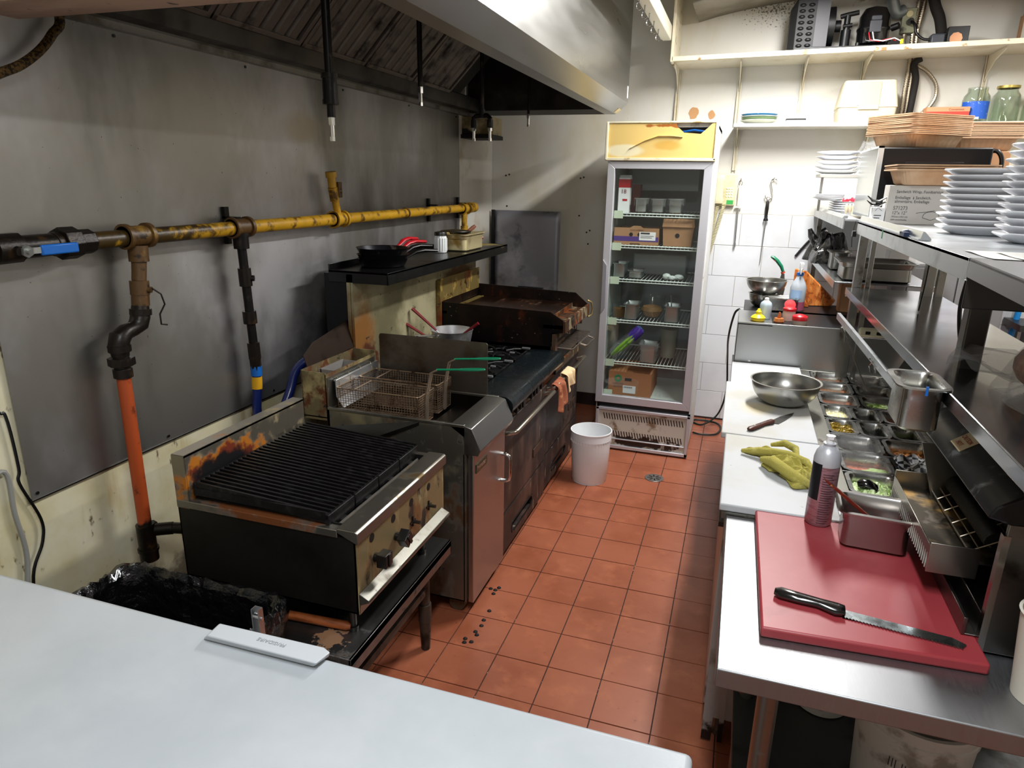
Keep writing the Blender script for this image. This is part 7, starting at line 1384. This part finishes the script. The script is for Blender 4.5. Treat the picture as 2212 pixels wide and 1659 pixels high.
t = thing('cutlery_bag', 'clear bag of white plastic cutlery beside the foam plates', 'bag', (1.59, 1.0, 1.8155)); random.seed(31)
b = B()
for k in range(46):
    c = Vector((1.59 + random.uniform(-.04, .04), 1.0 + random.uniform(-.05, .05), 1.83 + random.uniform(0, .11))); d = Vector((random.uniform(-1, 1), random.uniform(-1, 1), random.uniform(-.7, .7))).normalized() * .045; b.tube([c - d, c, c + d], .004, 5, flat=.5)
part('cutlery', b, white_pl, t, kind='stuff'); b = B(); b.loft([rrect(1.59, 1.0, .055, .065, .02, 1.816, 4), [p + Vector((random.uniform(-.01, .01), random.uniform(-.01, .01), 0)) for p in rrect(1.59, 1.0, .068, .075, .02, 1.90, 4)], [p + Vector((random.uniform(-.01, .01), random.uniform(-.01, .01), random.uniform(0, .03))) for p in rrect(1.60, 1.0, .04, .05, .02, 1.985, 4)]]); part('bag', b, film, t, smooth=20)
# flat plates and bowls at the far end of the upper shelf
whp = mat('white_china', 'd9dadd', .25)
pm1 = pl_mesh(.095, .018, whp); 
for k in range(4):
    o = bpy.data.objects.new('plate', pm1); COL.objects.link(o); o.location = (1.395 + .004 * k, .80, 1.665 + k * .006); o['label'] = '%s of the four thin plates jutting over the far shelf edge' % ORD[3 - k]; o['category'] = 'plate'; o['group'] = 'thin plates at the far shelf edge'
pm2 = pl_mesh(.075, .016, whp, 28)
for k in range(5):
    o = bpy.data.objects.new('saucer', pm2); COL.objects.link(o); o.location = (1.47, .80, 1.601 + k * .0125); o['label'] = '%s of the five saucers stacked under the thin plates' % ORD[4 - k]; o['category'] = 'saucer'; o['group'] = 'saucers at the far shelf end'
t = thing('produce_bag', 'red white and green plastic bag of brown food on the far shelf', 'bag', (1.53, .62, 1.64)); random.seed(5)
b = B(); b.loft(wad((1.555, .60, 1.665), .075, .07, .11, 41)); part('brown_food', b, mat('brown_root', '6a3a22', .5, layers=[Ly('4f7a2c', 6, .5, .62)]), t)
b = B(); b.loft(wad((1.50, .55, 1.665), .055, .05, .085, 42)); part('red_print', b, mat('red_white_bag', 'd0283c', .3, layers=[Ly('f0eef0', 8, .46, .54)]), t, label='red and white printed side of the bag')
t = thing('bread_bag', 'translucent bag of sliced cream buns at the far shelf front', 'bag', (1.50, .42, 1.601))
b = B(); 
for k in range(7): b.ball((1.44 + k * .016, .40, 1.632), .028, 10, (.28, .9, 1))
part('buns', b, mat('cream_bun', 'd6c29c', .7), t, kind='stuff')
b = B(); b.loft([rrect(1.49, .40, .07, .04, .02, 1.602, 4), rrect(1.49, .40, .078, .045, .02, 1.635, 4), rrect(1.49, .40, .06, .035, .02, 1.668, 4)]); part('bag', b, film, t)
t = thing('tortilla_bag', 'wrapped stack of pale rounds between the buns and the microwave door', 'bag', (1.545, .22, 1.601)); b = B()
for k in range(5): b.lathe([(0, 0), (.045, 0), (.045, .009), (0, .009)], (1.50, .30, 1.602 + k * .0098), 24)
part('rounds', b, mat('pale_tortilla', 'd8c49a', .7, layers=[Ly('7a5a34', 14, .6, .68)]), t, kind='stuff')
# black bag hanging off the far lower shelf
t = thing('black_bag', 'knotted shiny black plastic bag stuffed on the far lower shelf', 'bag', (1.47, .95, 1.30)); bm2 = MC['black_bin_liner']
b = B(); b.loft(wad((1.44, .98, 1.297), .13, .16, .17, 51, 34, 18)); o = part('bag', b, bm2, t)
b = B(); b.tube([(1.38, .98, 1.40), (1.34, .99, 1.45), (1.325, .99, 1.49)], .016, 10, rs=[.035, .022, .012]); part('ears', b, bm2, t, kind='stuff')
# long pan on the lower shelf, and a second
t = steampan('hotel_pan', (1.575, -.02 + .16, 1.2965), .33, .26, .095, mat('hotel_pan_steel', '8d8c88', .3, 1), 'long steel hotel pan on the lower shelf behind the posts', 'food pan', r=.03, lip=.014)
t = steampan('hotel_pan', (1.46, .55, 1.2965), .10, .16, .10, MC['hotel_pan_steel'], 'short deep steel pan beyond the long one near the black bag', 'food pan', r=.02)
b = B(); b.box((1.71, .55, 1.2965), (1.81, .66, 1.41)); solo('white_box', b, white_ink, 'small plain white carton behind the long hotel pan', 'box', bevel=.002)
b = B(); b.box((1.66, .8, 1.2965), (1.90, 1.1, 1.44)); solo('white_box', b, white_ink, 'larger pale carton seen between the posts farther back', 'box', bevel=.002)

# microwave
mw = thing('microwave', 'black microwave with a silver reflective door facing the aisle on the upper shelf', 'microwave', (1.66, .0, TF))
mb = mat('microwave_black', '111215', .38, .3); 
b = B(); b.box((1.462, -.255, TF + .012), (1.88, .225, TF + .308)); part('casing', b, mb, mw, bevel=.006)
b = B(); b.box((1.56, -.2565, TF + .20), (1.78, -.2545, TF + .25)); part('pressed_panel', b, mat('pressed_panel', '24262a', .35, .4), mw, bevel=.002)
b = B(); b.box((1.450, -.26, TF + .008), (1.464, .23, TF + .312)); part('door', b, mat('silver_door', 'b9c0c2', .12, .9), mw, bevel=.002)
b = B(); b.box((1.449, -.262, TF + .006), (1.470, -.252, TF + .314)); b.box((1.449, -.262, TF + .306), (1.470, .23, TF + .314)); part('door_trim', b, mat('white_trim', 'd5d8d8', .4), mw)
b = B()
for x in (1.50, 1.85):
    for y in (-.22, .19): b.cyl((x, y, TF - .003), (x, y, TF + .014), .012, 10)
part('feet', b, black_pl, mw, kind='stuff')
hose([(1.875, -.20, 1.895), (1.905, -.215, 1.895), (1.925, -.22, 1.86), (1.925, -.22, 1.80), (1.915, -.22, 1.75)], .009, None, '', '', '')
o, b = hose([(1.875, -.20, 1.895), (1.905, -.215, 1.895), (1.925, -.22, 1.86), (1.925, -.22, 1.80), (1.915, -.22, 1.70)], .009, None, '', '', ''); part('cord', b, black_pl, mw)

# pulp trays: each one a thing of its own
pulp = mat('moulded_pulp', 'c9a98a', .85, layers=[Ly('b98f6a', 4, .45, .7)], bump=(.3, 150, .001))
def tray_mesh(L, Wd, H):
    b = B(); hx, hy = L / 2, Wd / 2; n = 5
    def flut(hx, hy, r, z, amp):
        o = rrect(0, 0, hx, hy, r, z, 12); out = []
        # subdivide the straight runs so that the flutes show
        for i in range(len(o)):
            p, q_ = o[i], o[(i + 1) % len(o)]; d = (q_ - p).length; k = max(1, int(d / .008)) if d > .03 else 1
            k = 24 if d > .03 else 1
            for j in range(k): out.append(p.lerp(q_, j / k))
        res = []
        for i, p in enumerate(out):
            s = 1 - amp * (i % 3 == 0); res.append(Vector((p.x * s, p.y * s, p.z)))
        return res
    b.loft([flut(hx * .74, hy * .70, .03, 0, 0), flut(hx * .80, hy * .77, .032, .006, .02), flut(hx * .90, hy * .885, .035, H - .008, .015), flut(hx, hy, .02, H - .006, 0), flut(hx, hy, .02, H - .001, 0), flut(hx * .90, hy * .88, .035, H - .002, 0), flut(hx * .78, hy * .75, .032, .008, 0)], cap0=True, cap1=True)
    return finish('tray', b, pulp, 50)
def tray_stack(x, y, z, n, pitch, rz, L, Wd, H, fmt, group):
    me = tray_mesh(L, Wd, H); random.seed(n)
    for k in range(n):
        o = bpy.data.objects.new('pulp_tray', me); COL.objects.link(o); o.location = (x + random.uniform(-.002, .002), y + random.uniform(-.002, .002), z + k * pitch); o.rotation_euler = (0, 0, rz + random.uniform(-.015, .015)); o['category'] = 'tray'; o['label'] = fmt % ORD[n - 1 - k]; o['group'] = group
tray_stack(1.63, -.04, 1.912, 12, .0072, .62, .34, .27, .060, '%s tray from above in the front pulp tray stack on the microwave', 'pulp trays stacked on the microwave front')
tray_stack(1.93, .22, 1.912, 10, .0072, .1, .30, .26, .060, '%s tray from above in the rear right pulp tray stack', 'pulp trays stacked at the rear right')
b = B(); b.box((1.80, .10, 1.60), (2.05, .42, 1.91)); solo('storage_carton', b, kraft, 'plain carton beside the microwave carrying the rear pulp trays', 'box', bevel=.003)
b = B(); b.box((1.78, .03, 1.586), (2.10, .5, 1.596)); part('side_extension', b, whm, fu)
# wrap box, trays on it, ladles, small box
wb = thing('wrap_box', 'grey-printed sandwich wrap carton on the top shelf under the three trays', 'box', (1.65, -.46, TS))
b = B(); b.box((1.475, -.50, TS), (1.80, -.395, TS + .152)); part('carton', b, mat('grey_white_carton', 'c2bfba', .6), wb, bevel=.002)
yy = -.5005
for s_, sz, dx, dz in (('Sandwich Wrap, Foodservice', .0165, .032, .122), ('Emballage  à Sandwich,', .0165, .030, .099), ('alimentaire, Emballage', .0165, .030, .084), ('571273', .021, .028, .056), ('12"x 12"', .0185, .026, .038), ('(30,5cm x 30,5 cm)', .009, .026, .026), ('2000 sheets/feuilles', .009, .024, .014)):
    text(s_, sz, mat('grey_print', '4c4a4a', .7), wb, (1.475 + dx * .85, yy, TS + dz), (1, 0, 0), (0, 0, 1), squeeze=.85)
b = B(); b.tube(arc((1.64, yy - .0003, TS + .035), .028, 0, 180, 12, (1, 0, 0), (0, 0, .6)) + [Vector((1.61, yy - .0003, TS + .028)), Vector((1.64, yy - .0003, TS + .018)), Vector((1.67, yy - .0003, TS + .03))], .0009, 4, closed=True); b.tube([(1.585, yy - .0003, TS + .045), (1.62, yy - .0003, TS + .05), (1.65, yy - .0003, TS + .056)], .0008, 4); part('sandwich_drawing', b, MC['grey_print'], wb, kind='stuff')
tray_stack(1.655, -.44, TS + .1535, 3, .0085, .05, .36, .25, .062, '%s of the three pulp trays resting on the wrap carton', 'pulp trays on the wrap carton')
b = B(); b.box((1.428, -.50, TS), (1.472, -.42, TS + .062)); t = thing('small_carton', 'small white printed carton at the left end of the wrap box', 'box', (1.45, -.46, TS)); part('carton', b, white_ink, t); b = B(); b.tube([(1.435, -.5003, TS + .05), (1.445, -.5003, TS + .062), (1.46, -.5003, TS + .05)], .0008, 4); b.box((1.433, -.5008, TS + .02), (1.455, -.5, TS + .023)); b.box((1.433, -.5008, TS + .03), (1.46, -.5, TS + .033)); part('print', b, ink, t, kind='stuff')
for k, (lab, zz_) in enumerate((('upper dark curved ladle lying on the small carton', TS + .088), ('lower steel spoon lying on the small carton', TS + .07))):
    b = B(); b.tube([(1.405, -.46, zz_ + .02), (1.425, -.465, zz_ + .002), (1.45, -.47, zz_ + .0), (1.478, -.47, zz_ + .018)], .012, 8, rs=[.004, .012, .014, .006], flat=.4); solo('ladle', b, [black_pl, chrome][k], lab, 'ladle')
# big plate stacks
cp = mat('cool_white_china', 'e2e3e7', .22)
def oval_mesh(r, h, sx, m, n=48):
    b = B(); b.lathe([(0, .0), (r * .60, 0), (r * .66, .002), (r * .86, h * .55), (r, h - .003), (r + .003, h), (r + .001, h + .003), (r - .003, h + .002), (r * .84, h * .6), (r * .62, .006), (0, .005)], (0, 0, 0), n, sx=sx); return finish('plate', b, m)
def plates(x, y, z, n, pitch, r, h, sx, fmt, group, big=None, jit=.004, rz=0):
    me = oval_mesh(r, h, sx, cp); random.seed(int(x * 100))
    for k in range(n):
        o = bpy.data.objects.new('dinner_plate', me); COL.objects.link(o); o.location = (x + random.uniform(-jit, jit), y + random.uniform(-jit, jit), z + k * pitch); o.rotation_euler = (0, 0, rz); o['category'] = 'plate'; o['label'] = fmt % ORD[n - 1 - k]; o['group'] = group
c = at(2105, 508, 'z', TS)
plates(1.668, -1.06, TS, 10, .0195, .118, .026, 1.12, '%s plate from the top in the left stack of thick white plates', 'left stack of white plates')
c2 = (1.80, -1.22)
plates(1.725, -1.43, TS, 13, .0195, .118, .026, 1.1, '%s plate from the top in the taller right stack of white plates', 'right stack of white plates')
t = thing('blue_carton', 'bright blue printed carton at the right edge of the top shelf', 'box', (1.60, -1.83, TS + .003)); b = B(); b.box((1.585, -1.86, TS + .003), (1.76, -1.77, TS + .115)); part('carton', b, mat('blue_card', '1779b4', .45, layers=[Ly('2c8cc4', 3, .5, .7)]), t, bevel=.002)
b = B(); b.prism([(1.605, -1.8605, TS + .095), (1.625, -1.8605, TS + .085), (1.622, -1.8605, TS + .06), (1.605, -1.8605, TS + .048), (1.589, -1.8605, TS + .06), (1.586, -1.8605, TS + .085)], (0, -.0006, 0)); part('shield_emblem', b, mat('dark_blue_print', '143a6e', .5), t, label='dark blue shield emblem')
b = B()
for k in range(3): b.box((1.632, -1.8612, TS + .07 - k * .012), (1.70, -1.8602, TS + .073 - k * .012))
part('print_lines', b, mat('pale_blue_print', 'a8d0e8', .5), t, kind='stuff')
random.seed(77)
for k in range(3):
    b = B(); x0, y0 = 1.43 + .05 * k, -1.80 - .05 * k; b.grid(lambda u, v: Vector((x0 + u * .30, y0 - v * .22 - u * .03, TS + .002 + k * .0022 + .004 * max(0, .25 - u) * math.sin(v * 7 + k))), 8, 8)
    o = solo('paper_sheet', b, mat('paper_sheet', 'dcdad4', .6), ['lowest loose white paper on the near end of the top shelf', 'middle loose white paper on the near end of the top shelf', 'topmost loose white paper on the near end of the top shelf'][k], 'paper', 'loose papers on the top shelf')
# bread bag on the middle shelf
t = thing('bread_bag', 'large clear bag of brown bread loaves with a blue label on the middle shelf', 'bag', (1.62, -2.0, 1.303))
bread = mat('brown_bread', '8a4a28', .5, layers=[Ly('c29a72', 4, .5, .62), Ly('5a2414', 8, .55, .7)])
for k, (x, y, z, r_) in enumerate(((1.60, -1.92, 1.36, .055), (1.66, -2.02, 1.365, .06), (1.60, -2.10, 1.35, .05), (1.68, -1.93, 1.39, .05))): b = B(); b.ball((x, y, z), r_, 14, (1.0, 1.25, .95)); part('loaf', b, bread, t)
b = B(); b.grid(lambda u, v: Vector((1.545 + .01 * math.sin(v * 5), -2.0 - .12 * u, 1.315 + .085 * v)), 6, 6); part('label', b, mat('navy_bag_label', '1c2250', .3, layers=[Ly('c8463c', 14, .58, .62)]), t, label='navy printed label on the bag')
random.seed(64); rg2 = wad((1.63, -2.0, 1.304), .135, .17, .15, 64, 30, 12)
b = B(); b.loft(rg2); part('bag', b, film, t, smooth=18)
b = B(); b.loft([[Vector((1.50 + .03 * math.cos(a) - .02, -1.78 + .05 * math.sin(a), 1.31 + .03 * math.sin(a * 2) + .03)) for a in [2 * PI * q / 10 for q in range(10)]], [Vector((1.555 + .05 * math.cos(a), -1.88 + .05 * math.sin(a), 1.35 + .03 * math.sin(a))) for a in [2 * PI * q / 10 for q in range(10)]]]); part('bag_neck', b, film, t, smooth=18)
# coloured mop poles against the right part of the back wall
for lab, m, a, c in (('red broom pole leaning at the right behind the overshelf', mat('red_pole', 'c8201c', .35), (2.50, 1.42, .0), (2.545, 1.48, 1.30)), ('bright blue broom pole at the far right behind the overshelf', mat('blue_pole', '1c8ad8', .3), (2.58, 1.38, .0), (2.70, 1.46, 1.25))):
    t = thing('broom_pole', lab, 'broom', a); b = B(); b.cyl(a, c, .018, 14); part('pole', b, m, t)
    b = B(); a_ = Vector(a); b.box((a_.x - .12, a_.y - .02, .02), (a_.x + .12, a_.y + .02, .05)); part('head', b, black_pl, t)
b = B(); b.box((2.62, 1.20, .90), (3.0, 1.50, .94)); b.box((2.66, 1.24, 0), (2.70, 1.28, .9)); b.box((2.92, 1.24, 0), (2.96, 1.28, .9)); b.box((2.66, 1.45, 0), (2.70, 1.49, .9)); b.box((2.92, 1.45, 0), (2.96, 1.49, .9)); solo('side_table', b, dark_steel, 'dark steel stand at the far right behind the blue broom pole', 'table')

# carton whose print is mirrored in the middle shelf, on a grey steel cabinet behind
t = thing('steel_cabinet', 'grey steel cabinet behind the overshelf carrying a printed carton', 'cabinet', (2.2, 1.3, 0))
b = B(); b.box((1.93, 1.10, .05), (2.48, 1.48, 1.29)); part('carcass', b, mat('grey_cabinet', '8b8d90', .45, .6), t, bevel=.003)
b = B(); b.box((1.94, 1.085, .08), (2.20, 1.10, 1.27)); part('door', b, MC['grey_cabinet'], t, bevel=.002)
b = B(); b.box((2.21, 1.085, .08), (2.47, 1.10, 1.27)); part('door', b, MC['grey_cabinet'], t, bevel=.002)
b = B(); b.box((1.95, 1.12, 0), (2.46, 1.46, .05)); part('plinth', b, black_mt, t)
t = thing('printed_carton', 'white carton with red and blue print standing on the grey cabinet', 'box', (2.2, 1.28, 1.2905))
b = B(); b.box((1.90, 1.13, 1.291), (2.44, 1.45, 1.76)); part('carton', b, white_ink, t, bevel=.002)
b = B(); b.box((1.93, 1.127, 1.69), (2.40, 1.1295, 1.72)); part('red_band', b, red_pl, t, label='red printed band')
b = B(); random.seed(6)
for k in range(9): z = 1.45 + k * .024; b.box((1.96 + .17 * (k % 3 > 0), 1.127, z), (2.08 + random.uniform(.06, .3), 1.1295, z + .006))
part('blue_print', b, mat('blue_print', '3a78b4', .6), t, kind='stuff')
